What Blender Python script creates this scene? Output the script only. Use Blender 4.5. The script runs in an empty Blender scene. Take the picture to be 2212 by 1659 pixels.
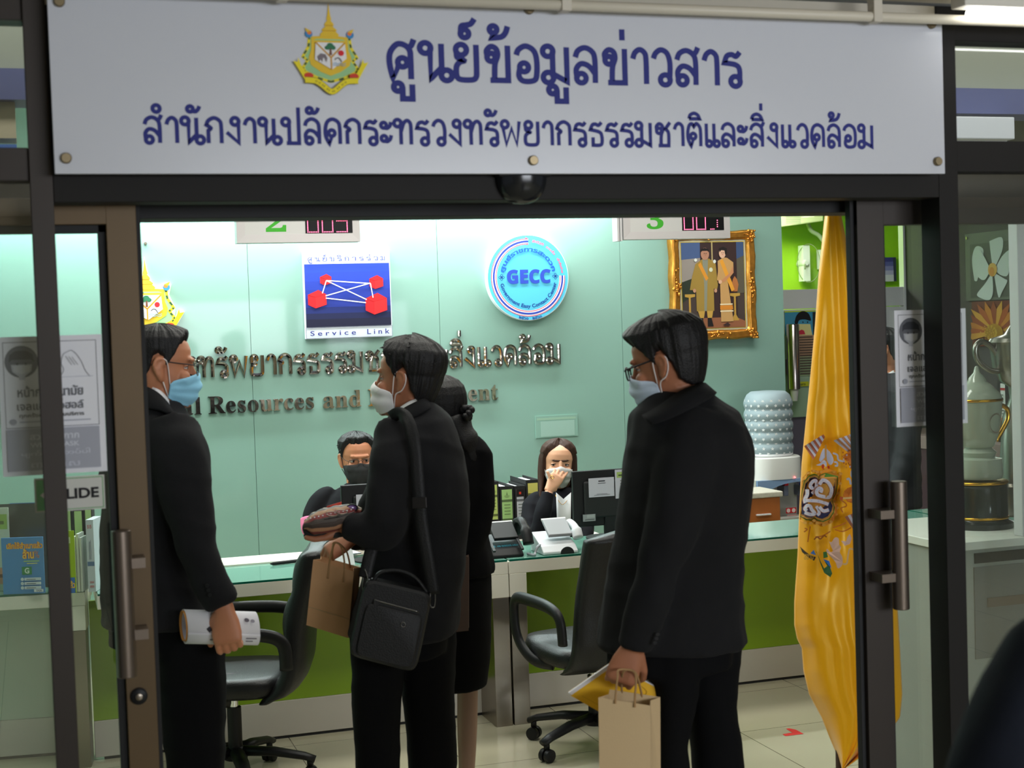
import bpy, bmesh, math, random
import numpy as np
from mathutils import Vector, Matrix, Quaternion, geometry, noise
from mathutils.bvhtree import BVHTree

random.seed(7)
SC = bpy.context.scene
COL = SC.collection

# ------------------------------------------------------------------ camera
W, H, FPX = 2212.0, 1659.0, 3200.0
CAM_Z = 1.76
_a, _b = 0.033, 0.040
_x = Vector((9894.0, -455.0 + 0.0, 3200.0))
_dn = Vector((_a, 1.0, _b)).normalized()
_x = (_x - _dn * _x.dot(_dn)).normalized()
_z = -_dn
_y = _z.cross(_x)
# rows: camera axes (right, down, forward) written in world axes
R_ = Vector((_x[0], _y[0], _z[0])); D_ = Vector((_x[1], _y[1], _z[1])); F_ = Vector((_x[2], _y[2], _z[2]))
CAM = Vector((0, 0, CAM_Z))
cam_data = bpy.data.cameras.new('camera')
cam = bpy.data.objects.new('camera', cam_data)
COL.objects.link(cam)
m = Matrix((( R_[0], -D_[0], -F_[0], 0), (R_[1], -D_[1], -F_[1], 0), (R_[2], -D_[2], -F_[2], CAM_Z), (0, 0, 0, 1)))
cam.matrix_world = m
cam_data.sensor_width = 36.0
cam_data.lens = 36.0 * FPX / W
cam_data.clip_start = 0.05
cam_data.dof.use_dof = True
cam_data.dof.focus_distance = 6.9
cam_data.dof.aperture_fstop = 6.0
SC.camera = cam

# ------------------------------------------------------------------ world, exposure, lights
world = bpy.data.worlds.new('world'); SC.world = world
world.use_nodes = True
world.node_tree.nodes['Background'].inputs[0].default_value = (0.75, 0.85, 1.0, 1)
world.node_tree.nodes['Background'].inputs[1].default_value = 0.12
SC.view_settings.view_transform = 'Standard'
SC.view_settings.look = 'None'
SC.view_settings.exposure = 0.55
SC.view_settings.gamma = 1.0
SC.view_settings.use_curve_mapping = False
try:
    SC.cycles.use_denoising = True
    SC.cycles.max_bounces = 8
    SC.cycles.transparent_max_bounces = 16
    SC.cycles.sample_clamp_indirect = 6.0
    SC.cycles.caustics_reflective = False
    SC.cycles.caustics_refractive = False
except Exception:
    pass

def area(name, loc, size, power, color=(1, 1, 1), aim=(0, 0, -1), size_y=None):
    d = bpy.data.lights.new(name, 'AREA'); d.energy = power; d.color = color
    d.shape = 'RECTANGLE'; d.size = size; d.size_y = size_y or size
    o = bpy.data.objects.new(name, d); COL.objects.link(o); o.location = loc
    o.rotation_euler = Vector(aim).to_track_quat('-Z', 'Y').to_euler()
    return o

# cove lamp strip above the teal back wall (ends at the third panel joint)
area('cove_light', (1.15, 7.84, 2.70), 4.0, 92, (0.90, 1.0, 1.0), (0, 0.10, -1), 0.08)
# ceiling troffers over the staff and over the public side, plus an added fill by the door
area('ceiling_light_staff', (1.4, 6.75, 2.9), 2.6, 27, (1.0, 0.98, 0.92), (0, 0, -1), 0.5)
area('ceiling_light_staff_right', (3.9, 6.9, 2.92), 1.2, 17, (1.0, 0.98, 0.92), (0, 0, -1), 0.5)
area('ceiling_light_hall', (1.6, 5.0, 2.95), 2.4, 26, (1.0, 0.97, 0.9), (0, 0.25, -1), 0.4)
area('transom_fill_light', (1.6, 3.84, 2.96), 6.0, 15, (1.0, 0.99, 0.95), (0, .35, -1), 0.12)  # added fill lamp, brightens the bands behind the transom glass
# lime side room and the outside corridor
area('ceiling_light_side_room', (5.0, 10.3, 2.85), 1.6, 60, (1, 1, 0.95), (0, 0, -1), 0.6)
area('corridor_daylight', (2.75, -2.9, 1.98), 4.0, 134, (0.87, 0.92, 1.0), (-0.12, 1, -0.02), 1.0)

# ------------------------------------------------------------------ pixel <-> place helpers (photo frame 2212 x 1659)
def ray(px, py):
    return R_ * ((px - W / 2) / FPX) + D_ * ((py - H / 2) / FPX) + F_
def P(px, py, Y):
    r = ray(px, py); return CAM + r * (Y / r.y)
def PD(px, py, D):
    return CAM + ray(px, py) * D
def PZ(px, py, z):
    r = ray(px, py); return CAM + r * ((z - CAM_Z) / r.z)
def PX(px, py, X):
    r = ray(px, py); return CAM + r * (X / r.x)
RH = Vector((R_.x, R_.y, 0)).normalized()      # level 'right' of the photographer
FH = Vector((F_.x, F_.y, 0)).normalized()      # level 'forward'

# ------------------------------------------------------------------ objects
def tag(o, label=None, cat=None, group=None, kind=None):
    if label: o['label'] = label
    if cat: o['category'] = cat
    if group: o['group'] = group
    if kind: o['kind'] = kind
    return o
def root(name, label, cat, loc, group=None):
    o = bpy.data.objects.new(name, None); COL.objects.link(o)
    o.location = Vector(loc); o.empty_display_size = 0.05
    return tag(o, label, cat, group)
def origin_of(o):
    v = Vector((0, 0, 0))
    while o is not None:
        v = v + Vector(o.location); o = o.parent
    return v

class MB:
    """collects shapes (world coordinates) and links them as one mesh"""
    def __init__(s): s.v = []; s.f = []; s.mi = []; s.cur = 0
    def add(s, vs, fs, mi=None):
        b = len(s.v); s.v.extend(Vector(p) for p in vs)
        for f in fs:
            s.f.append(tuple(b + i for i in f)); s.mi.append(s.cur if mi is None else mi)
        return s
    def box(s, x0, x1, y0, y1, z0, z1, mi=None):
        vs = [(x, y, z) for z in (z0, z1) for y in (y0, y1) for x in (x0, x1)]
        return s.add(vs, [(0, 2, 3, 1), (4, 5, 7, 6), (0, 1, 5, 4), (2, 6, 7, 3), (0, 4, 6, 2), (1, 3, 7, 5)], mi)
    def obox(s, c, ax, ay, az, mi=None):
        c, ax, ay, az = map(Vector, (c, ax, ay, az))
        vs = [c + ax * i + ay * j + az * k for k in (-1, 1) for j in (-1, 1) for i in (-1, 1)]
        return s.add(vs, [(0, 2, 3, 1), (4, 5, 7, 6), (0, 1, 5, 4), (2, 6, 7, 3), (0, 4, 6, 2), (1, 3, 7, 5)], mi)
    def quad(s, a, b, c, d, mi=None): return s.add([a, b, c, d], [(0, 1, 2, 3)], mi)
    def tube(s, pts, rad, n=10, mi=None, caps=True, flat=None, up=None):
        """round tube through pts; rad number or list; flat: (a,b) scale of the two cross axes"""
        pts = [Vector(p) for p in pts]; k = len(pts)
        rad = [rad] * k if isinstance(rad, (int, float)) else list(rad)
        rings = []; prev = None
        for i in range(k):
            t = (pts[min(i + 1, k - 1)] - pts[max(i - 1, 0)])
            t = t.normalized() if t.length > 1e-9 else Vector((0, 0, 1))
            if prev is None:
                ref = Vector(up) if up else (Vector((0, 0, 1)) if abs(t.z) < 0.9 else Vector((1, 0, 0)))
            else: ref = prev
            a = (ref - t * ref.dot(t))
            a = a.normalized() if a.length > 1e-6 else t.orthogonal().normalized()
            b = t.cross(a); prev = a
            fa, fb = flat or (1, 1)
            rings.append([pts[i] + (a * math.cos(q) * fa + b * math.sin(q) * fb) * rad[i] for q in [2 * math.pi * j / n for j in range(n)]])
        vs = [p for r in rings for p in r]
        fs = [(i * n + j, i * n + (j + 1) % n, (i + 1) * n + (j + 1) % n, (i + 1) * n + j) for i in range(k - 1) for j in range(n)]
        if caps:
            fs.append(tuple(reversed(range(n)))); fs.append(tuple((k - 1) * n + j for j in range(n)))
        return s.add(vs, fs, mi)
    def capsule(s, pts, rad, n=10, mi=None):
        """tube with rounded ends"""
        pts = [Vector(p) for p in pts]; k = len(pts)
        rad = [rad] * k if isinstance(rad, (int, float)) else list(rad)
        t0 = (pts[0] - pts[1]).normalized(); t1 = (pts[-1] - pts[-2]).normalized()
        P0 = [(pts[0] + t0 * rad[0] * c, rad[0] * q) for c, q in ((0.96, 0.28), (0.7, 0.71), (0.36, 0.93))]
        P1 = [(pts[-1] + t1 * rad[-1] * c, rad[-1] * q) for c, q in ((0.36, 0.93), (0.7, 0.71), (0.96, 0.28))]
        return s.tube([p for p, _ in P0] + pts + [p for p, _ in P1], [r for _, r in P0] + rad + [r for _, r in P1], n, mi)
    def lathe(s, c, prof, n=24, mi=None, axis=(0, 0, 1)):
        """prof: (radius, height) from below up"""
        c = Vector(c); az = Vector(axis).normalized(); ax = az.orthogonal().normalized(); ay = az.cross(ax)
        vs = [c + az * h + (ax * math.cos(2 * math.pi * j / n) + ay * math.sin(2 * math.pi * j / n)) * max(r, 1e-4) for r, h in prof for j in range(n)]
        k = len(prof)
        fs = [(i * n + j, i * n + (j + 1) % n, (i + 1) * n + (j + 1) % n, (i + 1) * n + j) for i in range(k - 1) for j in range(n)]
        fs.append(tuple(reversed(range(n)))); fs.append(tuple((k - 1) * n + j for j in range(n)))
        return s.add(vs, fs, mi)
    def loft(s, rings, mi=None, caps=True):
        n = len(rings[0]); k = len(rings)
        vs = [p for r in rings for p in r]
        fs = [(i * n + j, i * n + (j + 1) % n, (i + 1) * n + (j + 1) % n, (i + 1) * n + j) for i in range(k - 1) for j in range(n)]
        if caps:
            fs.append(tuple(reversed(range(n)))); fs.append(tuple((k - 1) * n + j for j in range(n)))
        return s.add(vs, fs, mi)
    def prism(s, poly, d, mi=None):
        """closed outline poly (3D points) pushed along vector d"""
        poly = [Vector(p) for p in poly]; d = Vector(d); n = len(poly)
        vs = poly + [p + d for p in poly]
        fs = [tuple(reversed(range(n))), tuple(range(n, 2 * n))] + [(j, (j + 1) % n, n + (j + 1) % n, n + j) for j in range(n)]
        return s.add(vs, fs, mi)
    def grid(s, rows, mi=None):
        n = len(rows[0]); vs = [p for r in rows for p in r]
        return s.add(vs, [(i * n + j, i * n + j + 1, (i + 1) * n + j + 1, (i + 1) * n + j) for i in range(len(rows) - 1) for j in range(n - 1)], mi)
    def ball(s, c, r, n=12, mi=None, sx=1, sy=1, sz=1):
        c = Vector(c); k = n // 2 + 1
        rings = []
        for i in range(1, k):
            t = math.pi * i / k
            rings.append([c + Vector((r * sx * math.sin(t) * math.cos(2 * math.pi * j / n), r * sy * math.sin(t) * math.sin(2 * math.pi * j / n), -r * sz * math.cos(t))) for j in range(n)])
        return s.loft(rings, mi)
    def build(s, name, mat, parent=None, smooth=False, bevel=0, recalc=True, label=None, solid=0, kind=None):
        me = bpy.data.meshes.new(name)
        o0 = origin_of(parent) if parent is not None else Vector((0, 0, 0))
        me.from_pydata([tuple(p - o0) for p in s.v], [], s.f)
        mats = mat if isinstance(mat, (list, tuple)) else [mat]
        for mm in mats: me.materials.append(mm)
        me.polygons.foreach_set('material_index', s.mi)
        if recalc:
            bm = bmesh.new(); bm.from_mesh(me)
            bmesh.ops.recalc_face_normals(bm, faces=bm.faces[:]); bm.to_mesh(me); bm.free()
        if smooth:
            me.polygons.foreach_set('use_smooth', [True] * len(me.polygons))
            if smooth == 'angle':
                try: me.set_sharp_from_angle(angle=math.radians(38))
                except Exception: pass
        o = bpy.data.objects.new(name, me); COL.objects.link(o)
        if parent is not None: o.parent = parent
        if bevel:
            b = o.modifiers.new('bevel', 'BEVEL'); b.width = bevel; b.segments = 2; b.limit_method = 'ANGLE'; b.angle_limit = math.radians(40)
        if solid:
            b = o.modifiers.new('solid', 'SOLIDIFY'); b.thickness = solid; b.offset = 0
        if label: o['label'] = label
        if kind: o['kind'] = kind
        return o

def struct(name, mb, mat, **kw):
    o = mb.build(name, mat, None, **kw); o['kind'] = 'structure'; return o

def smooth_path(pts, per=8):
    """Catmull-Rom through pts (tuples of any dimension)"""
    pts = [tuple(p) for p in pts]
    if len(pts) < 3: return pts
    out = []
    for i in range(len(pts) - 1):
        p0 = pts[max(i - 1, 0)]; p1 = pts[i]; p2 = pts[i + 1]; p3 = pts[min(i + 2, len(pts) - 1)]
        for k in range(per):
            t = k / per
            out.append(tuple(0.5 * (2 * b + (c - a) * t + (2 * a - 5 * b + 4 * c - d) * t * t + (3 * b - a - 3 * c + d) * t ** 3) for a, b, c, d in zip(p0, p1, p2, p3)))
    out.append(pts[-1]); return out
# ------------------------------------------------------------------ materials
_M = {}
def mat(name, col, rough=0.5, metal=0.0, spec=0.5, bump=0.0, bscale=200.0, vary=0.0, vscale=6.0, emit=None, estr=0.0, sheen=0.0, coat=0.0, aniso=None):
    if name in _M: return _M[name]
    m = bpy.data.materials.new(name); m.use_nodes = True
    nt = m.node_tree; b = nt.nodes['Principled BSDF']
    b.inputs['Base Color'].default_value = (*col, 1); b.inputs['Roughness'].default_value = rough
    b.inputs['Metallic'].default_value = metal
    b.inputs['Specular IOR Level'].default_value = spec
    if sheen: b.inputs['Sheen Weight'].default_value = sheen; b.inputs['Sheen Roughness'].default_value = 0.6
    if coat: b.inputs['Coat Weight'].default_value = coat; b.inputs['Coat Roughness'].default_value = 0.15
    tc = nt.nodes.new('ShaderNodeTexCoord')
    if vary:
        n = nt.nodes.new('ShaderNodeTexNoise'); n.inputs['Scale'].default_value = vscale; n.inputs['Detail'].default_value = 4
        nt.links.new(tc.outputs['Object'], n.inputs['Vector'])
        mx = nt.nodes.new('ShaderNodeMixRGB'); mx.blend_type = 'MIX'
        mx.inputs[1].default_value = (*[c * (1 - vary) for c in col], 1); mx.inputs[2].default_value = (*[min(1, c * (1 + vary)) for c in col], 1)
        nt.links.new(n.outputs['Fac'], mx.inputs[0]); nt.links.new(mx.outputs[0], b.inputs['Base Color'])
    if bump:
        n = nt.nodes.new('ShaderNodeTexNoise'); n.inputs['Scale'].default_value = bscale; n.inputs['Detail'].default_value = 3
        nt.links.new(tc.outputs['Object'], n.inputs['Vector'])
        bp = nt.nodes.new('ShaderNodeBump'); bp.inputs['Strength'].default_value = bump; bp.inputs['Distance'].default_value = 0.004
        nt.links.new(n.outputs['Fac'], bp.inputs['Height']); nt.links.new(bp.outputs[0], b.inputs['Normal'])
    if emit:
        b.inputs['Emission Color'].default_value = (*emit, 1); b.inputs['Emission Strength'].default_value = estr
    _M[name] = m; return m

def srgb(r, g, b):
    f = lambda c: (c / 255 / 12.92) if c / 255 <= 0.04045 else ((c / 255 + 0.055) / 1.055) ** 2.4
    return (f(r), f(g), f(b))
def flat(r, g, b, rough=0.6):
    """plain printed colour given in sRGB bytes"""
    return mat('print_%d_%d_%d' % (r, g, b), srgb(r, g, b), rough, spec=0.3)

def glass_mat(name, tint=(0.93, 0.98, 0.96), refl=0.07, rough=0.0):
    m = bpy.data.materials.new(name); m.use_nodes = True; nt = m.node_tree
    for n in list(nt.nodes):
        if n.type == 'BSDF_PRINCIPLED': nt.nodes.remove(n)
    out = nt.nodes['Material Output']
    tr = nt.nodes.new('ShaderNodeBsdfTransparent'); tr.inputs[0].default_value = (*tint, 1)
    gl = nt.nodes.new('ShaderNodeBsdfGlossy'); gl.inputs['Roughness'].default_value = rough; gl.inputs[0].default_value = (1, 1, 1, 1)
    mx = nt.nodes.new('ShaderNodeMixShader'); lw = nt.nodes.new('ShaderNodeLayerWeight'); lw.inputs[0].default_value = 0.35
    ma = nt.nodes.new('ShaderNodeMath'); ma.operation = 'MULTIPLY_ADD'; ma.inputs[1].default_value = 0.25; ma.inputs[2].default_value = refl
    nt.links.new(lw.outputs['Fresnel'], ma.inputs[0]); nt.links.new(ma.outputs[0], mx.inputs[0])
    nt.links.new(tr.outputs[0], mx.inputs[1]); nt.links.new(gl.outputs[0], mx.inputs[2]); nt.links.new(mx.outputs[0], out.inputs[0])
    return m

def tile_mat():
    m = bpy.data.materials.new('floor_tile'); m.use_nodes = True; nt = m.node_tree; b = nt.nodes['Principled BSDF']
    tc = nt.nodes.new('ShaderNodeTexCoord'); mp = nt.nodes.new('ShaderNodeMapping')
    mp.inputs['Location'].default_value = (0.21, 0.36, 0)
    nt.links.new(tc.outputs['Object'], mp.inputs[0])
    br = nt.nodes.new('ShaderNodeTexBrick'); br.offset = 0.0; br.squash = 1.0
    br.inputs['Scale'].default_value = 1.0; br.inputs['Brick Width'].default_value = 0.6; br.inputs['Row Height'].default_value = 0.6
    br.inputs['Mortar Size'].default_value = 0.0022; br.inputs['Mortar Smooth'].default_value = 0.2
    br.inputs['Color1'].default_value = (*srgb(184, 178, 154), 1); br.inputs['Color2'].default_value = (*srgb(178, 173, 150), 1); br.inputs['Mortar'].default_value = (*srgb(96, 90, 76), 1)
    nt.links.new(mp.outputs[0], br.inputs['Vector']); nt.links.new(br.outputs['Color'], b.inputs['Base Color'])
    b.inputs['Roughness'].default_value = 0.16; b.inputs['Specular IOR Level'].default_value = 0.5
    return m

def teal_panel_mat():
    """back painted glass wall panels with thin dark joints"""
    m = bpy.data.materials.new('teal_glass_panel'); m.use_nodes = True; nt = m.node_tree; b = nt.nodes['Principled BSDF']
    tc = nt.nodes.new('ShaderNodeTexCoord')
    n = nt.nodes.new('ShaderNodeTexNoise'); n.inputs['Scale'].default_value = 2.2; n.inputs['Detail'].default_value = 2
    nt.links.new(tc.outputs['Object'], n.inputs['Vector'])
    mx = nt.nodes.new('ShaderNodeMixRGB'); mx.inputs[1].default_value = (*srgb(126, 161, 149), 1); mx.inputs[2].default_value = (*srgb(133, 168, 156), 1)
    nt.links.new(n.outputs['Fac'], mx.inputs[0]); nt.links.new(mx.outputs[0], b.inputs['Base Color'])
    b.inputs['Roughness'].default_value = 0.42; b.inputs['Coat Weight'].default_value = 0.35; b.inputs['Coat Roughness'].default_value = 0.05
    return m

def satin_mat():
    m = bpy.data.materials.new('yellow_satin'); m.use_nodes = True; nt = m.node_tree; b = nt.nodes['Principled BSDF']
    b.inputs['Base Color'].default_value = (*srgb(255, 178, 14), 1); b.inputs['Roughness'].default_value = 0.32
    b.inputs['Sheen Weight'].default_value = 0.25; b.inputs['Specular IOR Level'].default_value = 0.7
    b.inputs['Specular Tint'].default_value = (1.0, 0.8, 0.3, 1)
    return m

SUIT = mat('black_suit_wool', (0.0115, 0.0115, 0.0124), 0.9, spec=0.12, bump=0.25, bscale=420, sheen=0.02, vary=0.25, vscale=7)
SUIT2 = mat('black_suit_twill', (0.006, 0.006, 0.0066), 0.9, spec=0.1, bump=0.2, bscale=500)
TROUS = mat('black_trouser', (0.0048, 0.0048, 0.0054), 0.9, spec=0.1, bump=0.2, bscale=500)
NAVY = mat('navy_jacket', (0.008, 0.011, 0.02), 0.85, spec=0.25, bump=0.3, bscale=300)
SKIN = mat('skin_tan', srgb(190, 126, 92), 0.5, vary=0.07, vscale=22, spec=0.4)
SKIN_D = mat('skin_brown', srgb(166, 108, 78), 0.5, vary=0.07, vscale=22, spec=0.4)
SKIN_L = mat('skin_light', srgb(214, 160, 128), 0.5, vary=0.05, vscale=22, spec=0.4)
STOCK = mat('stocking_skin', srgb(150, 118, 98), 0.6)
HAIR = mat('black_hair', (0.0075, 0.0068, 0.007), 0.5, spec=0.3, bump=0.5, bscale=260)
HAIR_B = mat('brown_hair', srgb(58, 36, 27), 0.55, spec=0.25, bump=0.4, bscale=260)
WHITE_CLOTH = mat('white_cloth', srgb(226, 226, 228), 0.8)
BLUE_CLOTH = mat('blue_cloth', srgb(40, 140, 214), 0.8)
MASK_W = mat('white_mask', srgb(236, 234, 234), 0.85, bump=0.15, bscale=300)
MASK_B = mat('blue_mask', srgb(150, 212, 240), 0.8, bump=0.15, bscale=300)
MASK_P = mat('pale_blue_mask', srgb(204, 218, 236), 0.8, bump=0.15, bscale=300)
MASK_G = mat('grey_mask', srgb(196, 194, 194), 0.85, bump=0.15, bscale=300)
MASK_K = mat('black_mask', (0.012, 0.012, 0.013), 0.8)
STRAP_W = mat('white_elastic', srgb(222, 212, 208), 0.8)
BLACK = mat('black_plastic', (0.009, 0.009, 0.01), 0.45, spec=0.3)
BLACKM = mat('matte_black', (0.01, 0.01, 0.011), 0.7)
LEATHER = mat('black_leather', (0.009, 0.009, 0.01), 0.40, bump=0.3, bscale=180, spec=0.4)
BAGL = mat('black_bag_leather', (0.0075, 0.0075, 0.0075), 0.5, bump=0.3, bscale=260, spec=0.3)
CHROME = mat('chrome', (0.82, 0.80, 0.77), 0.09, 1.0)
STEEL = mat('brushed_steel', srgb(150, 140, 128), 0.33, 1.0, vary=0.12, vscale=4)
ALU = mat('aluminium_frame', srgb(226, 224, 226), 0.45, 0.1)
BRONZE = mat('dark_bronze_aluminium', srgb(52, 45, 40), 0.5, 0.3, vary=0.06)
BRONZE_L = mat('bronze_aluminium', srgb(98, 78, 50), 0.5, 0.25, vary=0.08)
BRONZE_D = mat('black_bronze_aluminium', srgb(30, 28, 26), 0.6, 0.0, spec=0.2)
HANDLE = mat('handle_metal', srgb(120, 108, 98), 0.38, 0.85)
LAMW = mat('white_laminate', srgb(226, 222, 208), 0.38, vary=0.02)
GREENP = mat('green_laminate', srgb(128, 162, 12), 0.4, vary=0.03)
KICK = mat('white_kickboard', srgb(190, 184, 174), 0.42, vary=0.05)
GLASS = glass_mat('door_glass', (0.95, 0.985, 0.975), 0.035)
GLASS_F = glass_mat('fixed_glass', (0.97, 0.985, 0.98), 0.07)
GTOP = mat('green_glass_top', srgb(106, 152, 136), 0.07, spec=0.6)
GEDGE = mat('glass_edge', srgb(10, 92, 74), 0.15)
PAPERK = mat('kraft_paper', srgb(196, 152, 108), 0.8, bump=0.12, bscale=240, vary=0.04)
PAPERT = mat('tan_paper', srgb(206, 178, 136), 0.8, bump=0.1, bscale=240, vary=0.03)
PAPERD = mat('dark_brown_paper', srgb(96, 76, 66), 0.8)
PAPER = mat('white_paper', srgb(226, 224, 228), 0.8)
GOLD = mat('gilt_frame', srgb(214, 148, 62), 0.32, 0.85, vary=0.35, vscale=40)
GOLDP = mat('polished_gold', srgb(226, 170, 60), 0.2, 1.0)
SATIN = satin_mat()
# ------------------------------------------------------------------ lettering and flat artwork
def font_contours(body):
    c = bpy.data.curves.new('tmp', 'FONT'); c.body = body; c.size = 1.0
    o = bpy.data.objects.new('tmp', c); COL.objects.link(o)
    bpy.context.view_layer.update()
    cu = o.to_curve(bpy.context.evaluated_depsgraph_get())
    out = []
    for sp in cu.splines:
        pts = []
        if sp.type == 'BEZIER':
            bp = sp.bezier_points; n = len(bp)
            for i in range(n):
                a, b = bp[i], bp[(i + 1) % n]
                if (a.handle_right - a.co).length < 1e-6 and (b.handle_left - b.co).length < 1e-6: k = 1
                else: k = 4
                for j in range(k):
                    t = j / k
                    q = a.co * (1 - t) ** 3 + a.handle_right * 3 * t * (1 - t) ** 2 + b.handle_left * 3 * t * t * (1 - t) + b.co * t ** 3
                    pts.append((q.x, q.y))
        else: pts = [(p.co.x, p.co.y) for p in sp.points]
        cl = []
        for p in pts:
            if not cl or (abs(p[0] - cl[-1][0]) + abs(p[1] - cl[-1][1])) > 1e-4: cl.append(p)
        if len(cl) > 2: out.append(cl)
    o.to_curve_clear(); bpy.data.objects.remove(o); bpy.data.curves.remove(c)
    return out

_TX = {}
def text_tris(body, bold=0.0):
    key = (body, bold)
    if key in _TX: return _TX[key]
    cs = [np.array(c) for c in font_contours(body)]
    tot = sum(0.5 * np.sum(c[:, 0] * np.roll(c[:, 1], -1) - np.roll(c[:, 0], -1) * c[:, 1]) for c in cs)
    sg = 1.0 if tot > 0 else -1.0
    if bold:
        nc = []
        for c in cs:
            d0 = c - np.roll(c, 1, 0); d1 = np.roll(c, -1, 0) - c
            n0 = np.stack([d0[:, 1], -d0[:, 0]], 1); n1 = np.stack([d1[:, 1], -d1[:, 0]], 1)
            n0 /= np.linalg.norm(n0, axis=1, keepdims=True) + 1e-9; n1 /= np.linalg.norm(n1, axis=1, keepdims=True) + 1e-9
            nn = n0 + n1; L = np.linalg.norm(nn, axis=1, keepdims=True); nn = nn / np.maximum(L, 0.5) ** 1 / np.maximum(L / 2, 0.6)
            nc.append(c + nn * bold * sg)
        cs = nc
    V = [Vector((p[0], p[1])) for c in cs for p in c]
    E = []; b = 0
    for c in cs:
        n = len(c); E += [(b + i, b + (i + 1) % n) for i in range(n)]; b += n
    r = geometry.delaunay_2d_cdt(V, E, [], 0, 1e-5)
    vs = np.array([(v.x, v.y) for v in r[0]]); fs = np.array([f for f in r[2] if len(f) == 3])
    cen = vs[fs].mean(1)
    wn = np.zeros(len(cen))
    for c in cs:
        lo = c.min(0); hi = c.max(0)
        k = np.nonzero((cen[:, 0] > lo[0]) & (cen[:, 0] < hi[0]) & (cen[:, 1] > lo[1]) & (cen[:, 1] < hi[1]))[0]
        if not len(k): continue
        p = cen[k]; a = c; q = np.roll(c, -1, 0)
        for (x0, y0), (x1, y1) in zip(a, q):
            left = (x1 - x0) * (p[:, 1] - y0) - (p[:, 0] - x0) * (y1 - y0)
            up = (y0 <= p[:, 1]) & (y1 > p[:, 1]) & (left > 0); dn = (y0 > p[:, 1]) & (y1 <= p[:, 1]) & (left < 0)
            wn[k] += up * 1.0; wn[k] -= dn * 1.0
    fs = fs[np.abs(wn) > 0.5]
    _TX[key] = (vs, fs); return _TX[key]

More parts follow.
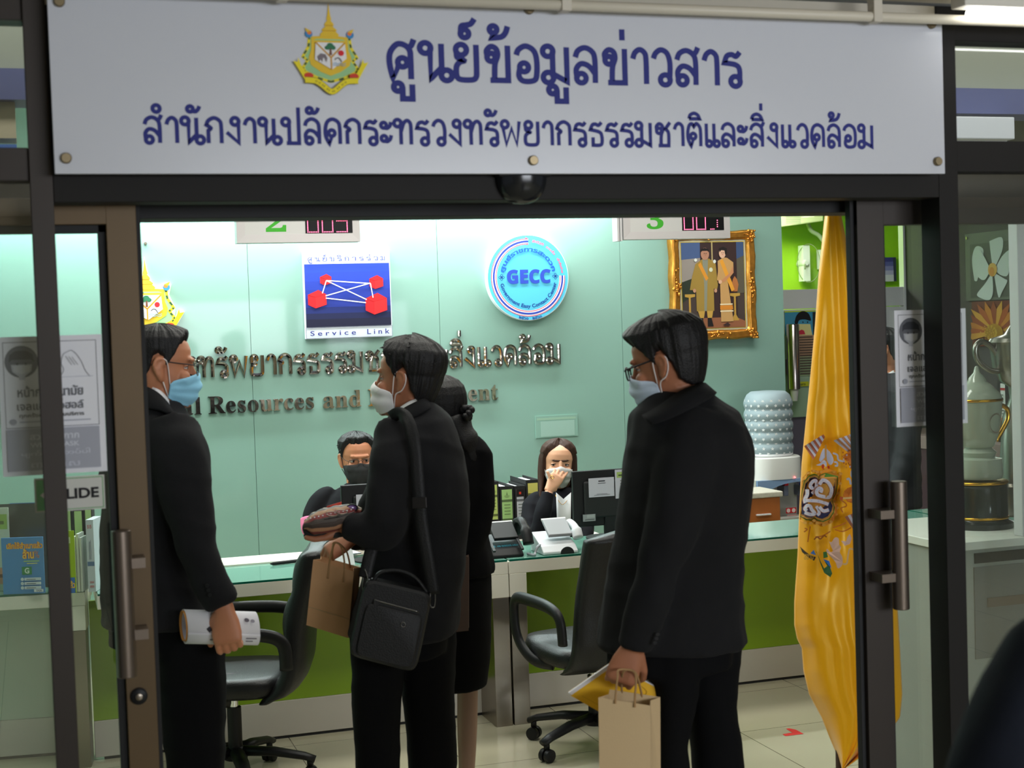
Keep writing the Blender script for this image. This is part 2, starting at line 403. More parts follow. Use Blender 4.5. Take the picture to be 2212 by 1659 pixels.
# looped Thai letters as pen strokes; ('o',x,y,r) is a loop, a path is a list of points, 's' marks a corner
def _th():
    G = {}
    o = lambda x, y, r=.13: ('o', x, y, r)
    G['ก'] = (.62, [[(.1, 0), (.1, .5, 's'), (.2, .6), (.03, .72, 's'), (.12, .9), (.34, 1.0), (.55, .88), (.6, .66), (.6, 0)]])
    G['น'] = (.74, [o(.13, .87), [(.26, .87), (.26, .03, 's'), (.42, .2), (.56, .34)], [(.56, 1.0), (.56, .16)], o(.69, .13)])
    G['ม'] = (.70, [o(.13, .87), [(.26, .87), (.26, .14)], o(.13, .13), [(.2, .27), (.4, .16), (.66, .02, 's'), (.66, 1.0)]])
    G['ร'] = (.52, [[(.5, .13), (.5, .48), (.38, .62), (.04, .67, 's'), (.12, .87), (.27, .92), (.4, .87), (.52, 1.0)], o(.37, .13)])
    G['ท'] = (.72, [o(.13, .87), [(.26, .87), (.26, 0)], [(.26, .5), (.38, .86), (.52, .98), (.64, .9), (.68, .7), (.68, 0)]])
    G['พ'] = (.82, [o(.15, .87), [(.06, .78), (.2, .02, 's'), (.44, .7, 's'), (.66, .02, 's'), (.78, 1.0)]])
    G['ย'] = (.64, [o(.19, .85), [(.07, .8), (.08, .64), (.26, .55), (.14, .5), (.05, .36), (.06, .1), (.18, .02), (.48, .02), (.58, .1), (.6, .3), (.6, 1.0)]])
    G['า'] = (.44, [[(.03, .72), (.1, .9), (.24, .99), (.38, .9), (.42, .7), (.42, 0)]])
    G['ธ'] = (.58, [[(.16, .36), (.16, .02, 's'), (.46, .02), (.56, .12), (.56, .4), (.46, .58), (.05, .68, 's'), (.14, .88), (.28, .92), (.42, .87), (.56, 1.0)]])
    G['ข'] = (.70, [o(.2, .66, .1), [(.1, .68), (.08, .84), (.2, .96), (.34, .9), (.38, .72), (.3, .46), (.28, .02, 's'), (.66, .02, 's'), (.66, 1.0)], [(.16, .02), (.3, .02)]])
    G['ช'] = (.72, [o(.2, .66, .1), [(.1, .68), (.08, .84), (.2, .96), (.34, .9), (.38, .72), (.3, .46), (.28, .02, 's'), (.64, .02, 's'), (.64, .56), (.5, .74, 's'), (.6, .88), (.72, 1.03)], [(.16, .02), (.3, .02)]])
    G['ด'] = (.66, [o(.3, .44, .11), [(.3, .33), (.2, .0, 's'), (.06, .3), (.05, .62), (.14, .9), (.35, 1.0), (.57, .88), (.63, .64), (.63, 0)]])
    G['ต'] = (.68, [o(.3, .44, .11), [(.3, .33), (.2, .0, 's'), (.06, .3), (.05, .62), (.12, .9), (.24, .98), (.34, .86, 's'), (.46, .99), (.6, .86), (.65, .64), (.65, 0)]])
    G['ศ'] = (.70, [o(.38, .46, .11), [(.28, .4), (.12, .0, 's'), (.04, .4), (.06, .72), (.24, .95), (.44, .94), (.58, .8), (.6, .56), (.6, 0)], [(.5, .86), (.62, .92), (.7, 1.1)]])
    G['ล'] = (.64, [[(.04, .72), (.12, .91), (.32, 1.0), (.52, .9), (.6, .68), (.6, 0)], o(.2, .13, .12), [(.08, .13), (.06, .38), (.2, .54), (.42, .48), (.6, .26)]])
    G['ส'] = (.66, [[(.04, .72), (.12, .91), (.32, 1.0), (.52, .9), (.6, .68), (.6, 0)], o(.2, .13, .12), [(.08, .13), (.06, .38), (.2, .54), (.42, .48), (.6, .26)], [(.46, .88), (.6, .94), (.68, 1.1)]])
    G['อ'] = (.62, [o(.24, .4, .11), [(.13, .4), (.09, .16), (.2, .02), (.46, .02), (.58, .14), (.6, .6), (.52, .88), (.3, 1.0), (.1, .9), (.03, .74)]])
    G['ว'] = (.52, [o(.37, .13), [(.5, .13), (.52, .6), (.44, .9), (.26, 1.0), (.1, .9), (.03, .74)]])
    G['ง'] = (.52, [o(.35, .87), [(.48, .87), (.48, .02, 's'), (.02, .44)]])
    G['ป'] = (.68, [o(.13, .87), [(.26, .87), (.26, .02, 's'), (.64, .02, 's'), (.64, 1.46)], [(.14, .02), (.28, .02)]])
    G['บ'] = (.68, [o(.13, .87), [(.26, .87), (.26, .02, 's'), (.64, .02, 's'), (.64, 1.0)], [(.14, .02), (.28, .02)]])
    G['ะ'] = (.40, [o(.12, .78, .1), [(.14, .68), (.26, .66), (.38, .76), (.42, .92)], o(.12, .24, .1), [(.14, .14), (.26, .12), (.38, .22), (.42, .38)]])
    G['เ'] = (.28, [[(.08, 1.0), (.08, .13)], o(.2, .12, .11)])
    G['แ'] = (.62, [[(.08, 1.0), (.08, .13)], o(.2, .12, .11), [(.44, 1.0), (.44, .13)], o(.56, .12, .11)])
    A = {}
    A['ั'] = [o(-.4, 1.34, .1), [(-.33, 1.26), (-.2, 1.24), (-.1, 1.32), (-.04, 1.46)]]
    A['ิ'] = [[(-.56, 1.2, 's'), (-.5, 1.36), (-.32, 1.44), (-.14, 1.36), (-.06, 1.2, 's'), (-.56, 1.2)]]
    A['่'] = [[(-.1, 1.24), (-.1, 1.56)]]
    A['้'] = [o(-.42, 1.44, .09), [(-.4, 1.35), (-.46, 1.2, 's'), (-.2, 1.24), (-.08, 1.36), (-.02, 1.54)]]
    A['์'] = [o(-.34, 1.3, .1), [(-.44, 1.3), (-.42, 1.5), (-.28, 1.54), (-.16, 1.58), (-.06, 1.72)]]
    A['ู'] = [o(-.46, -.22, .1), [(-.34, -.22), (-.34, -.54, 's'), (-.08, -.54, 's'), (-.08, -.14)], [(-.42, -.54), (-.32, -.54)]]
    A['ํ'] = [o(-.16, 1.34, .12)]
    return G, A
THG, THA = _th()

def pen_text(body, w=.17, gap=.17):
    """list of glyphs, each a list of (points, closed) pen paths; total width; consonant height is 1"""
    x = 0; out = []; last = None
    s = ''
    for ch in body: s += 'ํา' if ch == 'ำ' else ch
    for ch in s:
        if ch == ' ': x += .5; continue
        if ch in THG:
            wd, st = THG[ch]; off = x; x += wd + gap; g = []; dy = 0; last = ch; base = g; out.append(g)
        else:
            st = THA[ch]; off = x - gap; g = base
            dy = .36 if ch in '่้' and prev in 'ิั' else 0
        prev = ch
        for q in st:
            if q[0] == 'o':
                g.append(([(off + q[1] + q[3] * 1.13 * math.cos(t), q[2] + dy + q[3] * 1.13 * math.sin(t)) for t in [2 * math.pi * i / 18 for i in range(18)]], True))
            else:
                seg = []; path = []
                for p in q:
                    seg.append((off + p[0], p[1] + dy))
                    if len(p) > 2 and len(seg) > 1:
                        path += smooth_path(seg, 6)[:-1]; seg = [seg[-1]]
                path += smooth_path(seg, 6)
                g.append((path, False))
    return out, x - gap

def ribbon(pts, closed, w):
    """left and right offsets of a pen path"""
    n = len(pts); L = []; Rr = []
    for i in range(n):
        if closed: a, b = pts[i - 1], pts[(i + 1) % n]; p = pts[i]
        else: a, b = pts[max(i - 1, 0)], pts[min(i + 1, n - 1)]; p = pts[i]
        d0 = Vector((p[0] - a[0], p[1] - a[1])); d1 = Vector((b[0] - p[0], b[1] - p[1]))
        if d0.length < 1e-7: d0 = d1
        if d1.length < 1e-7: d1 = d0
        d0.normalize(); d1.normalize()
        t = d0 + d1
        if t.length < 0.2: t = d1.copy()
        t.normalize(); nn = Vector((-t.y, t.x)); k = 1 / max(0.55, abs(nn.dot(Vector((-d1.y, d1.x)))))
        L.append((p[0] + nn.x * w / 2 * k, p[1] + nn.y * w / 2 * k)); Rr.append((p[0] - nn.x * w / 2 * k, p[1] - nn.y * w / 2 * k))
    return L, Rr

class Art:
    """flat artwork: every colour patch a thin face a hair above the last one; mp(x, y, height) places it"""
    def __init__(s, mp, step=.00025): s.mp = mp; s.mb = MB(); s.mats = []; s.h = step; s.step = step
    def m(s, col):
        mm = flat(*col) if isinstance(col, tuple) else col
        if mm not in s.mats: s.mats.append(mm)
        return s.mats.index(mm)
    def up(s): s.h += s.step
    def poly(s, pts, col, up=True):
        n = len(pts); s.mb.add([s.mp(x, y, s.h) for x, y in pts], [tuple(range(n))], s.m(col))
        if up: s.up()
        return s
    def rect(s, x0, x1, y0, y1, col): return s.poly([(x0, y0), (x1, y0), (x1, y1), (x0, y1)], col)
    def oval(s, x, y, rx, ry, col, n=28): return s.poly([(x + rx * math.cos(2 * math.pi * i / n), y + ry * math.sin(2 * math.pi * i / n)) for i in range(n)], col)
    def line(s, pts, w, col, closed=False, up=True):
        L, Rr = ribbon(pts, closed, w); n = len(L)
        k = s.m(col); vs = [s.mp(x, y, s.h) for x, y in L] + [s.mp(x, y, s.h) for x, y in Rr]
        s.mb.add(vs, [(i, (i + 1) % n, n + (i + 1) % n, n + i) for i in range(n if closed else n - 1)], k)
        if up: s.up()
        return s
    def curve(s, pts, w, col): return s.line(smooth_path(pts, 6), w, col)
    def arc(s, x, y, r, a0, a1, w, col, n=40):
        return s.line([(x + r * math.cos(math.radians(a0 + (a1 - a0) * i / n)), y + r * math.sin(math.radians(a0 + (a1 - a0) * i / n))) for i in range(n + 1)], w, col)
    def tris(s, vs, fs, col, warp):
        s.mb.add([s.mp(*warp(x, y), s.h) for x, y in vs], [tuple(f) for f in fs], s.m(col)); s.up(); return s
    def text(s, body, x0, x1, y0, y1, col, bold=0.0):
        """fit the lettering's own box into x0..x1, y0 (foot) .. y1 (head)"""
        vs, fs = text_tris(body, bold); lo = vs[np.unique(fs)].min(0); hi = vs[np.unique(fs)].max(0)
        return s.tris(vs, fs, col, lambda x, y: (x0 + (x - lo[0]) / (hi[0] - lo[0]) * (x1 - x0), y0 + (y - lo[1]) / max(hi[1] - lo[1], 1e-6) * (y1 - y0)))
    def text_arc(s, body, cx, cy, r, a0, a1, h, col, bold=0.0, inward=False, ysign=1):
        """lettering round a circle from angle a0 to a1 (degrees, counter-clockwise positive), foot at radius r"""
        vs, fs = text_tris(body, bold); u = np.unique(fs); lo = vs[u].min(0); hi = vs[u].max(0)
        def warp(x, y):
            t = math.radians(a0 + (x - lo[0]) / (hi[0] - lo[0]) * (a1 - a0)); q = y / hi[1] * h
            rr = r - q if inward else r + q
            return cx + rr * math.cos(t), cy + ysign * rr * math.sin(t)
        return s.tris(vs, fs, col, warp)
    def pen(s, body, x0, x1, y0, y1, col, w=.17):
        g, tw = pen_text(body, w); fx = lambda x: x0 + (x + w / 2) / (tw + w) * (x1 - x0); fy = lambda y: y0 + y * (y1 - y0)
        k = s.m(col)
        for st in g:
            for j, (pts, cl) in enumerate(st):
                L, Rr = ribbon(pts, cl, w); n = len(L); h = s.h + 7e-5 * j
                vs = [s.mp(fx(x), fy(y), h) for x, y in L] + [s.mp(fx(x), fy(y), h) for x, y in Rr]
                s.mb.add(vs, [(i, (i + 1) % n, n + (i + 1) % n, n + i) for i in range(n if cl else n - 1)], k)
        s.up(); return s
    def build(s, name, parent, label=None): return s.mb.build(name, s.mats, parent, recalc=False, label=label)

def wall_art(Y, step=.0003):
    """artwork on a plane facing the viewer at depth Y, drawn in world X and Z"""
    return Art(lambda x, z, h: Vector((x, Y - h, z)), step)
def pxz(px, py, Y):
    p = P(px, py, Y); return (p.x, p.z)
def pxs(pts, Y): return [pxz(x, y, Y) for x, y in pts]

def emblem(a, L):
    """ministry crest: spire, shield of three fields, ribbon border, name scroll. L maps unit coords (x -1..1, y 0..2.4 up) to the sheet"""
    q = lambda pts: [L(x, y) for x, y in pts]
    mir = lambda pts: pts + [(-x, y) for x, y in reversed(pts)]
    G = (236, 196, 54); GD = (206, 150, 40); GR = (160, 208, 150); BK = (34, 84, 62); WH = (238, 236, 236); YE = (244, 224, 40)
    # ribbon border
    side = [(.62, 1.55), (.66, 1.28), (.84, 1.02), (.70, .92), (.84, .74), (.78, .62), (.4, .46), (0, .36)]
    a.poly(q(mir([(.0, 1.6)] + side)), GR)
    a.line(q(side), L.s * .075, YE); a.line(q([(-x, y) for x, y in side]), L.s * .075, YE)
    for sgn in (1, -1):
        pr = [(sgn * x, y) for x, y in smooth_path(side, 3)]
        for i in range(0, len(pr) - 1, 2): a.line(q(pr[i:i + 2]), L.s * .05, BK, up=False)
    a.up()
    a.poly(q(mir([(.0, 1.6), (.56, 1.56), (.58, 1.2), (.66, 1.0), (.6, .8), (.3, .62), (0, .52)])), G)
    a.poly(q(mir([(.0, 1.5), (.4, 1.5), (.5, 1.46)])), GR)
    # spire
    a.poly(q(mir([(0, 2.5), (.02, 2.3), (.05, 2.12), (.08, 2.02), (.05, 2.0), (.13, 1.92), (.15, 1.86), (.11, 1.84), (.24, 1.74), (.2, 1.7), (.3, 1.62), (.26, 1.56)])), G)
    a.line(q([(-.2, 1.72), (.2, 1.72)]), L.s * .02, GD); a.line(q([(-.12, 1.86), (.12, 1.86)]), L.s * .02, GD)
    for sgn in (1, -1):
        a.oval(*L(sgn * .64, 1.62), L.s * .1, L.s * .1, (60, 140, 200)); a.oval(*L(sgn * .62, 1.65), L.s * .06, L.s * .05, (236, 130, 60))
        a.poly(q([(sgn * .56, 1.7), (sgn * .76, 1.78), (sgn * .7, 1.66)]), G)
    # white fields
    a.poly(q([(-.44, 1.4), (.46, 1.4), (.5, .98), (.04, .68), (-.48, .94)]), WH)
    a.line(q([(-.44, 1.4), (.02, 1.0), (.02, .68)]), L.s * .04, GD); a.line(q([(.02, 1.0), (.46, 1.4)]), L.s * .04, GD)
    # tree, sun, beast, dolphin, waves
    for x, y, r in ((0, 1.32, .09), (-.09, 1.26, .07), (.09, 1.26, .07), (-.03, 1.27, .08), (.05, 1.28, .08)): a.oval(*L(x, y), L.s * r, L.s * r * .8, (52, 120, 84), 12)
    a.poly(q([(-.03, 1.06), (.05, 1.06), (.025, 1.24), (-.005, 1.24)]), (120, 70, 48))
    a.oval(*L(.33, 1.12), L.s * .075, L.s * .075, (222, 40, 48))
    a.poly(q([(-.4, 1.02), (-.3, 1.1), (-.16, 1.08), (-.1, .98), (-.14, .86), (-.17, .98), (-.24, .98), (-.26, .86), (-.3, .96), (-.36, .88)]), (128, 118, 124))
    a.line(q(smooth_path([(.13, .94), (.2, .99), (.28, .97), (.34, .88)], 4)), L.s * .022, (60, 56, 70))
    for k in range(2): a.line(q(smooth_path([(.06 + .08 * i, .84 - .05 * k + (.015 if i % 2 else -.015)) for i in range(6)], 3)), L.s * .014, (120, 170, 214))
    # scroll
    sc = [(.92, .62), (.72, .46), (.6, .36), (.34, .3), (.0, .16)]
    a.poly(q([(.66, .42), (.92, .78), (1.0, .98), (1.02, .86), (1.16, .88), (1.0, .66), (.82, .38)]), YE)
    a.poly(q([(-.66, .42), (-.92, .78), (-1.0, .98), (-1.02, .86), (-1.16, .88), (-1.0, .66), (-.82, .38)]), YE)
    for sgn in (1, -1): a.oval(*L(sgn * .7, .5), L.s * .13, L.s * .08, (214, 66, 44), 12)
    band = smooth_path([(-.82, .38), (-.5, .36), (-.3, .26), (0, .08), (.3, .26), (.5, .36), (.82, .38)], 6)
    a.line(q(band), L.s * .17, (120, 104, 30)); a.line(q(band), L.s * .145, YE)
    bt = band[6:-6]
    for i in range(len(bt) - 1):
        if i % 3 != 2:
            a.line(q([(bt[i][0], bt[i][1]), (bt[i][0] * .55 + bt[i + 1][0] * .45, bt[i][1] * .55 + bt[i + 1][1] * .45)]), L.s * .05, (150, 128, 40), up=False)
    a.up()

class Loc:
    """unit coords of a crest to sheet coords: foot centre (x, z), height of the whole, width factor"""
    def __init__(s, x, z, h, wf=1.0): s.x = x; s.z = z; s.s = h / 2.5; s.wf = wf
    def __call__(s, u, v): return (s.x + u * s.s * s.wf, s.z + v * s.s)
# ------------------------------------------------------------------ the room shell and the shop front
YF = 3.30           # face of the fixed door frame
YL = 3.45           # plane of the sliding leaves
YW = 8.0            # teal wall
XR = 5.7            # charcoal side wall
wx = lambda px, Y, py=830: P(px, py, Y).x
wz = lambda px, py, Y: P(px, py, Y).z

struct('floor', MB().box(-4, 9, -3.2, 12.2, -0.06, 0.0), tile_mat())
XWL, XWR = wx(-540, YW), wx(1697, YW)
b = MB(); js = [XWL] + [wx(x, YW, 620) for x in (122, 537, 947, 1341)] + [XWR]
for x0, x1 in zip(js, js[1:]): b.box(x0 + .0011, x1 - .0011, YW, YW + .012, 0, 3.0, 0)
b.box(XWL, XWR, YW + .0125, YW + .14, 0, 3.0, 1)
struct('wall_back', b, [teal_panel_mat(), mat('joint_dark', srgb(84, 122, 110), .7)])
struct('wall_left', MB().box(XWL - .1, XWL, 3.42, YW, 0, 3.0), mat('pale_green_wall', srgb(150, 180, 164), .7))
struct('wall_right', MB().box(XR, XR + .1, 3.42, 8.85, 0, 3.0), mat('charcoal_wall', srgb(74, 72, 72), .75))
struct('ceiling', MB().box(XWL, 7.6, 3.6, 12.2, 3.0, 3.06), mat('ceiling_white', srgb(220, 220, 214), .8))
struct('ceiling_right', MB().box(4.6, XR - .005, 4.6, 8.7, 2.5, 2.56), mat('ceiling_grey', srgb(92, 90, 88), .8))
lime = mat('lime_paint', srgb(150, 200, 22), .6)
struct('wall_lime', MB().box(XWR, 8.6, 11.2, 11.3, 0, 3.0), lime)
struct('wall_lime_side', MB().box(XWR - .02, XWR + .06, YW + .16, 11.2, 0, 3.0), lime)
struct('wall_lime_far', MB().box(8.6, 8.7, 8.8, 11.3, 0, 3.0), lime)
# corridor behind the photographer (seen in the reflections only)
cw = mat('corridor_wall', srgb(196, 192, 180), .7)
struct('wall_corridor', MB().box(-4, 9, -3.2, -3.1, 0, 2.6), cw)
b = MB().box(-4, 9, -3.2, 3.27, 2.54, 2.6)
struct('ceiling_corridor', b, mat('corridor_ceiling', srgb(206, 198, 180), .8, bump=.4, bscale=30))

# white conduit clipped under the corridor ceiling, over the sign
b = MB(); zc = wz(1500, 22, 3.2); xa, xb = wx(150, 3.2, 0), 3.9
b.tube([(xa, 3.2, zc), (xb, 3.2, zc)], .0125, 12)
r = root('conduit_pipe', 'cream plastic conduit pipe running along the ceiling just above the blue lettered sign', 'pipe', (1.5, 3.2, zc))
b.build('pipe', mat('cream_pvc', srgb(214, 206, 188), .45), r, smooth=True)
for px in (610, 1220, 1890):
    x = wx(px, 3.2, 20)
    MB().box(x - .012, x + .012, 3.184, 3.216, zc - .015, 2.54).build('clip', mat('cream_clip', srgb(206, 198, 182), .5), r, bevel=.002)

# fluorescent tube in the corner over the door
r = root('tube_light', 'lit fluorescent tube fitting at the top corner beside the end of the sign', 'light', (2.7, 3.16, 2.5))
x0, x1 = wx(2092, 3.16, 40), wx(2092, 3.16, 40) + .6
zt = wz(2150, 34, 3.16)
MB().tube([(x0, 3.16, zt), (x1, 3.16, zt)], .014, 12).build('tube', mat('tube_glow', (1, 1, 1), .4, emit=(1, 1, .96), estr=4.5), r, smooth=True)
MB().box(x0 - .03, x1, 3.13, 3.19, zt + .017, 2.54).build('fitting', mat('fitting_white', srgb(214, 210, 200), .5), r, bevel=.003)

# fixed frame
pl0, pl1 = wx(84, YF), wx(134, YF); pr0, pr1 = wx(2038, YF), wx(2079, YF)
zb0, zb1 = 2.098, 2.168          # transom bar
ztop = 2.435
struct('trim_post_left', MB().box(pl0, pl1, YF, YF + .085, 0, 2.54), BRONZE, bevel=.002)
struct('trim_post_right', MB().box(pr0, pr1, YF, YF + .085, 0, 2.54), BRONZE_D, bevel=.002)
b = MB(); b.box(-1.4, pl0, YF + .01, YF + .08, zb0, zb1); b.box(-1.4, pl0, YF + .01, YF + .08, ztop, 2.54)
b.box(-1.4, -1.34, YF, YF + .085, 0, 2.54); b.box(-1.4, pl0, YF + .01, YF + .08, 0, .06)
struct('trim_side_left', b, BRONZE, bevel=.002)
b = MB(); b.box(pr1, 4.2, YF + .01, YF + .08, zb0 + .02, zb1 + .03); b.box(pr1, 4.2, YF + .01, YF + .08, ztop + .02, 2.54)
b.box(4.2, 4.26, YF, YF + .085, 0, 2.54); b.box(pr1, 4.2, YF + .01, YF + .08, 0, .06)
struct('trim_side_right', b, BRONZE_D, bevel=.002)
struct('window_1', MB().box(-1.34, pl0, YF + .04, YF + .046, .06, zb0), GLASS_F)
struct('window_2', MB().box(pr1, 4.2, YF + .04, YF + .046, .06, zb0 + .02), GLASS_F)
struct('window_3', MB().box(-1.34, pl0, YF + .04, YF + .046, zb1, ztop), GLASS_F)
struct('window_4', MB().box(pr1, 4.2, YF + .04, YF + .046, zb1 + .03, ztop + .02), GLASS_F)
# header over the opening and the black track housing behind it
struct('wall_lintel', MB().box(pl1, pr0, YF + .004, YF + .08, 2.469, 2.54), mat('lintel_plaster', srgb(200, 192, 174), .8, bump=.3, bscale=40))
zh = wz(1068, 432, YF); zk = wz(1068, 466, 3.5)
struct('trim_header', MB().box(pl1, pr0, YF, YF + .08, zh, 2.468), BRONZE_D, bevel=.002)
struct('trim_track', MB().box(-.95, 3.25, 3.50, 3.62, zk, 2.15), BLACKM, bevel=.002)
struct('wall_front', MB().box(XWL, 7.6, 3.42, 3.6, 2.56, 3.0), cw)
struct('trim_track_top', MB().box(pl1, pr0, YF + .082, 3.499, 2.13, 2.15), BLACKM)

# solid bands built for the corridor reflections in the transom windows
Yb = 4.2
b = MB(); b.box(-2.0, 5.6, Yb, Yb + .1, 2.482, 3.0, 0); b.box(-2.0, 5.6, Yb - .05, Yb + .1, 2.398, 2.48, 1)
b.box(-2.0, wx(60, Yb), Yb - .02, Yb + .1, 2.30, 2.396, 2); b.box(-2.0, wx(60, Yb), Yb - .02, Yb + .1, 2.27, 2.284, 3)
struct('trim_reflected_bands', b, [mat('grey_reflection', srgb(150, 156, 142), .7), mat('blue_reflection', srgb(84, 92, 138), .6), mat('beige_reflection', srgb(190, 180, 152), .7), mat('thin_blue_reflection', srgb(60, 110, 190), .5)])
r = root('reflection_box', 'white box built for a reflection in the glass beside the end of the sign', 'reflection box', (wx(2125, Yb - .06, 275), Yb - .06, 2.37))  # added white box, stands in for a reflection in the transom
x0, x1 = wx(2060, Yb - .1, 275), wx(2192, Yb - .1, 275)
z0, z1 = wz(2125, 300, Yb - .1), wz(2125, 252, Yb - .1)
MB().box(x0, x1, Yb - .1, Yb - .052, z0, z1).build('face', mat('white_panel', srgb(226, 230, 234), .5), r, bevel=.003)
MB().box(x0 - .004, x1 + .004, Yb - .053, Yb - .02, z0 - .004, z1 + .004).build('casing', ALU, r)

# ---- sliding leaves
def leaf(name, sgn, px0, px1, mat_face, n):
    """n: structure number; sgn -1 leaf slid to the left, +1 to the right"""
    xa, xb = sorted((wx(px0, YL), wx(px1, YL)))
    far = (xb - 1.05) if sgn < 0 else (xa + 1.05)
    pc = 200 if sgn < 0 else 1960
    zr0, zr1 = wz(pc, 486, YL), wz(pc, 428, YL)
    lo, hi = min(xa, far), max(xb, far)
    b = MB(); b.box(xa, xb, YL - .02, YL + .03, .012, zr1, 0)
    b.box(lo, hi, YL - .0195, YL + .0295, zr0, zr1 - .001, 0)
    b.box(lo, hi, YL - .0195, YL + .0295, .012, .13, 0)
    if sgn < 0: b.box(far - .06, far, YL - .02, YL + .03, .012, zr1, 0); b.box(xa - .018, xa, YL - .004, YL + .026, .13, zr0 - .0, 1); b.box(lo, xa, YL - .004, YL + .026, zr0 - .018, zr0, 1); b.box(xb, xb + .010, YL - .005, YL + .02, .012, zr1, 1)
    else: b.box(far, far + .06, YL - .02, YL + .03, .012, zr1, 0); b.box(xb, xb + .012, YL - .004, YL + .026, .13, zr0, 1); b.box(xa - .012, xa, YL - .005, YL + .02, .012, zr1, 1)
    o = struct('door_%d' % n, b, [mat_face, BLACKM], bevel=.0015)
    g = MB(); g.box(lo, hi, YL + .002, YL + .010, .13, zr0)
    g.build('glass_pane', GLASS, o)
    return o, xa, xb
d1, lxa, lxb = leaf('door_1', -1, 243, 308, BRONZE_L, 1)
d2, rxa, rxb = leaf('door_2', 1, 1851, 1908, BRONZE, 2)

def pull(px, py0, py1, brs, xst, label, sgn, door, pyb):
    Yh = YL - .075
    x = wx(px, Yh, (py0 + py1) / 2); z1 = wz(px, py0, Yh); z0 = wz(px, py1, Yh)
    r = root('pull_handle', label, 'door handle', (x, YL - .02, z0))
    b = MB(); b.tube([(x, Yh, z0), (x, Yh, z1)], .0215, 20); b.build('grip', HANDLE, r, smooth='angle', bevel=.002)
    for py in brs:
        z = wz(px, py, Yh)
        MB().box(min(x, xst + .011 * sgn * -1), max(x, xst - .011 * sgn), Yh - .008, YL - .02, z - .011, z + .011).build('bracket', HANDLE, r)
pull(268, 1145, 1463, (1218, 1373), wx(304, YL - .04, 1290), 'long round pull handle on the brown sliding door beside the man in the blue mask', -1, d1, 0)
pull(1944, 1039, 1316, (1109, 1246), wx(1893, YL - .04, 1180), 'long round pull handle on the dark sliding door beside the yellow flag', 1, d2, 0)
c = P(300, 1503, YL - .02)
r = root('door_lock', 'round black key lock low on the brown sliding door', 'lock', c)
MB().lathe(c, [(.019, 0), (.019, .006), (.015, .009)], 28, axis=(0, -1, 0)).build('rose', BLACK, r, smooth='angle')
MB().lathe(c + Vector((0, -.009, 0)), [(.008, 0), (.008, .004), (.006, .005)], 20, axis=(0, -1, 0)).build('key_barrel', STEEL, r, smooth='angle')

# motion sensor under the header
c = P(1124, 384, YF - .0); 
r = root('motion_sensor', 'dark domed motion sensor under the middle of the door header', 'sensor', c)
b = MB(); n = 24; rows = []
for i in range(9):
    t = i / 8 * math.pi / 2
    rows.append([Vector((c.x + .062 * math.cos(t) ** .8 * math.cos(a), YF - .003 - .05 * math.cos(t) ** .8 * abs(math.sin(a)), c.z - .062 * math.sin(t))) for a in [math.pi + math.pi * j / n for j in range(n + 1)]])
b.loft(rows); b.build('dome', mat('smoked_dome', (.012, .013, .015), .2, spec=.5), r, smooth='angle')
MB().box(c.x - .065, c.x + .065, YF - .04, YF - .001, c.z, c.z + .012).build('base_plate', BLACK, r, bevel=.003)

# ---- the sign over the door
YS = YF - .055
sx0, sx1 = wx(110, YS, 190), wx(2038, YS, 190)
sz0 = wz(1070, 375.5, YS); sz1 = 2.505
r = root('office_sign', 'long white acrylic sign with blue lettering and a crest, fixed above the doorway', 'sign', (sx0, YS, sz0))
MB().box(sx0, sx1, YS, YS + .012, sz0, sz1).build('panel', mat('white_acrylic', srgb(206, 208, 216), .25, spec=.5, coat=.3), r, bevel=.0015)
INK = (40, 46, 128)
a = wall_art(YS)
def box_px(px0, px1, pyt, pyb, Y):
    x0 = wx(px0, Y, (pyt + pyb) / 2); x1 = wx(px1, Y, (pyt + pyb) / 2); pm = (px0 + px1) / 2
    return x0, x1, wz(pm, pyb, Y), wz(pm, pyt, Y)
x0, x1, z0, z1 = box_px(832, 1604, 102, 178, YS); a.pen('ศูนย์ข้อมูลข่าวสาร', x0, x1, z0, z1, INK, .16); a.build('title_lettering', r); a = wall_art(YS)
x0, x1, z0, z1 = box_px(306, 1888, 262, 313.5, YS); a.pen('สำนักงานปลัดกระทรวงทรัพยากรธรรมชาติและสิ่งแวดล้อม', x0, x1, z0, z1, INK, .16)
a.build('office_lettering', r)
a = wall_art(YS); xz = pxz(716, 206, YS); h = wz(716, 4, YS) - xz[1]
emblem(a, Loc(xz[0], xz[1], h, .88)); a.build('crest', r, 'gold and green crest')
for px, py in ((143, 342), (1151, 347), (2024, 349), (1142, 21), (2011, 53), (128, 4)):
    c = P(px, py, YS)
    MB().lathe(c + Vector((0, .07, 0)), [(.008, 0), (.008, .068), (.0115, .0681), (.0115, .077), (.0095, .080)], 20, axis=(0, -1, 0)).build('standoff_screw', mat('screw_brass', srgb(132, 118, 92), .4, .9), r, smooth='angle')

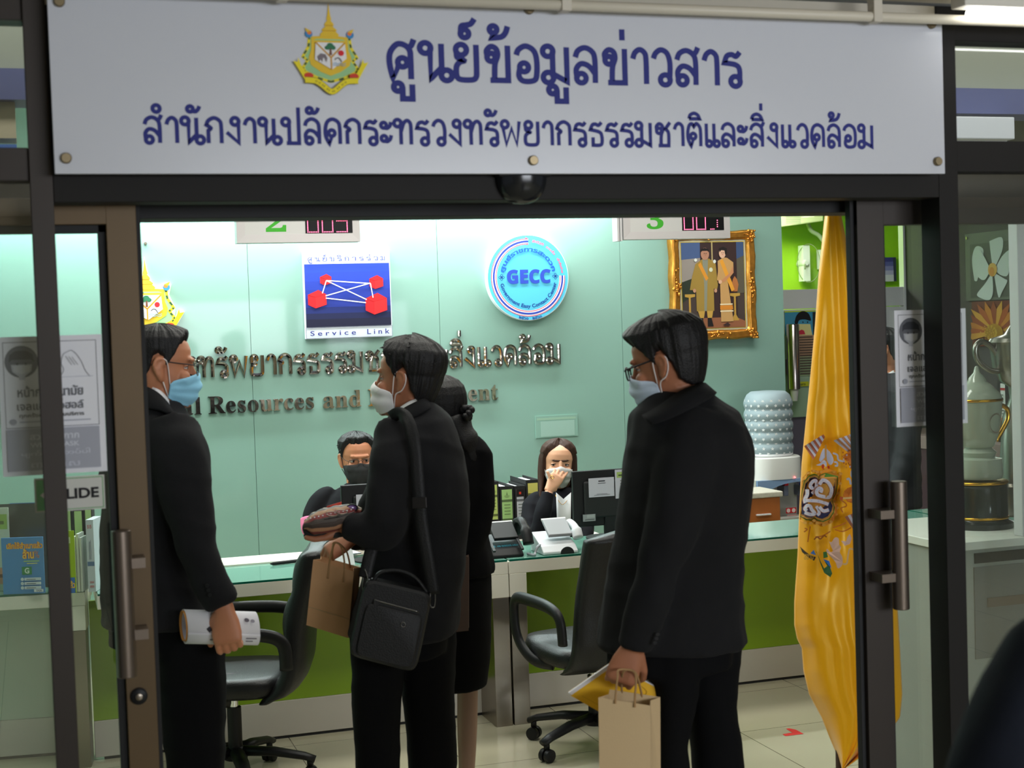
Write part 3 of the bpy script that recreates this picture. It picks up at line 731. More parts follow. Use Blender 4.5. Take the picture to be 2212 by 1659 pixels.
# ---- notices and sticker on the leaves
def notice(px0, pyt, w, h, label):
    Y = YL - .001
    p = P(px0, pyt, Y); X, Z = p.x, p.z
    r = root('mask_notice', label, 'notice', (X, Y, Z - h))
    MB().box(X, X + w, Y - .0012, Y, Z - h, Z).build('sheet', mat('notice_paper', srgb(244, 244, 250), .7), r)
    a = wall_art(Y - .0013); u = lambda s: X + s * w; v = lambda t: Z - t * h
    g1, g2, g3 = (176, 178, 190), (116, 118, 126), (70, 72, 80)
    a.line([(u(.05), v(.04)), (u(.94), v(.04)), (u(.94), v(.655)), (u(.05), v(.655))], .0012, g3, closed=True)
    a.oval(u(.22), v(.18), .16 * w, .16 * w, g2)
    a.poly([(u(.12), v(.2)), (u(.32), v(.2)), (u(.31), v(.25)), (u(.25), v(.285)), (u(.25), v(.31)), (u(.19), v(.31)), (u(.19), v(.285)), (u(.13), v(.25))], (206, 208, 216))
    a.poly([(u(.1), v(.185)), (u(.11), v(.13)), (u(.17), v(.1)), (u(.27), v(.1)), (u(.33), v(.13)), (u(.34), v(.185)), (u(.31), v(.165)), (u(.13), v(.165))], g3)
    a.oval(u(.18), v(.195), .01 * w, .013 * w, g3, 10); a.oval(u(.26), v(.195), .01 * w, .013 * w, g3, 10)
    a.poly([(u(.14), v(.21)), (u(.22), v(.203)), (u(.30), v(.21)), (u(.29), v(.25)), (u(.22), v(.27)), (u(.15), v(.25))], (226, 228, 232))
    hand = [(.58, .3), (.62, .25), (.6, .2), (.62, .14), (.66, .12), (.7, .11), (.74, .13), (.77, .16), (.8, .2), (.83, .26), (.87, .3)]
    a.line([(u(s), v(t)) for s, t in smooth_path(hand, 4)], .0011, g2); a.line([(u(.5), v(.3)), (u(.9), v(.3))], .0009, g1)
    for k in range(3): a.line([(u(.645 + .03 * k), v(.15 + .004 * k)), (u(.70 + .03 * k), v(.215))], .0009, g2)
    a.text('หน้ากากอนามัย', u(.17), u(.80), v(.435), v(.355), g2, .02)
    a.text('และ/หรือ', u(.40), u(.60), v(.47), v(.442), g2, .01)
    a.text('เจลแอลกอฮอล์', u(.16), u(.80), v(.53), v(.47), g2, .02)
    a.text('ทุกครั้งก่อนเข้ารับบริการ', u(.18), u(.80), v(.59), v(.55), g3, .02)
    a.oval(u(.12), v(.61), .032 * w, .03 * w, g1, 16); a.rect(u(.18), u(.86), v(.618), v(.61), g1)
    a.rect(u(.05), u(.94), v(.965), v(.665), g1)
    a.text('สวมหน้ากาก', u(.27), u(.74), v(.745), v(.69), (220, 222, 230), .02)
    a.text('WEAR MASK', u(.27), u(.74), v(.80), v(.765), (220, 222, 230), .02)
    a.text('မျက်နှာဖုံးတပ်ပါ', u(.18), u(.84), v(.875), v(.82), (214, 216, 226), .01)
    a.text('ពាក់ម៉ាស', u(.27), u(.74), v(.945), v(.895), (208, 210, 222), .01)
    a.build('print', r)
notice(-7, 729, .222, .308, 'printed notice asking for masks, taped to the brown door above a slide sticker')
notice(1931, 671, .222, .312, 'printed notice asking for masks, taped to the dark door beside the yellow flag')
Y = YL - .001; p0 = P(73, 1034, Y); p1 = P(228, 1098, Y)
r = root('slide_sticker', 'green and white slide sticker on the glass of the brown door', 'sticker', (p0.x, Y, p1.z))
X0, X1, Z0, Z1 = p0.x, p1.x, p1.z, p0.z
a = wall_art(Y - .001); a.rect(X0, X1, Z0, Z1, (216, 216, 208))
a.line([(X0 + .004, Z0 + .004), (X1 - .004, Z0 + .004), (X1 - .004, Z1 - .004), (X0 + .004, Z1 - .004)], .002, (120, 176, 120), closed=True)
a.rect(X0 + .005, X0 + .045, Z0 + .005, Z1 - .005, (20, 176, 76))
zc = (Z0 + Z1) / 2
a.poly([(X0 + .012, zc), (X0 + .026, zc + .012), (X0 + .026, zc + .005), (X0 + .040, zc + .005), (X0 + .040, zc - .005), (X0 + .026, zc - .005), (X0 + .026, zc - .012)], (226, 228, 224))
a.text('SLIDE', X0 + .050, X1 - .013, zc - .012, zc + .012, (24, 22, 24), .035)
a.build('print', r)
MB().box(X0, X1, Y - .001, Y, Z0, Z1).build('backing', flat(210, 212, 204), r)

# ---- partition with aluminium frame in front of the lime room
Yp = 8.82
xe = XR
b = MB()
zr = [wz(1740, y, Yp) for y in (720, 668, 625)]
b.box(XWR + .07, xe, Yp, Yp + .05, zr[1] + .004, zr[2]); b.box(XWR + .07, xe, Yp, Yp + .045, zr[0], zr[1])
b.box(wx(1950, Yp, 560), wx(1964, Yp, 560), Yp - .01, Yp + .05, 0, 3.0)
b.box(XWR + .07, XWR + .12, Yp, Yp + .05, 0, 3.0)
b.box(wx(1935, Yp, 760), wx(1950, Yp, 760) - .002, Yp + .002, Yp + .045, 0, zr[0])
struct('trim_partition', b, ALU, bevel=.002)
struct('window_5', MB().box(XWR + .12, xe - .3, Yp + .02, Yp + .026, zr[2], 3.0), GLASS)
# ------------------------------------------------------------------ things on and in front of the teal wall
# chrome lettering: every letter its own part
def pen_letters(body, px0, px1, py_t, py_b, Y, depth, w, rt, material):
    x0, x1, z0, z1 = box_px(px0, px1, py_t, py_b, Y)
    g, tw = pen_text(body, w); fx = lambda x: x0 + (x + w / 2) / (tw + w) * (x1 - x0); fy = lambda y: z0 + y * (z1 - z0)
    for st in g:
        b = MB()
        for k, (pts, cl) in enumerate(st):
            L, Rr = ribbon(pts, cl, w); n = len(L); e = .00012 * k
            f = [Vector((fx(x), Y - depth - e, fy(y))) for x, y in L] + [Vector((fx(x), Y - depth - e, fy(y))) for x, y in Rr]
            mid = [Vector((fx((x + u) / 2), Y - depth - .0012 - e, fy((y + v) / 2))) for (x, y), (u, v) in zip(L, Rr)]
            bk = [p + Vector((0, depth, 0)) for p in f]
            rng = range(n if cl else n - 1); vs = f + mid + bk
            fs = []
            for i in rng:
                j = (i + 1) % n
                fs += [(i, j, 2 * n + j, 2 * n + i), (2 * n + i, 2 * n + j, n + j, n + i), (3 * n + i, 3 * n + j, j, i), (n + i, n + j, 4 * n + j, 4 * n + i)]
            if not cl: fs += [(0, 2 * n, n, 4 * n, 3 * n), (n - 1, 3 * n - 1, 2 * n - 1, 5 * n - 1, 4 * n - 1)]
            b.add(vs, fs)
        b.build('letter', material, rt)

def font_letters(words, Y, depth, rt, material, z0, z1, xof, bold=0.0):
    """words: list of (string, x0, x1); splits into one part per letter; z0..z1 from foot to cap height"""
    for s, x0, x1 in words:
        vs, fs = text_tris(s, bold); u = np.unique(fs); lo = vs[u].min(0); hi = vs[u].max(0)
        W_ = lambda p: (x0 + (p[0] - lo[0]) / (hi[0] - lo[0]) * (x1 - x0), z0 + p[1] / CAPH * (z1 - z0))
        # islands
        par = list(range(len(vs)))
        def find(i):
            while par[i] != i: par[i] = par[par[i]]; i = par[i]
            return i
        for a_, b_, c_ in fs:
            r1, r2, r3 = find(a_), find(b_), find(c_); par[r2] = r1; par[find(c_)] = r1
        isl = {}
        for f in fs: isl.setdefault(find(f[0]), []).append(f)
        gl = sorted(isl.values(), key=lambda F: vs[np.unique(F)][:, 0].min())
        merged = []
        for F in gl:
            xs = vs[np.unique(F)][:, 0]
            if merged and xs.min() < merged[-1][1] - .02: merged[-1][0].extend(F); merged[-1][1] = max(merged[-1][1], xs.max())
            else: merged.append([list(F), xs.max()])
        for F, _ in merged:
            b = MB(); idx = {i: k for k, i in enumerate(sorted(set(int(q) for f in F for q in f)))}
            n = len(idx); fr = [Vector((W_(vs[i])[0], Y - depth, W_(vs[i])[1])) for i in idx]
            bk = [p + Vector((0, depth, 0)) for p in fr]
            edges = {}
            for f in F:
                for p, q in ((f[0], f[1]), (f[1], f[2]), (f[2], f[0])): edges[(int(p), int(q))] = 1
            sides = [(idx[p], idx[q], n + idx[q], n + idx[p]) for p, q in edges if (q, p) not in edges]
            b.add(fr + bk, [tuple(idx[int(q)] for q in f) for f in F] + sides)
            b.build('letter', material, rt)
_v, _f = text_tris('𝐑'); CAPH = _v[np.unique(_f)].max(0)[1]

LETC = mat('polished_letter', (0.60, 0.53, 0.45), 0.08, 1.0, bump=.5, bscale=8)
c = P(800, 800, YW)
r = root('thai_wall_lettering', 'row of raised polished Thai letters on the teal wall behind the desk', 'lettering', (c.x, YW, c.z))
pen_letters('กระทรวงทรัพยากรธรรมชาติและสิ่งแวดล้อม', 199, 1211, 762, 804, YW, .016, .165, r, LETC)
c = P(800, 870, YW)
r = root('english_wall_lettering', 'row of raised polished English letters under the Thai row on the teal wall', 'lettering', (c.x, YW, c.z))
zc0, zc1 = wz(640, 884.5, YW), wz(640, 848, YW)
wd = [('𝐌𝐢𝐧𝐢𝐬𝐭𝐫𝐲', -85, 120), ('𝐨𝐟', 136, 183), ('𝐍𝐚𝐭𝐮𝐫𝐚𝐥', 222, 434), ('𝐑𝐞𝐬𝐨𝐮𝐫𝐜𝐞𝐬', 449, 677), ('𝐚𝐧𝐝', 697, 779), ('𝐄𝐧𝐯𝐢𝐫𝐨𝐧𝐦𝐞𝐧𝐭', 795, 1075)]
font_letters([(s, wx(x0, YW, 868), wx(x1, YW, 868)) for s, x0, x1 in wd], YW, .016, r, LETC, zc0, zc1, 0)

# crest on the wall
c = P(318, 715, YW)
r = root('wall_crest', 'gold crest plaque with tree and red sun on the teal wall', 'crest', (c.x, YW, c.z))
L = Loc(c.x, wz(318, 742, YW), wz(318, 556, YW) - wz(318, 742, YW), .92)
out = [(0, 2.52), (.1, 2.0), (.3, 1.62), (.62, 1.72), (.8, 1.7), (.72, 1.4), (.88, 1.04), (.86, .72), (.8, .6), (1.0, .98), (1.18, .9), (.98, .6), (.7, .3), (.3, .2), (0, .05)]
pts = [L(x, y) for x, y in out] + [L(-x, y) for x, y in reversed(out[1:-1])]
MB().prism([(x, YW - .018, z) for x, z in pts], (0, .018, 0)).build('plaque', flat(236, 232, 200), r)
a = wall_art(YW - .018); emblem(a, L); a.build('crest_artwork', r)

# service link sign
Yq = YW - .03
q = lambda x, y: pxz(x, y, Yq)
x0, x1 = wx(657, Yq, 638), wx(845, Yq, 638); z1, z0 = wz(751, 542, Yq), wz(751, 730, Yq)
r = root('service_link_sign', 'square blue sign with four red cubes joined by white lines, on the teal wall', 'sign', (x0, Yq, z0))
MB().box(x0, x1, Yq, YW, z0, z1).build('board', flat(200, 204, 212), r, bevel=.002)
a = wall_art(Yq); Wd, Hd = x1 - x0, z1 - z0
u = lambda s: x0 + s * Wd; v = lambda t: z0 + t * Hd
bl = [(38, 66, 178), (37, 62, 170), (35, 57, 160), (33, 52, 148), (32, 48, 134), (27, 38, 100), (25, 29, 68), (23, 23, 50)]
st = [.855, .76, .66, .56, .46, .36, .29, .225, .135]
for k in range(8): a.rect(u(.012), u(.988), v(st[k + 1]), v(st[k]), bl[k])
def cube(cx, cy, s):
    a.poly([(u(cx - s), v(cy + s * .5)), (u(cx - s * .2), v(cy + s * .22)), (u(cx - s * .2), v(cy - s)), (u(cx - s), v(cy - s * .6))], (206, 26, 34))
    a.poly([(u(cx - s * .2), v(cy + s * .22)), (u(cx + s), v(cy + s * .5)), (u(cx + s), v(cy - s * .62)), (u(cx - s * .2), v(cy - s))], (232, 34, 38))
    a.poly([(u(cx - s), v(cy + s * .5)), (u(cx + .15 * s), v(cy + s)), (u(cx + s), v(cy + s * .5)), (u(cx - s * .2), v(cy + s * .22))], (218, 30, 36))
cube(.25, .675, .065); cube(.83, .635, .08); cube(.145, .455, .105); cube(.82, .385, .125)
wl = (232, 232, 240)
for p in (((.255, .665), (.205, .52)), ((.255, .665), (.76, .62)), ((.255, .665), (.71, .435)), ((.76, .62), (.785, .455)), ((.24, .49), (.76, .625)), ((.24, .465), (.70, .40))):
    a.line([(u(p[0][0]), v(p[0][1])), (u(p[1][0]), v(p[1][1]))], .0055, wl)
a.line([(u(.006), v(.006)), (u(.994), v(.006)), (u(.994), v(.128)), (u(.006), v(.128))], .0016, (44, 48, 100), closed=True)
xs = u(.05); 
for ch, k in zip(['ศู', 'น', 'ย์', 'บ', 'ริ', 'ก', 'า', 'ร', 'ร่', 'ว', 'ม'], range(11)):
    g0 = .05 + k * .0835
    a.pen(ch, u(g0), u(g0 + .055), v(.885), v(.93), (78, 86, 170), .14)
a.text('S e r v i c e', u(.05), u(.57), v(.036), v(.092), (44, 48, 130), .012); a.text('L i n k', u(.70), u(.96), v(.036), v(.095), (44, 48, 130), .012)
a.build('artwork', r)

# round GECC sign
Yq = YW - .045
c = P(1141, 599.5, Yq); Rg = (wx(1229, Yq, 600) - wx(1053, Yq, 600)) / 2
r = root('round_contact_center_sign', 'round light blue sign lettered GECC on the teal wall', 'sign', (c.x, Yq, c.z))
MB().lathe((c.x, YW, c.z), [(Rg, 0), (Rg, .043), (Rg - .003, .045)], 72, axis=(0, -1, 0)).build('disc', flat(232, 240, 244), r, smooth='angle')
a = wall_art(Yq); X, Z = c.x, c.z; k = Rg / 740.0     # 740: disc radius in the close-up
sky = (84, 184, 216); nv = (20, 62, 140); rd = (226, 74, 104)
a.oval(X, Z, Rg - .004, Rg - .004, sky, 72)
ro, ri = 628 * k, 612 * k
for a0, a1 in ((90, 358 - 0), ):
    pass
def band(a0, a1):
    a.arc(X, Z, 616 * k, a0, a1, 100 * k, (240, 236, 244), 60)
    a.arc(X, Z, 664 * k, a0, a1, 12 * k, rd, 60); a.arc(X, Z, 580 * k, a0, a1, 12 * k, rd, 60)
    a.arc(X, Z, 622 * k, a0, a1, 30 * k, (40, 64, 170), 60)
band(88, 300); band(300, 362)
a.poly([(X - 30 * k, Z + 700 * k), (X + 10 * k, Z + 664 * k), (X - 30 * k, Z + 655 * k)], rd); a.poly([(X - 10 * k, Z + 588 * k), (X + 20 * k, Z + 582 * k), (X - 12 * k, Z + 556 * k)], rd)
a.text('𝗚𝗘𝗖𝗖', X - 388 * k, X + 410 * k, Z - 106 * k, Z + 140 * k, (44, 72, 178), .03)
a.text_arc('ศูนย์ราชการสะดวก', X, Z, 452 * k, 168, 12, 76 * k, (30, 92, 186), .045)
a.text_arc('Government Easy Contact Center', X, Z, 520 * k, 191, 349, 62 * k, nv, .03, inward=True)
a.text_arc('สะดวก', X, Z, 610 * k, 82, 62, 44 * k, rd, .03); a.text_arc('รวดเร็ว', X, Z, 610 * k, 57, 38, 44 * k, rd, .03); a.text_arc('เข้าถึงง่าย', X, Z, 610 * k, 31, 6, 44 * k, rd, .03)
a.text_arc('๒๕๖๑ - ๒๕๖๓', X, Z, 726 * k, 254, 288, 46 * k, nv, .03, inward=True)
for sg in (-1, 1):
    for t in range(4):
        fx, fz = X + sg * 487 * k, Z + 12 * k; t = t * math.pi / 2
        a.oval(fx + 33 * k * math.cos(t), fz + 33 * k * math.sin(t), 22 * k, 22 * k, nv, 12); a.oval(fx + 33 * k * math.cos(t), fz + 33 * k * math.sin(t), 12 * k, 12 * k, sky, 12)
    a.oval(fx, fz, 16 * k, 16 * k, nv, 12)
a.build('artwork', r)

# gilt framed portrait
Yq = YW - .05
fx0, fx1 = wx(1452, Yq, 620), wx(1634, Yq, 620); fz1, fz0 = wz(1545, 497, Yq), wz(1545, 734, Yq)
r = root('portrait_frame', 'ornate gilt picture frame with a couple in gold robes, on the teal wall', 'picture', (fx0, Yq, fz0))
b = MB(); wdt = .058
prof = [(0, .0, .05), (.004, .0, .0), (.016, .0, -.012), (.030, 0, .004), (.040, 0, -.006), (.052, 0, .006), (.058, 0, .02)]
rings = []
def rect_ring(ins, y):
    out = []
    cs = [(fx0 + ins, fz0 + ins), (fx1 - ins, fz0 + ins), (fx1 - ins, fz1 - ins), (fx0 + ins, fz1 - ins)]
    for i in range(4):
        p, q_ = cs[i], cs[(i + 1) % 4]; n = 26
        for j in range(n):
            t = j / n
            wv = .0035 * math.sin(t * math.pi * 6) * (1 if ins < .01 else .4)
            nx, nz = ((0, -1), (1, 0), (0, 1), (-1, 0))[i]
            out.append(Vector((p[0] + (q_[0] - p[0]) * t + nx * wv, y + .0025 * math.sin(j * 2.4 + ins * 300), p[1] + (q_[1] - p[1]) * t + nz * wv)))
    return out
for ins, _, dy in prof: rings.append(rect_ring(ins, Yq + dy))
b.loft(rings, caps=False)
fr = b.build('frame', GOLD, r, smooth=True)
b = MB(); rnd = random.Random(3)
for cx, cz in ((fx0, fz0), (fx1, fz0), (fx1, fz1), (fx0, fz1), ((fx0 + fx1) / 2, fz0), ((fx0 + fx1) / 2, fz1), (fx0, (fz0 + fz1) / 2), (fx1, (fz0 + fz1) / 2)):
    ax = cx + (.03 if cx == fx0 else -.03 if cx == fx1 else 0); az = cz + (.03 if cz == fz0 else -.03 if cz == fz1 else 0)
    for k in range(26):
        dx, dz = rnd.gauss(0, .022), rnd.gauss(0, .022)
        if cx in (fx0, fx1) and cz not in (fz0, fz1): dx *= .45; dz *= 1.6
        elif cz in (fz0, fz1) and cx not in (fx0, fx1): dz *= .45; dx *= 1.6
        X_, Z_ = min(max(ax + dx, fx0 + .006), fx1 - .006), min(max(az + dz, fz0 + .006), fz1 - .006)
        if fx0 + .056 < X_ < fx1 - .056 and fz0 + .056 < Z_ < fz1 - .056: continue
        b.ball((X_, Yq - .006 + rnd.uniform(-.004, .006), Z_), rnd.uniform(.004, .009), 8, sx=rnd.uniform(.7, 1.6), sz=rnd.uniform(.7, 1.6))
o = b.build('carved_ornament', GOLD, r, smooth=True); o['kind'] = 'stuff'
mx0, mx1, mz0, mz1 = fx0 + .056, fx1 - .056, fz0 + .056, fz1 - .056
MB().box(mx0, mx1, Yq + .018, YW, mz0, mz1).build('mount', flat(186, 178, 152), r)
a = wall_art(Yq + .0178)
px0, px1, pz0, pz1 = mx0 + .014, mx1 - .014, mz0 + .014, mz1 - .014
u = lambda s: px0 + s * (px1 - px0); v = lambda t: pz1 - t * (pz1 - pz0); pl = lambda pts, col: a.poly([(u(x), v(y)) for x, y in pts], col)
a.rect(px0 - .004, px1 + .004, pz0 - .004, pz1 + .004, (212, 184, 60))
a.rect(px0, px1, pz0, pz1, (70, 58, 54))
pl([(0, 0), (.3, 0), (.3, .22), (0, .25)], (72, 92, 136)); pl([(0, .2), (.3, .18), (.3, .5), (0, .5)], (150, 140, 134)); pl([(0, .46), (.16, .42), (.2, .6), (.0, .7)], (44, 52, 40))
pl([(.3, 0), (.88, 0), (.88, .9), (.3, .9)], (56, 38, 38)); pl([(.48, 0), (.50, 0), (.50, .6), (.48, .6)], (180, 160, 110)); pl([(.88, 0), (1, 0), (1, .2), (.88, .2)], (60, 80, 120)); pl([(.88, .2), (1, .16), (1, .6), (.88, .6)], (90, 84, 70))
pl([(0, .93), (.2, .88), (.85, .88), (1, .93), (1, 1), (0, 1)], (146, 92, 64))
for x in (.1, .82): pl([(x - .06, .6), (x + .1, .6), (x + .1, .63), (x + .03, .64), (x + .03, .85), (x + .08, .92), (x - .05, .92), (x, .85), (x, .64), (x - .06, .63)], (186, 146, 66))
pl([(.80, .58), (.79, .5), (.81, .44), (.84, .4), (.88, .44), (.9, .5), (.88, .58)], (178, 110, 62))
# man in a long gold robe
pl([(.22, .25), (.34, .19), (.44, .19), (.54, .25), (.57, .5), (.55, .56), (.5, .54), (.5, .8), (.22, .8), (.22, .56), (.12, .55), (.16, .4)], (156, 126, 58))
pl([(.33, .2), (.42, .2), (.40, .5), (.38, .8), (.34, .8), (.35, .5)], (134, 134, 118)); pl([(.26, .26), (.3, .23), (.42, .42), (.38, .45)], (214, 142, 46))
pl([(.24, .8), (.35, .8), (.33, .88), (.27, .88)], (190, 150, 70)); pl([(.38, .8), (.48, .8), (.46, .88), (.39, .88)], (190, 150, 70)); pl([(.24, .88), (.32, .88), (.31, .98), (.22, .98)], (30, 26, 26)); pl([(.39, .88), (.45, .88), (.48, .98), (.39, .98)], (30, 26, 26))
a.oval(u(.372), v(.135), .027, .036, (178, 128, 104), 20); pl([(.30, .12), (.31, .08), (.37, .065), (.43, .08), (.44, .12), (.41, .1), (.33, .1)], (30, 24, 24))
a.oval(u(.46), v(.32), .012, .013, (206, 206, 180), 12); a.oval(u(.22), v(.205), .010, .010, (220, 220, 214), 10); a.oval(u(.52), v(.225), .010, .011, (220, 220, 214), 10)
a.oval(u(.19), v(.56), .010, .012, (190, 140, 112), 10); a.oval(u(.525), v(.565), .010, .012, (190, 140, 112), 10)
# woman in a gold dress
pl([(.57, .22), (.66, .18), (.72, .185), (.82, .24), (.82, .36), (.72, .45), (.80, .93), (.6, .93), (.6, .47), (.55, .44), (.57, .34)], (190, 146, 92))
pl([(.6, .22), (.65, .2), (.78, .45), (.83, .56), (.78, .58), (.7, .42)], (220, 150, 50)); pl([(.59, .74), (.79, .74), (.80, .79), (.59, .79)], (206, 128, 46)); pl([(.59, .72), (.79, .72), (.79, .735), (.59, .735)], (226, 206, 170)); pl([(.59, .80), (.80, .80), (.80, .815), (.59, .815)], (226, 206, 170))
pl([(.81, .28), (.82, .36), (.66, .47), (.62, .45), (.76, .36)], (190, 130, 92)); a.oval(u(.6), v(.465), .012, .012, (214, 168, 140), 10)
a.oval(u(.645), v(.13), .022, .03, (216, 172, 146), 20); pl([(.6, .12), (.6, .07), (.66, .055), (.72, .075), (.72, .13), (.69, .15), (.68, .1), (.63, .095)], (28, 22, 22))
pl([(.62, .97), (.70, .94), (.75, .97), (.70, .98)], (60, 40, 40))
for cx, cz, w_, col in ((.358, .13, .004, (40, 30, 28)), (.386, .13, .004, (40, 30, 28)), (.636, .126, .0035, (40, 30, 28)), (.662, .126, .0035, (40, 30, 28))): a.oval(u(cx), v(cz), w_, .002, col, 8)
a.rect(u(.36), u(.388), v(.152), v(.149), (140, 70, 64)); a.rect(u(.636), u(.658), v(.148), v(.144), (190, 60, 64))
a.build('painting', r)

# faint plastic pocket on the wall above the seated woman
Yq = YW - .006
x0, x1 = wx(1157, Yq, 920), wx(1248, Yq, 920); z1, z0 = wz(1200, 897, Yq), wz(1200, 944, Yq)
r = root('wall_pocket', 'pale plastic document pocket stuck to the teal wall above the woman in the grey mask', 'pocket', (x0, Yq, z0))
MB().box(x0, x1, Yq, YW, z0, z1).build('pocket_sleeve', mat('clear_sleeve', srgb(134, 170, 157), .25), r)
a = wall_art(Yq); a.rect(x0 + .01, x1 - .01, z1 - .025, z1 - .012, (144, 176, 156)); a.rect(x0 + .03, x1 - .02, z0 + .006, z1 - .032, (150, 182, 171)); a.text('Thai', x0 + .10, x0 + .135, z0 + .05, z0 + .06, (124, 160, 150)) if False else None
a.build('insert_card', r)
c = P(314, 526, YW)
r = root('glass_fixing', 'small steel standoff button on the bright top of the teal wall', 'fixing', c)
MB().lathe(c, [(.008, 0), (.008, .012), (.006, .015)], 18, axis=(0, -1, 0)).build('button', STEEL, r, smooth='angle')

# hanging queue number boards
def queue_board(px0, px1, pyb, num, digits, label, dots=None, lx=None, nx=None):
    Yd = 6.2; pm = (px0 + px1) / 2
    x0, x1 = wx(px0, Yd, 500), wx(px1, Yd, 500); z0 = wz(pm, pyb, Yd); z1 = z0 + .30
    k = (x1 - x0) / (px1 - px0)
    r = root('queue_display', label, 'queue display', (x0, Yd, z0), 'queue number displays over the desk')
    fw = .034
    b = MB(); b.box(x0, x1, Yd + .001, Yd + .06, z0, z1)
    b.build('casing', mat('display_back', srgb(200, 200, 204), .45, .3), r)
    b = MB()
    O = [(x0, z0), (x1, z0), (x1, z1), (x0, z1)]; I = [(x0 + fw, z0 + fw), (x1 - fw, z0 + fw), (x1 - fw, z1 - fw), (x0 + fw, z1 - fw)]
    for i in range(4):
        j = (i + 1) % 4
        b.add([(O[i][0], Yd, O[i][1]), (O[j][0], Yd, O[j][1]), (I[j][0], Yd - .0, I[j][1]), (I[i][0], Yd, I[i][1]), (O[i][0], Yd - .006, O[i][1]), (O[j][0], Yd - .006, O[j][1]), (I[j][0], Yd - .003, I[j][1]), (I[i][0], Yd - .003, I[i][1])], [(4, 5, 6, 7), (0, 1, 5, 4), (3, 2, 6, 7), (0, 4, 7, 3), (1, 2, 6, 5)])
    b.build('frame', mat('display_frame', srgb(222, 216, 218), .4), r)
    MB().box(x0 + fw, x1 - fw, Yd - .002, Yd, z0 + fw, z1 - fw).build('face', flat(226, 224, 224), r)
    a = wall_art(Yd - .002); n0, n1 = x0 + nx[0] * k, x0 + nx[1] * k
    a.text(num, n0, n1, z0 + .045, z0 + .135, (78, 190, 60), .012); a.build('number', r, 'green printed number')
    d0, d1 = x0 + lx[0] * k, x0 + lx[1] * k; dz0 = z0 + .037; dz1 = z0 + .146
    MB().box(d0, d1, Yd - .004, Yd - .002, dz0, dz1).build('led_panel', mat('led_black', (.004, .003, .004), .35), r)
    led = mat('led_red', (.5, .0, .05), .4, emit=(1.0, .10, .20), estr=4.5)
    b = MB(); hh = .046; dw = .044
    segs = {'0': 'abcdef', '3': 'abcdg', '5': 'acdfg'}
    for i, ch in enumerate(digits):
        ox = d0 + .010 + i * .062; oz = dz0 + .005
        pts = set()
        nn = 6; nv_ = 7
        for sgm in segs[ch]:
            if sgm in 'agd':
                zz = {'a': 2, 'g': 1, 'd': 0}[sgm]
                for q_ in range(nn + 1): pts.add((round(q_ / nn * dw, 4), round(zz * hh, 4)))
            else:
                xx = dw if sgm in 'bc' else 0; zb = 0 if sgm in 'ce' else hh
                for q_ in range(nv_ + 1): pts.add((xx, round(zb + q_ / nv_ * hh, 4)))
        for (qx, qz) in pts: b.lathe((ox + qx, Yd - .004, oz + qz), [(.0024, 0), (.0024, .0006)], 8, axis=(0, -1, 0))
    if dots:
        for qx, qz in dots: b.lathe((d0 + qx, Yd - .004, dz0 + .005 + qz), [(.0024, 0), (.0024, .0006)], 8, axis=(0, -1, 0))
    b.build('led_digits', led, r)
    for x in (x0 + .06, x1 - .06): MB().tube([(x, Yd + .03, z1), (x, Yd + .03, 3.0)], .006, 8).build('hanger_rod', ALU, r, smooth=True)
    return r, x0, z0, z1, Yd
queue_board(511, 777, 523.5, '𝟐', '003', 'white hanging queue display with a green 2 above the blue cube sign', None, (147, 250), (62, 106))
r, x0, z0, z1, Yd = queue_board(1346, 1576, 516, '𝟑', '00', 'white hanging queue display with a green 3 above the gilt portrait', [(.134, .064), (.134, .076), (.176, .005 + .006), (.176, .02), (.176, .03), (.176, .04), (.142, 0), (.150, 0), (.158, 0)], (126, 217), (50, 86))
for k in range(2): MB().box(x0 - .028 + .014 * k, x0 - .018 + .014 * k, Yd + .0, Yd + .06, z0 - .006, z1).build('side_bracket', ALU, r)
# ------------------------------------------------------------------ service counters
ZT = .725
def counter(label, o, e, n, L, legs, depth=.44, white=.30, panel=GREENP, group='service counter units', pad=.01):
    """o: front left foot on the floor, e along the front, n towards the staff"""
    o, e, n = Vector(o), Vector(e).normalized(), Vector(n).normalized(); up = Vector((0, 0, 1))
    r = root('service_counter', label, 'counter', o, group)
    def bx(mb, a0, a1, b0, b1, z0, z1, mi=None):
        mb.obox(o + e * ((a0 + a1) / 2) + n * ((b0 + b1) / 2) + up * ((z0 + z1) / 2), e * ((a1 - a0) / 2), n * ((b1 - b0) / 2), up * ((z1 - z0) / 2), mi); return mb
    D = depth + white
    bx(MB(), 0, L, 0, D, ZT - .055, ZT).build('worktop', LAMW, r, bevel=.002)
    b = bx(MB(), .004, L - .004, .002, depth, ZT + .0005, ZT + .008, 0)
    bx(b, .003, L - .003, .0, .002, ZT + .0005, ZT + .0085, 1)
    b.build('glass_top', [GTOP, GEDGE], r)
    if white > .05: bx(MB(), .0, L, depth + .002, D, ZT + .0005, ZT + .016).build('back_ledge', LAMW, r, bevel=.002)
    bx(MB(), pad, L - .01, .23, .25, .165, ZT - .056).build('front_panel', panel, r)
    bx(MB(), pad, L - .01, .222, .25, .012, .164).build('kickboard', KICK, r, bevel=.002)
    bx(MB(), .01, L - .01, .226, .25, .0, .011).build('plinth', BLACKM, r)
    for a0, a1 in legs:
        l = bx(MB(), a0, a1, .0, .225, .0, ZT - .158).build('leg', STEEL, r, bevel=.0015)
        bx(MB(), a0 - .002, a1 + .002, -.001, .225, ZT - .157, ZT - .0555).build('leg_block', LAMW, r, bevel=.0015)
    return r
YC = 6.15
E1, N1 = Vector((1, 0, 0)), Vector((0, 1, 0))
xb0, xb1 = .207, wx(1098, YC, 1215)
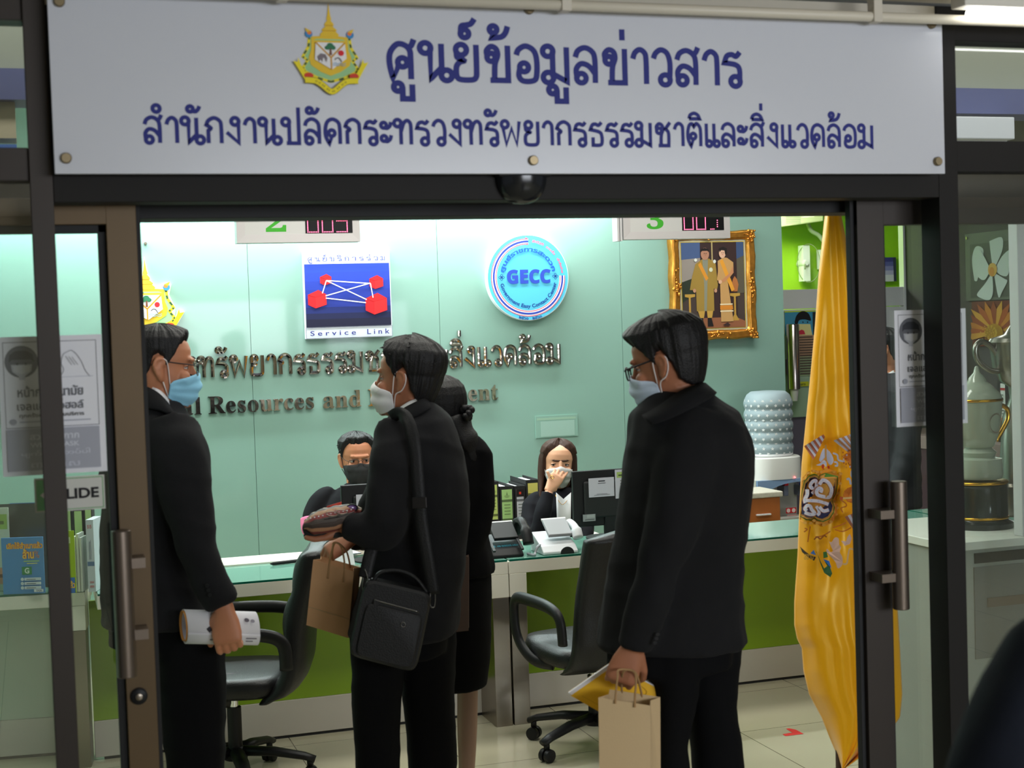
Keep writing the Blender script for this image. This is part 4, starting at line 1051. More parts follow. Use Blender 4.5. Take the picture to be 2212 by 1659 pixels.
counter('green fronted service counter behind the empty swivel chair, up to the twin steel legs', (xb0, YC, 0), E1, N1, xb1 - xb0 - .0015, [(xb1 - xb0 - .078, xb1 - xb0 - .0035)], white=.22, pad=-.026)
xc1 = P(1956, 1137, 6.66).x
counter('green fronted service counter at which the woman in the grey mask sits', (xb1 + .0015, YC, 0), E1, N1, xc1 - xb1, [(.0035, .078)], depth=.50, white=0)
t = math.radians(10); eA = RH * math.cos(t) + FH * math.sin(t); nA = FH * math.cos(t) - RH * math.sin(t)
oA = PZ(183, 1279, ZT); oA.z = 0
counter('counter unit behind the brown door, front paled for glass haze, holding the blue brochures', oA - eA * 1.2, eA, nA, 1.2, [(1.12, 1.196)], depth=.26, white=.0, panel=mat('hazed_green_laminate', srgb(176, 190, 172), .4))  # haze reflected in the side glass is put into this panel colour
# side desk running towards the viewer at the far right, in line with the dark post
pe = PZ(1984, 1140, ZT)
r = root('side_desk', 'glass topped side desk with a pale beige panel, seen beside the dark post', 'desk', (pe.x, 6.0, 0))
sx = xc1 + .006
MB().box(sx, sx + .5, 5.2, 6.64, ZT - .03, ZT).build('worktop', mat('beige_laminate', srgb(224, 192, 164), .25), r, bevel=.002)
MB().box(sx, sx + .02, 5.22, 6.62, 0.0, ZT - .031).build('side_panel', mat('beige_laminate', srgb(224, 192, 164), .25), r)
b = MB(); b.box(sx + .002, sx + .5, 5.202, 6.638, ZT + .0005, ZT + .009, 0); b.box(sx, sx + .0018, 5.2, 6.64, ZT + .0005, ZT + .0095, 1); b.build('glass_top', [GTOP, GEDGE], r)

# ------------------------------------------------------------------ swivel chairs
def swivel_chair(c, yaw, label, group='office swivel chairs', back=.02):
    """c: hub on the floor, yaw: direction the sitter faces"""
    c = Vector(c); f = Vector((math.cos(yaw), math.sin(yaw), 0)); l = Vector((-f.y, f.x, 0)); up = Vector((0, 0, 1))
    r = root('swivel_chair', label, 'chair', c, group)
    at = lambda a, b_, z: c + f * a + l * b_ + up * z
    b = MB(); b.lathe(at(0, 0, .095), [(.045, 0), (.05, .03), (.03, .05)], 20); b.build('hub', BLACK, r, smooth='angle')
    for k in range(5):
        t = yaw + math.pi / 5 + 2 * math.pi * k / 5; d = Vector((math.cos(t), math.sin(t), 0))
        b = MB(); b.tube([c + d * .03 + up * .125, c + d * .15 + up * .118, c + d * .27 + up * .095, c + d * .31 + up * .08], [.028, .026, .022, .02], 10, flat=(.7, 1.1)); b.tube([c + d * .29 + up * .085, c + d * .29 + up * .055], [.013, .013], 8)
        lg = b.build('base_leg', BLACK, r, smooth=True)
        s = Vector((-d.y, d.x, 0)); w = c + d * .29 + up * .0275
        b = MB()
        for q in (-1, 1): b.lathe(w + s * (.004 * q), [(.012, 0), (.026, .001), (.0275, .006), (.026, .02), (.014, .023)], 20, axis=s * q)
        b.build('caster', BLACK, lg, smooth='angle')
    b = MB(); b.tube([at(0, 0, .13), at(0, 0, .30)], .028, 16); b.build('gas_column', BLACK, r, smooth='angle')
    MB().tube([at(0, 0, .30), at(0, 0, .345)], .017, 12).build('piston', CHROME, r, smooth='angle')
    b = MB(); b.obox(at(0, 0, .36), f * .09, l * .07, up * .018); b.build('seat_mechanism', BLACK, r, bevel=.008)
    # seat cushion: rounded slab with a fuller front
    rings = []
    for z, g in ((.375, .8), (.38, .94), (.395, 1.0), (.43, 1.0), (.448, .96), (.456, .82), (.459, .5)):
        rings.append([at((.235 * g) * abs(math.cos(q)) ** .5 * (1 if math.cos(q) > 0 else -1) + .01, .245 * g * abs(math.sin(q)) ** .5 * (1 if math.sin(q) > 0 else -1), z + .012 * (math.cos(q) > .3) * (z > .43)) for q in [2 * math.pi * j / 40 for j in range(40)]])
    MB().loft(rings).build('seat', LEATHER, r, smooth=True)
    # back: padded shell rising from behind the seat, leaning back, with three stitched rolls
    prof = [(.36, -.15), (.40, -.215), (.47, -.25), (.55, -.262), (.62, -.268), (.71, -.285), (.80, -.31), (.89, -.335), (.945, -.355)]
    sp = smooth_path(prof, 5); rings = []
    for i, (z, a) in enumerate(sp):
        t = i / (len(sp) - 1); w = .235 * (1 - .12 * t) * (1 if t < .93 else .93 - .6 * (t - .93) / .07)
        th = .046 * (1 if .06 < t < .93 else .6)
        puff = .019 * abs(math.sin(math.pi * (t * 4.2)))
        ring = []
        for j in range(28):
            q = 2 * math.pi * j / 28; cx, sn = math.cos(q), math.sin(q)
            da = th * (abs(cx) ** .6) * (1 if cx > 0 else -1); db = w * (abs(sn) ** .45) * (1 if sn > 0 else -1)
            if cx > 0: da += puff * (1 - abs(sn) ** 3)
            ring.append(at(a + da - .018 * (1 - (db / w) ** 2), db, z))
        rings.append(ring)
    MB().loft(rings).build('backrest', LEATHER, r, smooth=True)
    for s in (-1, 1):
        pth = smooth_path([(-.25, .272, .50), (-.24, .278, .60), (-.16, .28, .635), (.02, .28, .64), (.13, .28, .63), (.165, .278, .58), (.15, .272, .46), (.06, .25, .385), (-.02, .2, .372)], 6)
        MB().tube([at(a, s * b_, z) for a, b_, z in pth], .017, 10, flat=(1.0, 1.5), up=l).build('armrest', BLACK, r, smooth=True)
    return r
hubL = PZ(512, 1690, 0)
swivel_chair(hubL, math.radians(163), 'black leather swivel chair with empty seat turned sideways, beside the man in the blue mask')
hubR = PX(1318, 1610, 1) if False else P(1288, 1610, 5.70)
swivel_chair((hubR.x, 5.70, 0), math.radians(98), 'black swivel chair tucked at the counter behind the man with the yellow folder')

# ------------------------------------------------------------------ on the counters
def monitor(px0, px1, py_t, py_b, Y, label, zb=ZT + .009, papers=()):
    x0, x1 = wx(px0, Y, py_t + 20), wx(px1, Y, py_t + 20); pm = (px0 + px1) / 2; z1 = wz(pm, py_t, Y); z0 = wz(pm, py_b, Y)
    r = root('computer_monitor', label, 'monitor', ((x0 + x1) / 2, Y, zb))
    b = MB(); b.box(x0, x1, Y, Y + .022, z0, z1); b.build('case', BLACK, r, bevel=.004)
    MB().box(x0 + .05, x1 - .05, Y - .016, Y - .0005, z0 + .04, z1 - .05).build('back_shell', BLACKM, r, bevel=.008)
    xm = (x0 + x1) / 2
    MB().box(xm - .03, xm + .03, Y - .012, Y + .012, zb + .016, z0 + .05).build('neck', BLACK, r, bevel=.004)
    MB().lathe((xm, Y + .02, zb), [(.11, 0), (.11, .006), (.03, .016)], 32).build('foot', BLACK, r, smooth='angle')
    for (a0, a1, t0, t1, kind) in papers:
        X0, X1 = wx(a0, Y - .017, t0), wx(a1, Y - .017, t0); Z1, Z0 = wz((a0 + a1) / 2, t0, Y - .017), wz((a0 + a1) / 2, t1, Y - .017)
        MB().box(X0, X1, Y - .0185, Y - .0165, Z0, Z1).build('paper_note', flat(204, 200, 212) if kind != 'sticker' else flat(150, 150, 152), r)
        a = wall_art(Y - .0187); w_, h_ = X1 - X0, Z1 - Z0
        if kind == 'note':
            a.text('Thaiid', X0 + .4 * w_, X0 + .62 * w_, Z1 - .2 * h_, Z1 - .12 * h_, (60, 58, 66)) if False else a.rect(X0 + .38 * w_, X0 + .64 * w_, Z1 - .2 * h_, Z1 - .14 * h_, (60, 58, 66))
            a.rect(X0 + .36 * w_, X0 + .66 * w_, Z1 - .3 * h_, Z1 - .27 * h_, (90, 88, 96)); a.rect(X0 + .3 * w_, X0 + .72 * w_, Z0 + .14 * h_, Z0 + .16 * h_, (130, 128, 136)); a.rect(X0 + .2 * w_, X0 + .82 * w_, Z0 + .09 * h_, Z0 + .11 * h_, (140, 138, 146))
        elif kind == 'card':
            a.rect(X0 + .1 * w_, X1 - .02 * w_, Z1 - .28 * h_, Z1 - .08 * h_, (168, 190, 110)); a.rect(X0 + .2 * w_, X1 - .2 * w_, Z1 - .22 * h_, Z1 - .17 * h_, (80, 90, 60))
            for k in range(4): a.rect(X0 + .3 * w_, X1 - .15 * w_, Z1 - (.4 + .1 * k) * h_, Z1 - (.37 + .1 * k) * h_, (120, 120, 116))
        else:
            a.rect(X0 + .02, X1 - .004, Z1 - .5 * h_, Z1 - .05 * h_, (170, 170, 172)); a.rect(X0 + .01, X1 - .006, Z0 + .2 * h_, Z0 + .28 * h_, (70, 70, 72))
        a.build('paper_print', r)
    return r
monitor(1237, 1392, 1014, 1134, 6.52, 'black computer monitor seen from behind in front of the woman in the grey mask', papers=((1271, 1326, 1032, 1073, 'note'), (1328, 1362, 1014, 1076, 'card'), (1259, 1286, 1111, 1126, 'sticker')))
monitor(737, 890, 1044, 1150, 6.42, 'black computer monitor seen from behind in front of the man in the black mask', papers=((769, 824, 1067, 1108, 'note'),))

# desk phones
def phone(px, py, body, label, pale):
    p = PZ(px, py, ZT + .009); r = root('desk_phone', label, 'telephone', p)
    at = lambda x, y, z: p + Vector((x, y, z))
    b = MB(); s = .082
    prof = [(0.0, 0), (0, .012), (.03, .035), (.16, .085), (.175, .08), (.18, .0)]
    b.loft([[at(sx * s, a, z) for a, z in prof] for sx in (-1, 1)])
    b.build('base', body, r, bevel=.004)
    b = MB(); b.obox(at(.02, .10, .105), Vector((.056, 0, 0)), Vector((0, .045, .03)), Vector((0, -.004, .007))); b.build('screen_hood', mat('phone_grey', srgb(150, 152, 156), .45) if pale else BLACK, r, bevel=.003)
    b = MB(); b.obox(at(.02, .145, .138), Vector((.058, 0, 0)), Vector((0, .004, .002)), Vector((0, 0, .004))); b.build('screen_edge', mat('phone_lcd', srgb(206, 206, 200), .4), r)
    b = MB(); b.tube(smooth_path([at(.112, .02, .05), at(.110, .05, .11), at(.108, .10, .145), at(.108, .15, .135), at(.11, .18, .08)], 5), [.026] * 6 + [.019] * 9 + [.026] * 6, 12, flat=(1, .85)) if not pale else b.tube(smooth_path([at(.098, .04, .06), at(.098, .07, .10), at(.098, .13, .115), at(.098, .17, .09)], 5), [.024] * 5 + [.017] * 6 + [.024] * 5, 12)
    b.build('handset', body, r, smooth=True)
    return r, at
rK, at = phone(1094, 1205, BLACK, 'black desk phone with upright handset on the glass counter before the binders', False)
a = Art(lambda x, y, h: at(x, .03 + y * .93 - h * .4, .035 + y * .37 + h)); a.text('สอ.ทส. ๐๒-๒๗๘๘๕-๐๕๐๑', -.07, .08, .02, .036, (60, 150, 170), .01); a.build('label_strip', rK)
for x in (-.06, .07): MB().obox(at(x, .02, .055), Vector((.006, 0, 0)), Vector((0, .04, .02)), Vector((0, -.002, .004))).build('stand_rib', BLACK, rK)
rW, at = phone(1212, 1197, mat('phone_white', srgb(206, 208, 212), .45), 'white desk phone on the glass counter in front of the woman in the grey mask', True)
MB().prism([at(.03 + .032 * math.cos(q), -.0015, .001 + .03 * math.sin(q)) for q in [math.pi * j / 16 for j in range(17)]], (0, .004, 0)).build('cable_arch', BLACKM, rW)
a = Art(lambda x, y, h: at(x, -.001 + y * 0 - h, y)); a.text('ทส.', .04, .085, .004, .012, (40, 40, 44), .01) if False else None
pth = smooth_path([at(-.08, .05, .04), at(-.10, .03, .035), at(-.115, .02, .012), at(-.125, .0, .006), at(-.14, .05, .006)], 6)
MB().tube(pth, .006, 8).build('coiled_cord', mat('grey_cord', srgb(150, 154, 160), .5), rW, smooth=True)

# binders on a low cabinet behind the staff
zcab = .60
p0, p1 = wx(960, 7.3, 1150), wx(1330, 7.3, 1150)
r = root('low_cabinet', 'low white cabinet along the teal wall, carrying the ring binders', 'cabinet', (p0, 7.3, 0))
MB().box(p0, p1, 7.56, 7.96, .0, zcab - .021).build('body', LAMW, r)
MB().box(p0 - .01, p1 + .01, 7.54, 7.97, zcab - .02, zcab).build('top', LAMW, r, bevel=.002)
lab1, lab2, lab3 = (190, 206, 116), (168, 206, 132), (198, 200, 208)
def binder(px0, px1, pyt, lab, label, mark=None, Y=7.58):
    x0, x1 = wx(px0, Y, 1100), wx(px1, Y, 1100) - .003; z1 = wz((px0 + px1) / 2, pyt, Y)
    r = root('ring_binder', label, 'binder', ((x0 + x1) / 2, Y, zcab), 'ring binders behind the desk')
    b = MB(); b.box(x0, x1, Y, Y + .006, zcab, z1); b.box(x0, x0 + .004, Y + .006, Y + .28, zcab, z1); b.box(x1 - .004, x1, Y + .006, Y + .28, zcab, z1)
    b.build('cover', BLACKM, r, bevel=.0015)
    MB().box(x0 + .012, x1 - .012, Y + .03, Y + .26, zcab + .01, z1 - .012).build('paper_block', PAPER, r)
    b = MB(); b.tube([(((x0 + x1) / 2) + .0135 * math.cos(q), Y - .001, zcab + .085 + .0135 * math.sin(q)) for q in [2 * math.pi * j / 20 for j in range(21)]], .0022, 6, caps=False); b.build('finger_ring', CHROME, r, smooth=True)
    if lab:
        a = wall_art(Y); m = .010; l0, l1 = x0 + m, x1 - m; t1, t0 = z1 - .018, z1 - .205; hh = t1 - t0
        a.rect(l0, l1, t0, t1, lab); dk = tuple(int(c * .55) for c in lab)
        a.rect(l0, l1, t1 - .36 * hh, t1 - .29 * hh, dk); a.rect(l0, l1, t0 + .09 * hh, t0 + .16 * hh, dk)
        if mark == 'crest':
            emblem_c = ((l0 + l1) / 2, t1 - .17 * hh)
            for k in range(3): a.arc(emblem_c[0], emblem_c[1] + .004, .006 + .005 * k, 200, 340, .0014, dk, 10)
            a.poly([(emblem_c[0] - .003, emblem_c[1] + .002), (emblem_c[0] + .003, emblem_c[1] + .002), (emblem_c[0], emblem_c[1] + .022)], dk)
        elif mark == 'red': a.rect(l0, l1, t1 - .22 * hh, t1, (34, 26, 28)); a.rect((l0 + l1) / 2 - .006, (l0 + l1) / 2 + .006, t1 - .15 * hh, t1 - .08 * hh, (214, 64, 44))
        for k in range(4): a.rect(l0 + .2 * (l1 - l0), l1 - .2 * (l1 - l0), t1 - (.45 + .09 * k) * hh, t1 - (.435 + .09 * k) * hh, (70, 80, 50))
        a.build('spine_label', r)
binder(1055, 1080, 1040, lab1, 'black ring binder with a yellow green spine label, tallest beside the standing woman', 'crest')
binder(1081, 1112, 1050, lab2, 'black ring binder with a mint green spine label', 'crest')
binder(1113, 1137, 1049, lab3, 'black ring binder with a white spine label and small red mark', 'red')
binder(1138, 1168, 1036, (214, 206, 110), 'black ring binder with a yellow label next to the seated woman', None)
# loose sheets standing in the binders
# pens and papers on the glass
p = PZ(618, 1218, ZT + .009)
r = root('pen', 'black pen lying on the counter glass in front of the empty swivel chair', 'pen', p)
d = Vector((.97, .22, 0)).normalized()
MB().tube([p - d * .06 + Vector((0, 0, .008)), p + d * .07 + Vector((0, 0, .008))], .008, 10).build('barrel', BLACK, r, smooth='angle')
MB().tube([p - d * .075 + Vector((0, 0, .008)), p - d * .06 + Vector((0, 0, .008))], [.002, .008], 10).build('tip', BLACK, r, smooth='angle')
p = PZ(627, 1209, ZT + .009)
r = root('leaflet', 'small blue and yellow leaflet beneath the pen on the counter glass', 'leaflet', p)
MB().box(p.x - .07, p.x + .11, p.y - .0, p.y + .05, p.z, p.z + .002).build('sheet', flat(60, 140, 206), r)
MB().box(p.x - .068, p.x - .03, p.y + .002, p.y + .048, p.z + .002, p.z + .0024).build('corner_print', flat(236, 206, 80), r)
p = PZ(715, 1200, ZT + .026)
r = root('paper_sheet', 'white sheets lying on the counter under the arm of the man in the black mask', 'paper', p)
MB().obox(p + Vector((0, .02, .004)), Vector((.12, .02, 0)), Vector((-.012, .07, 0)), Vector((0, 0, .003))).build('sheets', PAPER, r)
r = root('card_stand', 'small white card standing on the counter in front of the man in the black mask', 'card', PZ(738, 1222, ZT + .009))
c = PZ(738, 1222, ZT + .009)
MB().prism([c + Vector((-.055, 0, 0)), c + Vector((.06, 0, 0)), c + Vector((.055, .03, .075)), c + Vector((-.05, .03, .075))], (0, .002, 0)).build('card', PAPER, r)

# ------------------------------------------------------------------ brochures on the left counter (seen through the door glass)
zA = ZT + .009
def lean_sheet(px0, px1, pyt, pyb, D, th, name, label, cat, matl, art=None, group=None):
    """upright board facing the photographer, foot on the counter"""
    a_, b_ = PD(px0, pyb, D), PD(px1, pyb, D); t_ = PD((px0 + px1) / 2, pyt, D)
    z0 = zA; z1 = max(t_.z, z0 + .03); c = (a_ + b_) / 2; w = (b_ - a_).length / 2
    r = root(name, label, cat, (c.x, c.y, z0), group)
    MB().obox((c.x, c.y, (z0 + z1) / 2), RH * w, FH * (th / 2), Vector((0, 0, (z1 - z0) / 2))).build('board', matl, r)
    if art:
        A_ = Art(lambda x, y, h: Vector((c.x, c.y, z0)) + RH * (x * w) - FH * (th / 2 + h) + Vector((0, 0, y * (z1 - z0))), .0004)
        art(A_); A_.build('print', r)
    return r, c, z0, z1, w
def art_blue(a):
    a.rect(-1, 1, 0, 1, (72, 140, 200))
    for dx, bc in ((.0, (206, 60, 30)), ):
        a.text('เลิกใช้สำเนาแล้ว', -.75, .98, .80, .92, (206, 70, 30), .07); a.text('เลิกใช้สำเนาแล้ว', -.75, .98, .80, .92, (250, 190, 60), .025)
        a.text('ล้าน%', .0, .8, .62, .80, (206, 70, 30), .07); a.text('ล้าน%', .0, .8, .62, .80, (250, 200, 70), .025)
    a.rect(.05, .8, .57, .585, (190, 220, 90)); a.rect(.2, .7, .53, .545, (230, 220, 120))
    a.rect(-.05, .42, .34, .48, (50, 140, 80)); a.text('G', .08, .30, .36, .46, (226, 236, 226), .03)
    for k in range(3): a.rect(.05, .85, .235 - .075 * k, .285 - .075 * k, (206, 216, 222)); a.oval(-.05, .26 - .075 * k, .08, .03, (200, 214, 220), 14); a.rect(.15, .6, .25 - .075 * k, .262 - .075 * k, (110, 116, 126))
    a.rect(.5, .95, .03, .08, (220, 224, 228)); a.text('DGA', .62, .88, .04, .07, (70, 80, 120), .02)
lean_sheet(8, 98, 1160, 1279, 6.02, .006, 'brochure_stand', 'blue brochure in a clear stand with orange Thai headline on the counter by the door', 'brochure', flat(72, 140, 200), art_blue)
def art_small(a):
    a.rect(-1, 1, 0, 1, (70, 130, 196)); a.text('ที่นี่', -.45, .0, .70, .86, (226, 120, 30), .04); a.text('เลิกใช้สำเนาแล้ว', -.98, .98, .46, .66, (206, 70, 30), .07); a.text('เลิกใช้สำเนาแล้ว', -.98, .98, .46, .66, (250, 200, 80), .025)
    a.text('ล้าน%', -.6, .5, .16, .44, (206, 70, 30), .07); a.text('ล้าน%', -.6, .5, .16, .44, (250, 200, 80), .025); a.rect(.2, .5, .74, .96, (50, 140, 80)); a.text('G', .28, .42, .78, .92, (230, 238, 230), .03)
pB = PD(52, 1140, 6.16)
r = root('acrylic_stand', 'clear acrylic stand with a blue sticker behind the blue brochure', 'stand', (pB.x, pB.y, zA))
c = PD(48, 1255, 6.16); z1 = PD(50, 1087, 6.16).z
MB().obox((c.x, c.y, (zA + z1) / 2), RH * .11, FH * .003, Vector((0, 0, (z1 - zA) / 2))).build('sheet', mat('smoky_acrylic', srgb(46, 50, 50), .15), r)
zb_, zt_ = PD(50, 1140, 6.15).z, PD(50, 1086, 6.15).z; cs = PD(52, 1112, 6.15)
A_ = Art(lambda x, y, h: Vector((cs.x, cs.y, zb_)) + RH * (x * .058) - FH * (h + .0) + Vector((0, 0, y * (zt_ - zb_))), .0004); art_small(A_); A_.build('sticker', r)
def art_white(a):
    a.rect(-1, 1, 0, 1, (196, 204, 186)); a.rect(-.8, .8, .74, .92, (150, 182, 90)); a.rect(-.8, .7, .08, .28, (216, 150, 120)); a.rect(-.5, .4, .8, .84, (90, 110, 60)); a.rect(-.5, .3, .16, .2, (130, 80, 60))
lean_sheet(-14, 21, 1096, 1168, 6.10, .004, 'info_card', 'pale green and orange card at the edge of the counter by the blue brochure', 'card', flat(196, 204, 186), art_white)
def art_green(a): a.rect(-1, 1, 0, 1, (158, 186, 26)); a.rect(-.9, .5, .8, .9, (220, 232, 170)); a.rect(-.7, .2, .3, .6, (96, 140, 60)); a.rect(-.9, .9, 0, .25, (60, 110, 180)); a.text('แล้ว', -.1, .9, .08, .2, (250, 190, 60), .03)
lean_sheet(132, 165, 1146, 1272, 6.0, .004, 'green_leaflet', 'lime green leaflet standing at the end of the counter beside the brown door', 'leaflet', flat(158, 186, 26), art_green)
for k, (a0, a1, t, dd) in enumerate(((167, 173, 1156, 6.06), (174.5, 180, 1150, 6.06), (181.5, 186, 1158, 6.06))):
    lean_sheet(a0, a1, t, 1270, dd, .08, 'booklet', ('thin white booklet standing next to the lime green leaflet', 'middle thin white booklet beside the lime green leaflet', 'thin white booklet nearest the tall report spine')[k], 'booklet', flat(200, 204, 196), None, 'white booklets beside the leaflet')
def art_spine(a): a.rect(-1, 1, 0, 1, (190, 196, 200)); a.text('515', -.6, .5, .88, .93, (190, 60, 60), .02); a.rect(-.9, .9, .36, .42, (96, 120, 150)); a.text('2563', -.5, .6, .12, .15, (190, 90, 90), .02); a.text('2020', -.5, .6, .06, .09, (190, 90, 90), .02); a.rect(-.25, -.1, .45, .7, (110, 118, 130)); a.rect(.1, .2, .45, .72, (110, 118, 130))
lean_sheet(200, 216, 1118, 1264, 6.07, .12, 'report_book', 'tall white report with a blue spine, last in the row beside the door edge', 'book', flat(186, 194, 200), art_spine)
for k, (a0, a1) in enumerate(((150, 163), (168, 188), (192, 208))):
    def art_b(a): a.rect(-.8, .8, .5, .96, (180, 206, 140)); a.arc(0, .84, .4, 200, 340, .02, (110, 140, 90), 8)
    lean_sheet(a0, a1, 1092 if k != 1 else 1095, 1258, 6.165, .04, 'box_file', ('dark box file behind the lime green leaflet', 'dark box file with a pale green label between two others', 'dark box file behind the tall white report')[k], 'binder', BLACKM, art_b, 'box files on the door side counter')
# ------------------------------------------------------------------ water corner by the partition
Yd = 7.55
xd0, xd1 = wx(1636, Yd, 1000), wx(1745, Yd, 1000)
zt = wz(1690, 988, Yd)
r = root('water_dispenser', 'white water dispenser beside the yellow flag, carrying a covered bottle', 'water dispenser', ((xd0 + xd1) / 2, Yd, 0))
xm = (xd0 + xd1) / 2; hw = (xd1 - xd0) / 2
b = MB(); n = 24
def drum(z, g=1.0): return [Vector((xm + hw * g * (abs(math.cos(q)) ** .55) * (1 if math.cos(q) > 0 else -1), Yd + .16 + .16 * g * (abs(math.sin(q)) ** .7) * (1 if math.sin(q) > 0 else -1), z)) for q in [2 * math.pi * j / 32 for j in range(32)]]
zr1, zr0 = wz(1690, 1036, Yd), wz(1690, 1075, Yd)
b.loft([drum(zr1), drum(zt - .02), drum(zt - .006, .99), drum(zt, .95)]); b.build('head', mat('dispenser_white', srgb(214, 214, 210), .35), r, smooth='angle')
MB().loft([drum(0), drum(zr0 - .12)]).build('lower_body', mat('dispenser_body', srgb(196, 194, 184), .45), r, smooth='angle')
b = MB(); b.box(xd0, xd1, Yd + .14, Yd + .31, zr0 - .12, zr1); b.box(xd0, xd0 + .045, Yd + .02, Yd + .15, zr0 - .12, zr1); b.build('recess', mat('dispenser_recess', srgb(176, 176, 168), .5), r)
b = MB(); pts = [(xd0, zr1), (xd1, zr1), (xd1, zr1 - .025)] + [(xd0 + .02 + (xd1 - xd0 - .02) * t, zr1 - .018 - .075 * (1 - t) ** 3) for t in [1 - k / 8 for k in range(9)]] + [(xd0, zr1 - .11)]
b.prism([(x, Yd + .004, z) for x, z in pts], (0, .02, 0)); b.build('blue_trim', flat(122, 150, 184), r)
for px, col in ((1708, (206, 40, 52)), (1745, (50, 90, 200))):
    x = wx(px, Yd, 1060); z = wz(px, 1062, Yd)
    t = MB(); t.box(x - .014, x + .014, Yd + .05, Yd + .14, z - .03, z + .03); o = t.build('tap', mat('tap_grey', srgb(110, 118, 140), .4), r, bevel=.004)
    MB().box(x - .011, x + .011, Yd + .045, Yd + .08, z + .03, z + .045).build('tap_lever', flat(*col), o)
c = P(1717, 1031, Yd); MB().lathe((c.x, Yd + .012, c.z), [(.004, 0), (.004, .016)], 12, axis=(0, -1, 0)).build('power_light', mat('red_led', (1, .05, .05), .4, emit=(1, .1, .1), estr=4), r)
c = P(1712, 1103, Yd + .0); a = Art(lambda x, y, h: Vector((x, Yd + .012 - h, y)), .0006)
a.rect(c.x - .036, c.x + .03, c.z - .016, c.z + .016, (190, 40, 46)); a.oval(c.x - .02, c.z, .012, .012, (224, 200, 196), 16); a.oval(c.x + .013, c.z, .012, .012, (224, 200, 196), 16)
a.rect(c.x - .03, c.x + .03, c.z - .03, c.z - .024, (200, 140, 140)); a.build('warning_label', r)
# bottle under a lace printed cover
rb = .5 * (wx(1745, Yd + .16, 920) - wx(1651, Yd + .16, 920))
zb0, zb1 = zt + .002, wz(1695, 842, Yd + .16)
r = root('water_bottle', 'large water bottle in a grey flowered cover, upside down on the white dispenser', 'water bottle', (xm, Yd + .16, zb0))
prof = [(rb * .9, 0)]; nb = 5
for i in range(nb * 8 + 1):
    t = i / (nb * 8); prof.append((rb * (.93 + .07 * abs(math.sin(math.pi * t * nb))), .01 + t * (zb1 - zb0 - .05)))
prof += [(rb * .86, zb1 - zb0 - .02), (rb * .7, zb1 - zb0 - .004), (rb * .3, zb1 - zb0)]
MB().lathe((xm, Yd + .16, zb0), prof, 40).build('cover', mat('grey_cover', srgb(142, 158, 164), .6), r, smooth=True)
b = MB(); b2 = MB()
for ring in range(12):
    z = zb0 + .02 + ring * (zb1 - zb0 - .06) / 11.5
    t = (z - zb0 - .01) / (zb1 - zb0 - .05); R0 = rb * (.93 + .07 * abs(math.sin(math.pi * max(0, min(1, t)) * nb))) + .0012
    for k in range(18):
        q = math.pi + math.pi * (k + .5 * (ring % 2)) / 9
        if math.sin(q) > .2: continue
        o = Vector((xm + R0 * math.cos(q), Yd + .16 + R0 * math.sin(q), z)); e1 = Vector((-math.sin(q), math.cos(q), 0)); e2 = Vector((0, 0, 1)); nn = Vector((math.cos(q), math.sin(q), 0))
        poly = []
        for j in range(10):
            rr = (.0115 if j % 2 == 0 else .005); t_ = 2 * math.pi * j / 10 + .3 * ring
            poly.append(o + e1 * rr * math.cos(t_) + e2 * rr * math.sin(t_))
        b.add(poly, [tuple(range(10))])
b.build('flower_print', mat('lace_white', srgb(214, 216, 216), .7), r, recalc=False)
MB().lathe((xm, Yd + .16, zb0), [(rb * .95, 0), (rb * .97, .01), (rb * .92, .02)], 40).build('lace_hem', WHITE_CLOTH, r, smooth=True)
# cup dispenser: chrome tube fixed on the partition post
Yc = 8.72
c0, c1 = P(1710, 842, Yc), P(1710, 702, Yc)
rc = (wx(1726, Yc, 770) - wx(1702, Yc, 770)) / 2
xc_ = wx(1714, Yc, 770)
r = root('cup_dispenser', 'chrome tube cup dispenser fixed upright above the covered water bottle', 'cup dispenser', (xc_, Yc, c0.z))
MB().lathe((xc_, Yc, c0.z + .0), [(rc * .8, -.0), (rc, .004), (rc, c1.z - c0.z), (rc * .9, c1.z - c0.z + .006)], 28).build('tube', mat('dull_chrome', srgb(190, 180, 176), .22, 1.0), r, smooth='angle')
MB().lathe((xc_, Yc, c0.z - .075), [(rc * .45, 0), (rc * .7, .074)], 24).build('paper_cup', flat(214, 214, 214), r, smooth='angle')
MB().box(xc_ - .012, xc_ + .012, Yc + rc * .8, 8.8085, c0.z + .1, c0.z + .2).build('bracket', STEEL, r)
# poster behind the flag, mounted on the partition
Yq = 8.81
X0, X1 = wx(1697, Yq, 760), wx(1850, Yq, 760); Z1, Z0 = wz(1740, 671, Yq), wz(1740, 900, Yq)
r = root('info_poster', 'blue and beige printed poster with a black haired head, behind the chrome cup dispenser', 'poster', (X0, Yq, Z0))
MB().box(X0, X1, Yq, Yq + .012, Z0, Z1).build('board', flat(150, 176, 150), r)
a = wall_art(Yq, .0005); q = lambda px, py: pxz(px, py, Yq)
a.rect(X0, X1, q(1740, 724)[1], Z1, (70, 150, 186)); a.rect(X0, X1, Z1 - .008, Z1, (190, 214, 40))
a.rect(q(1757, 760)[0], X1, q(1757, 740)[1], q(1757, 674)[1], (44, 50, 48))
a.poly([q(1724, 712), (q(1724, 712)[0], q(1724, 700)[1]), q(1750, 700), q(1752, 712), q(1757, 735), q(1720, 735)], (222, 214, 150))
a.poly(pxs(smooth_path([(1716, 696), (1719, 684), (1726, 675), (1736, 672), (1746, 677), (1751, 688), (1750, 693), (1738, 690), (1726, 692), (1722, 702), (1717, 700)], 3), Yq), (26, 24, 28))
for px in (1734, 1744): a.oval(*q(px, 696), .005, .006, (40, 36, 40), 10)
a.poly(pxs([(1725, 715), (1731, 712), (1736, 714), (1739, 722), (1725, 723)], Yq), (196, 50, 70))
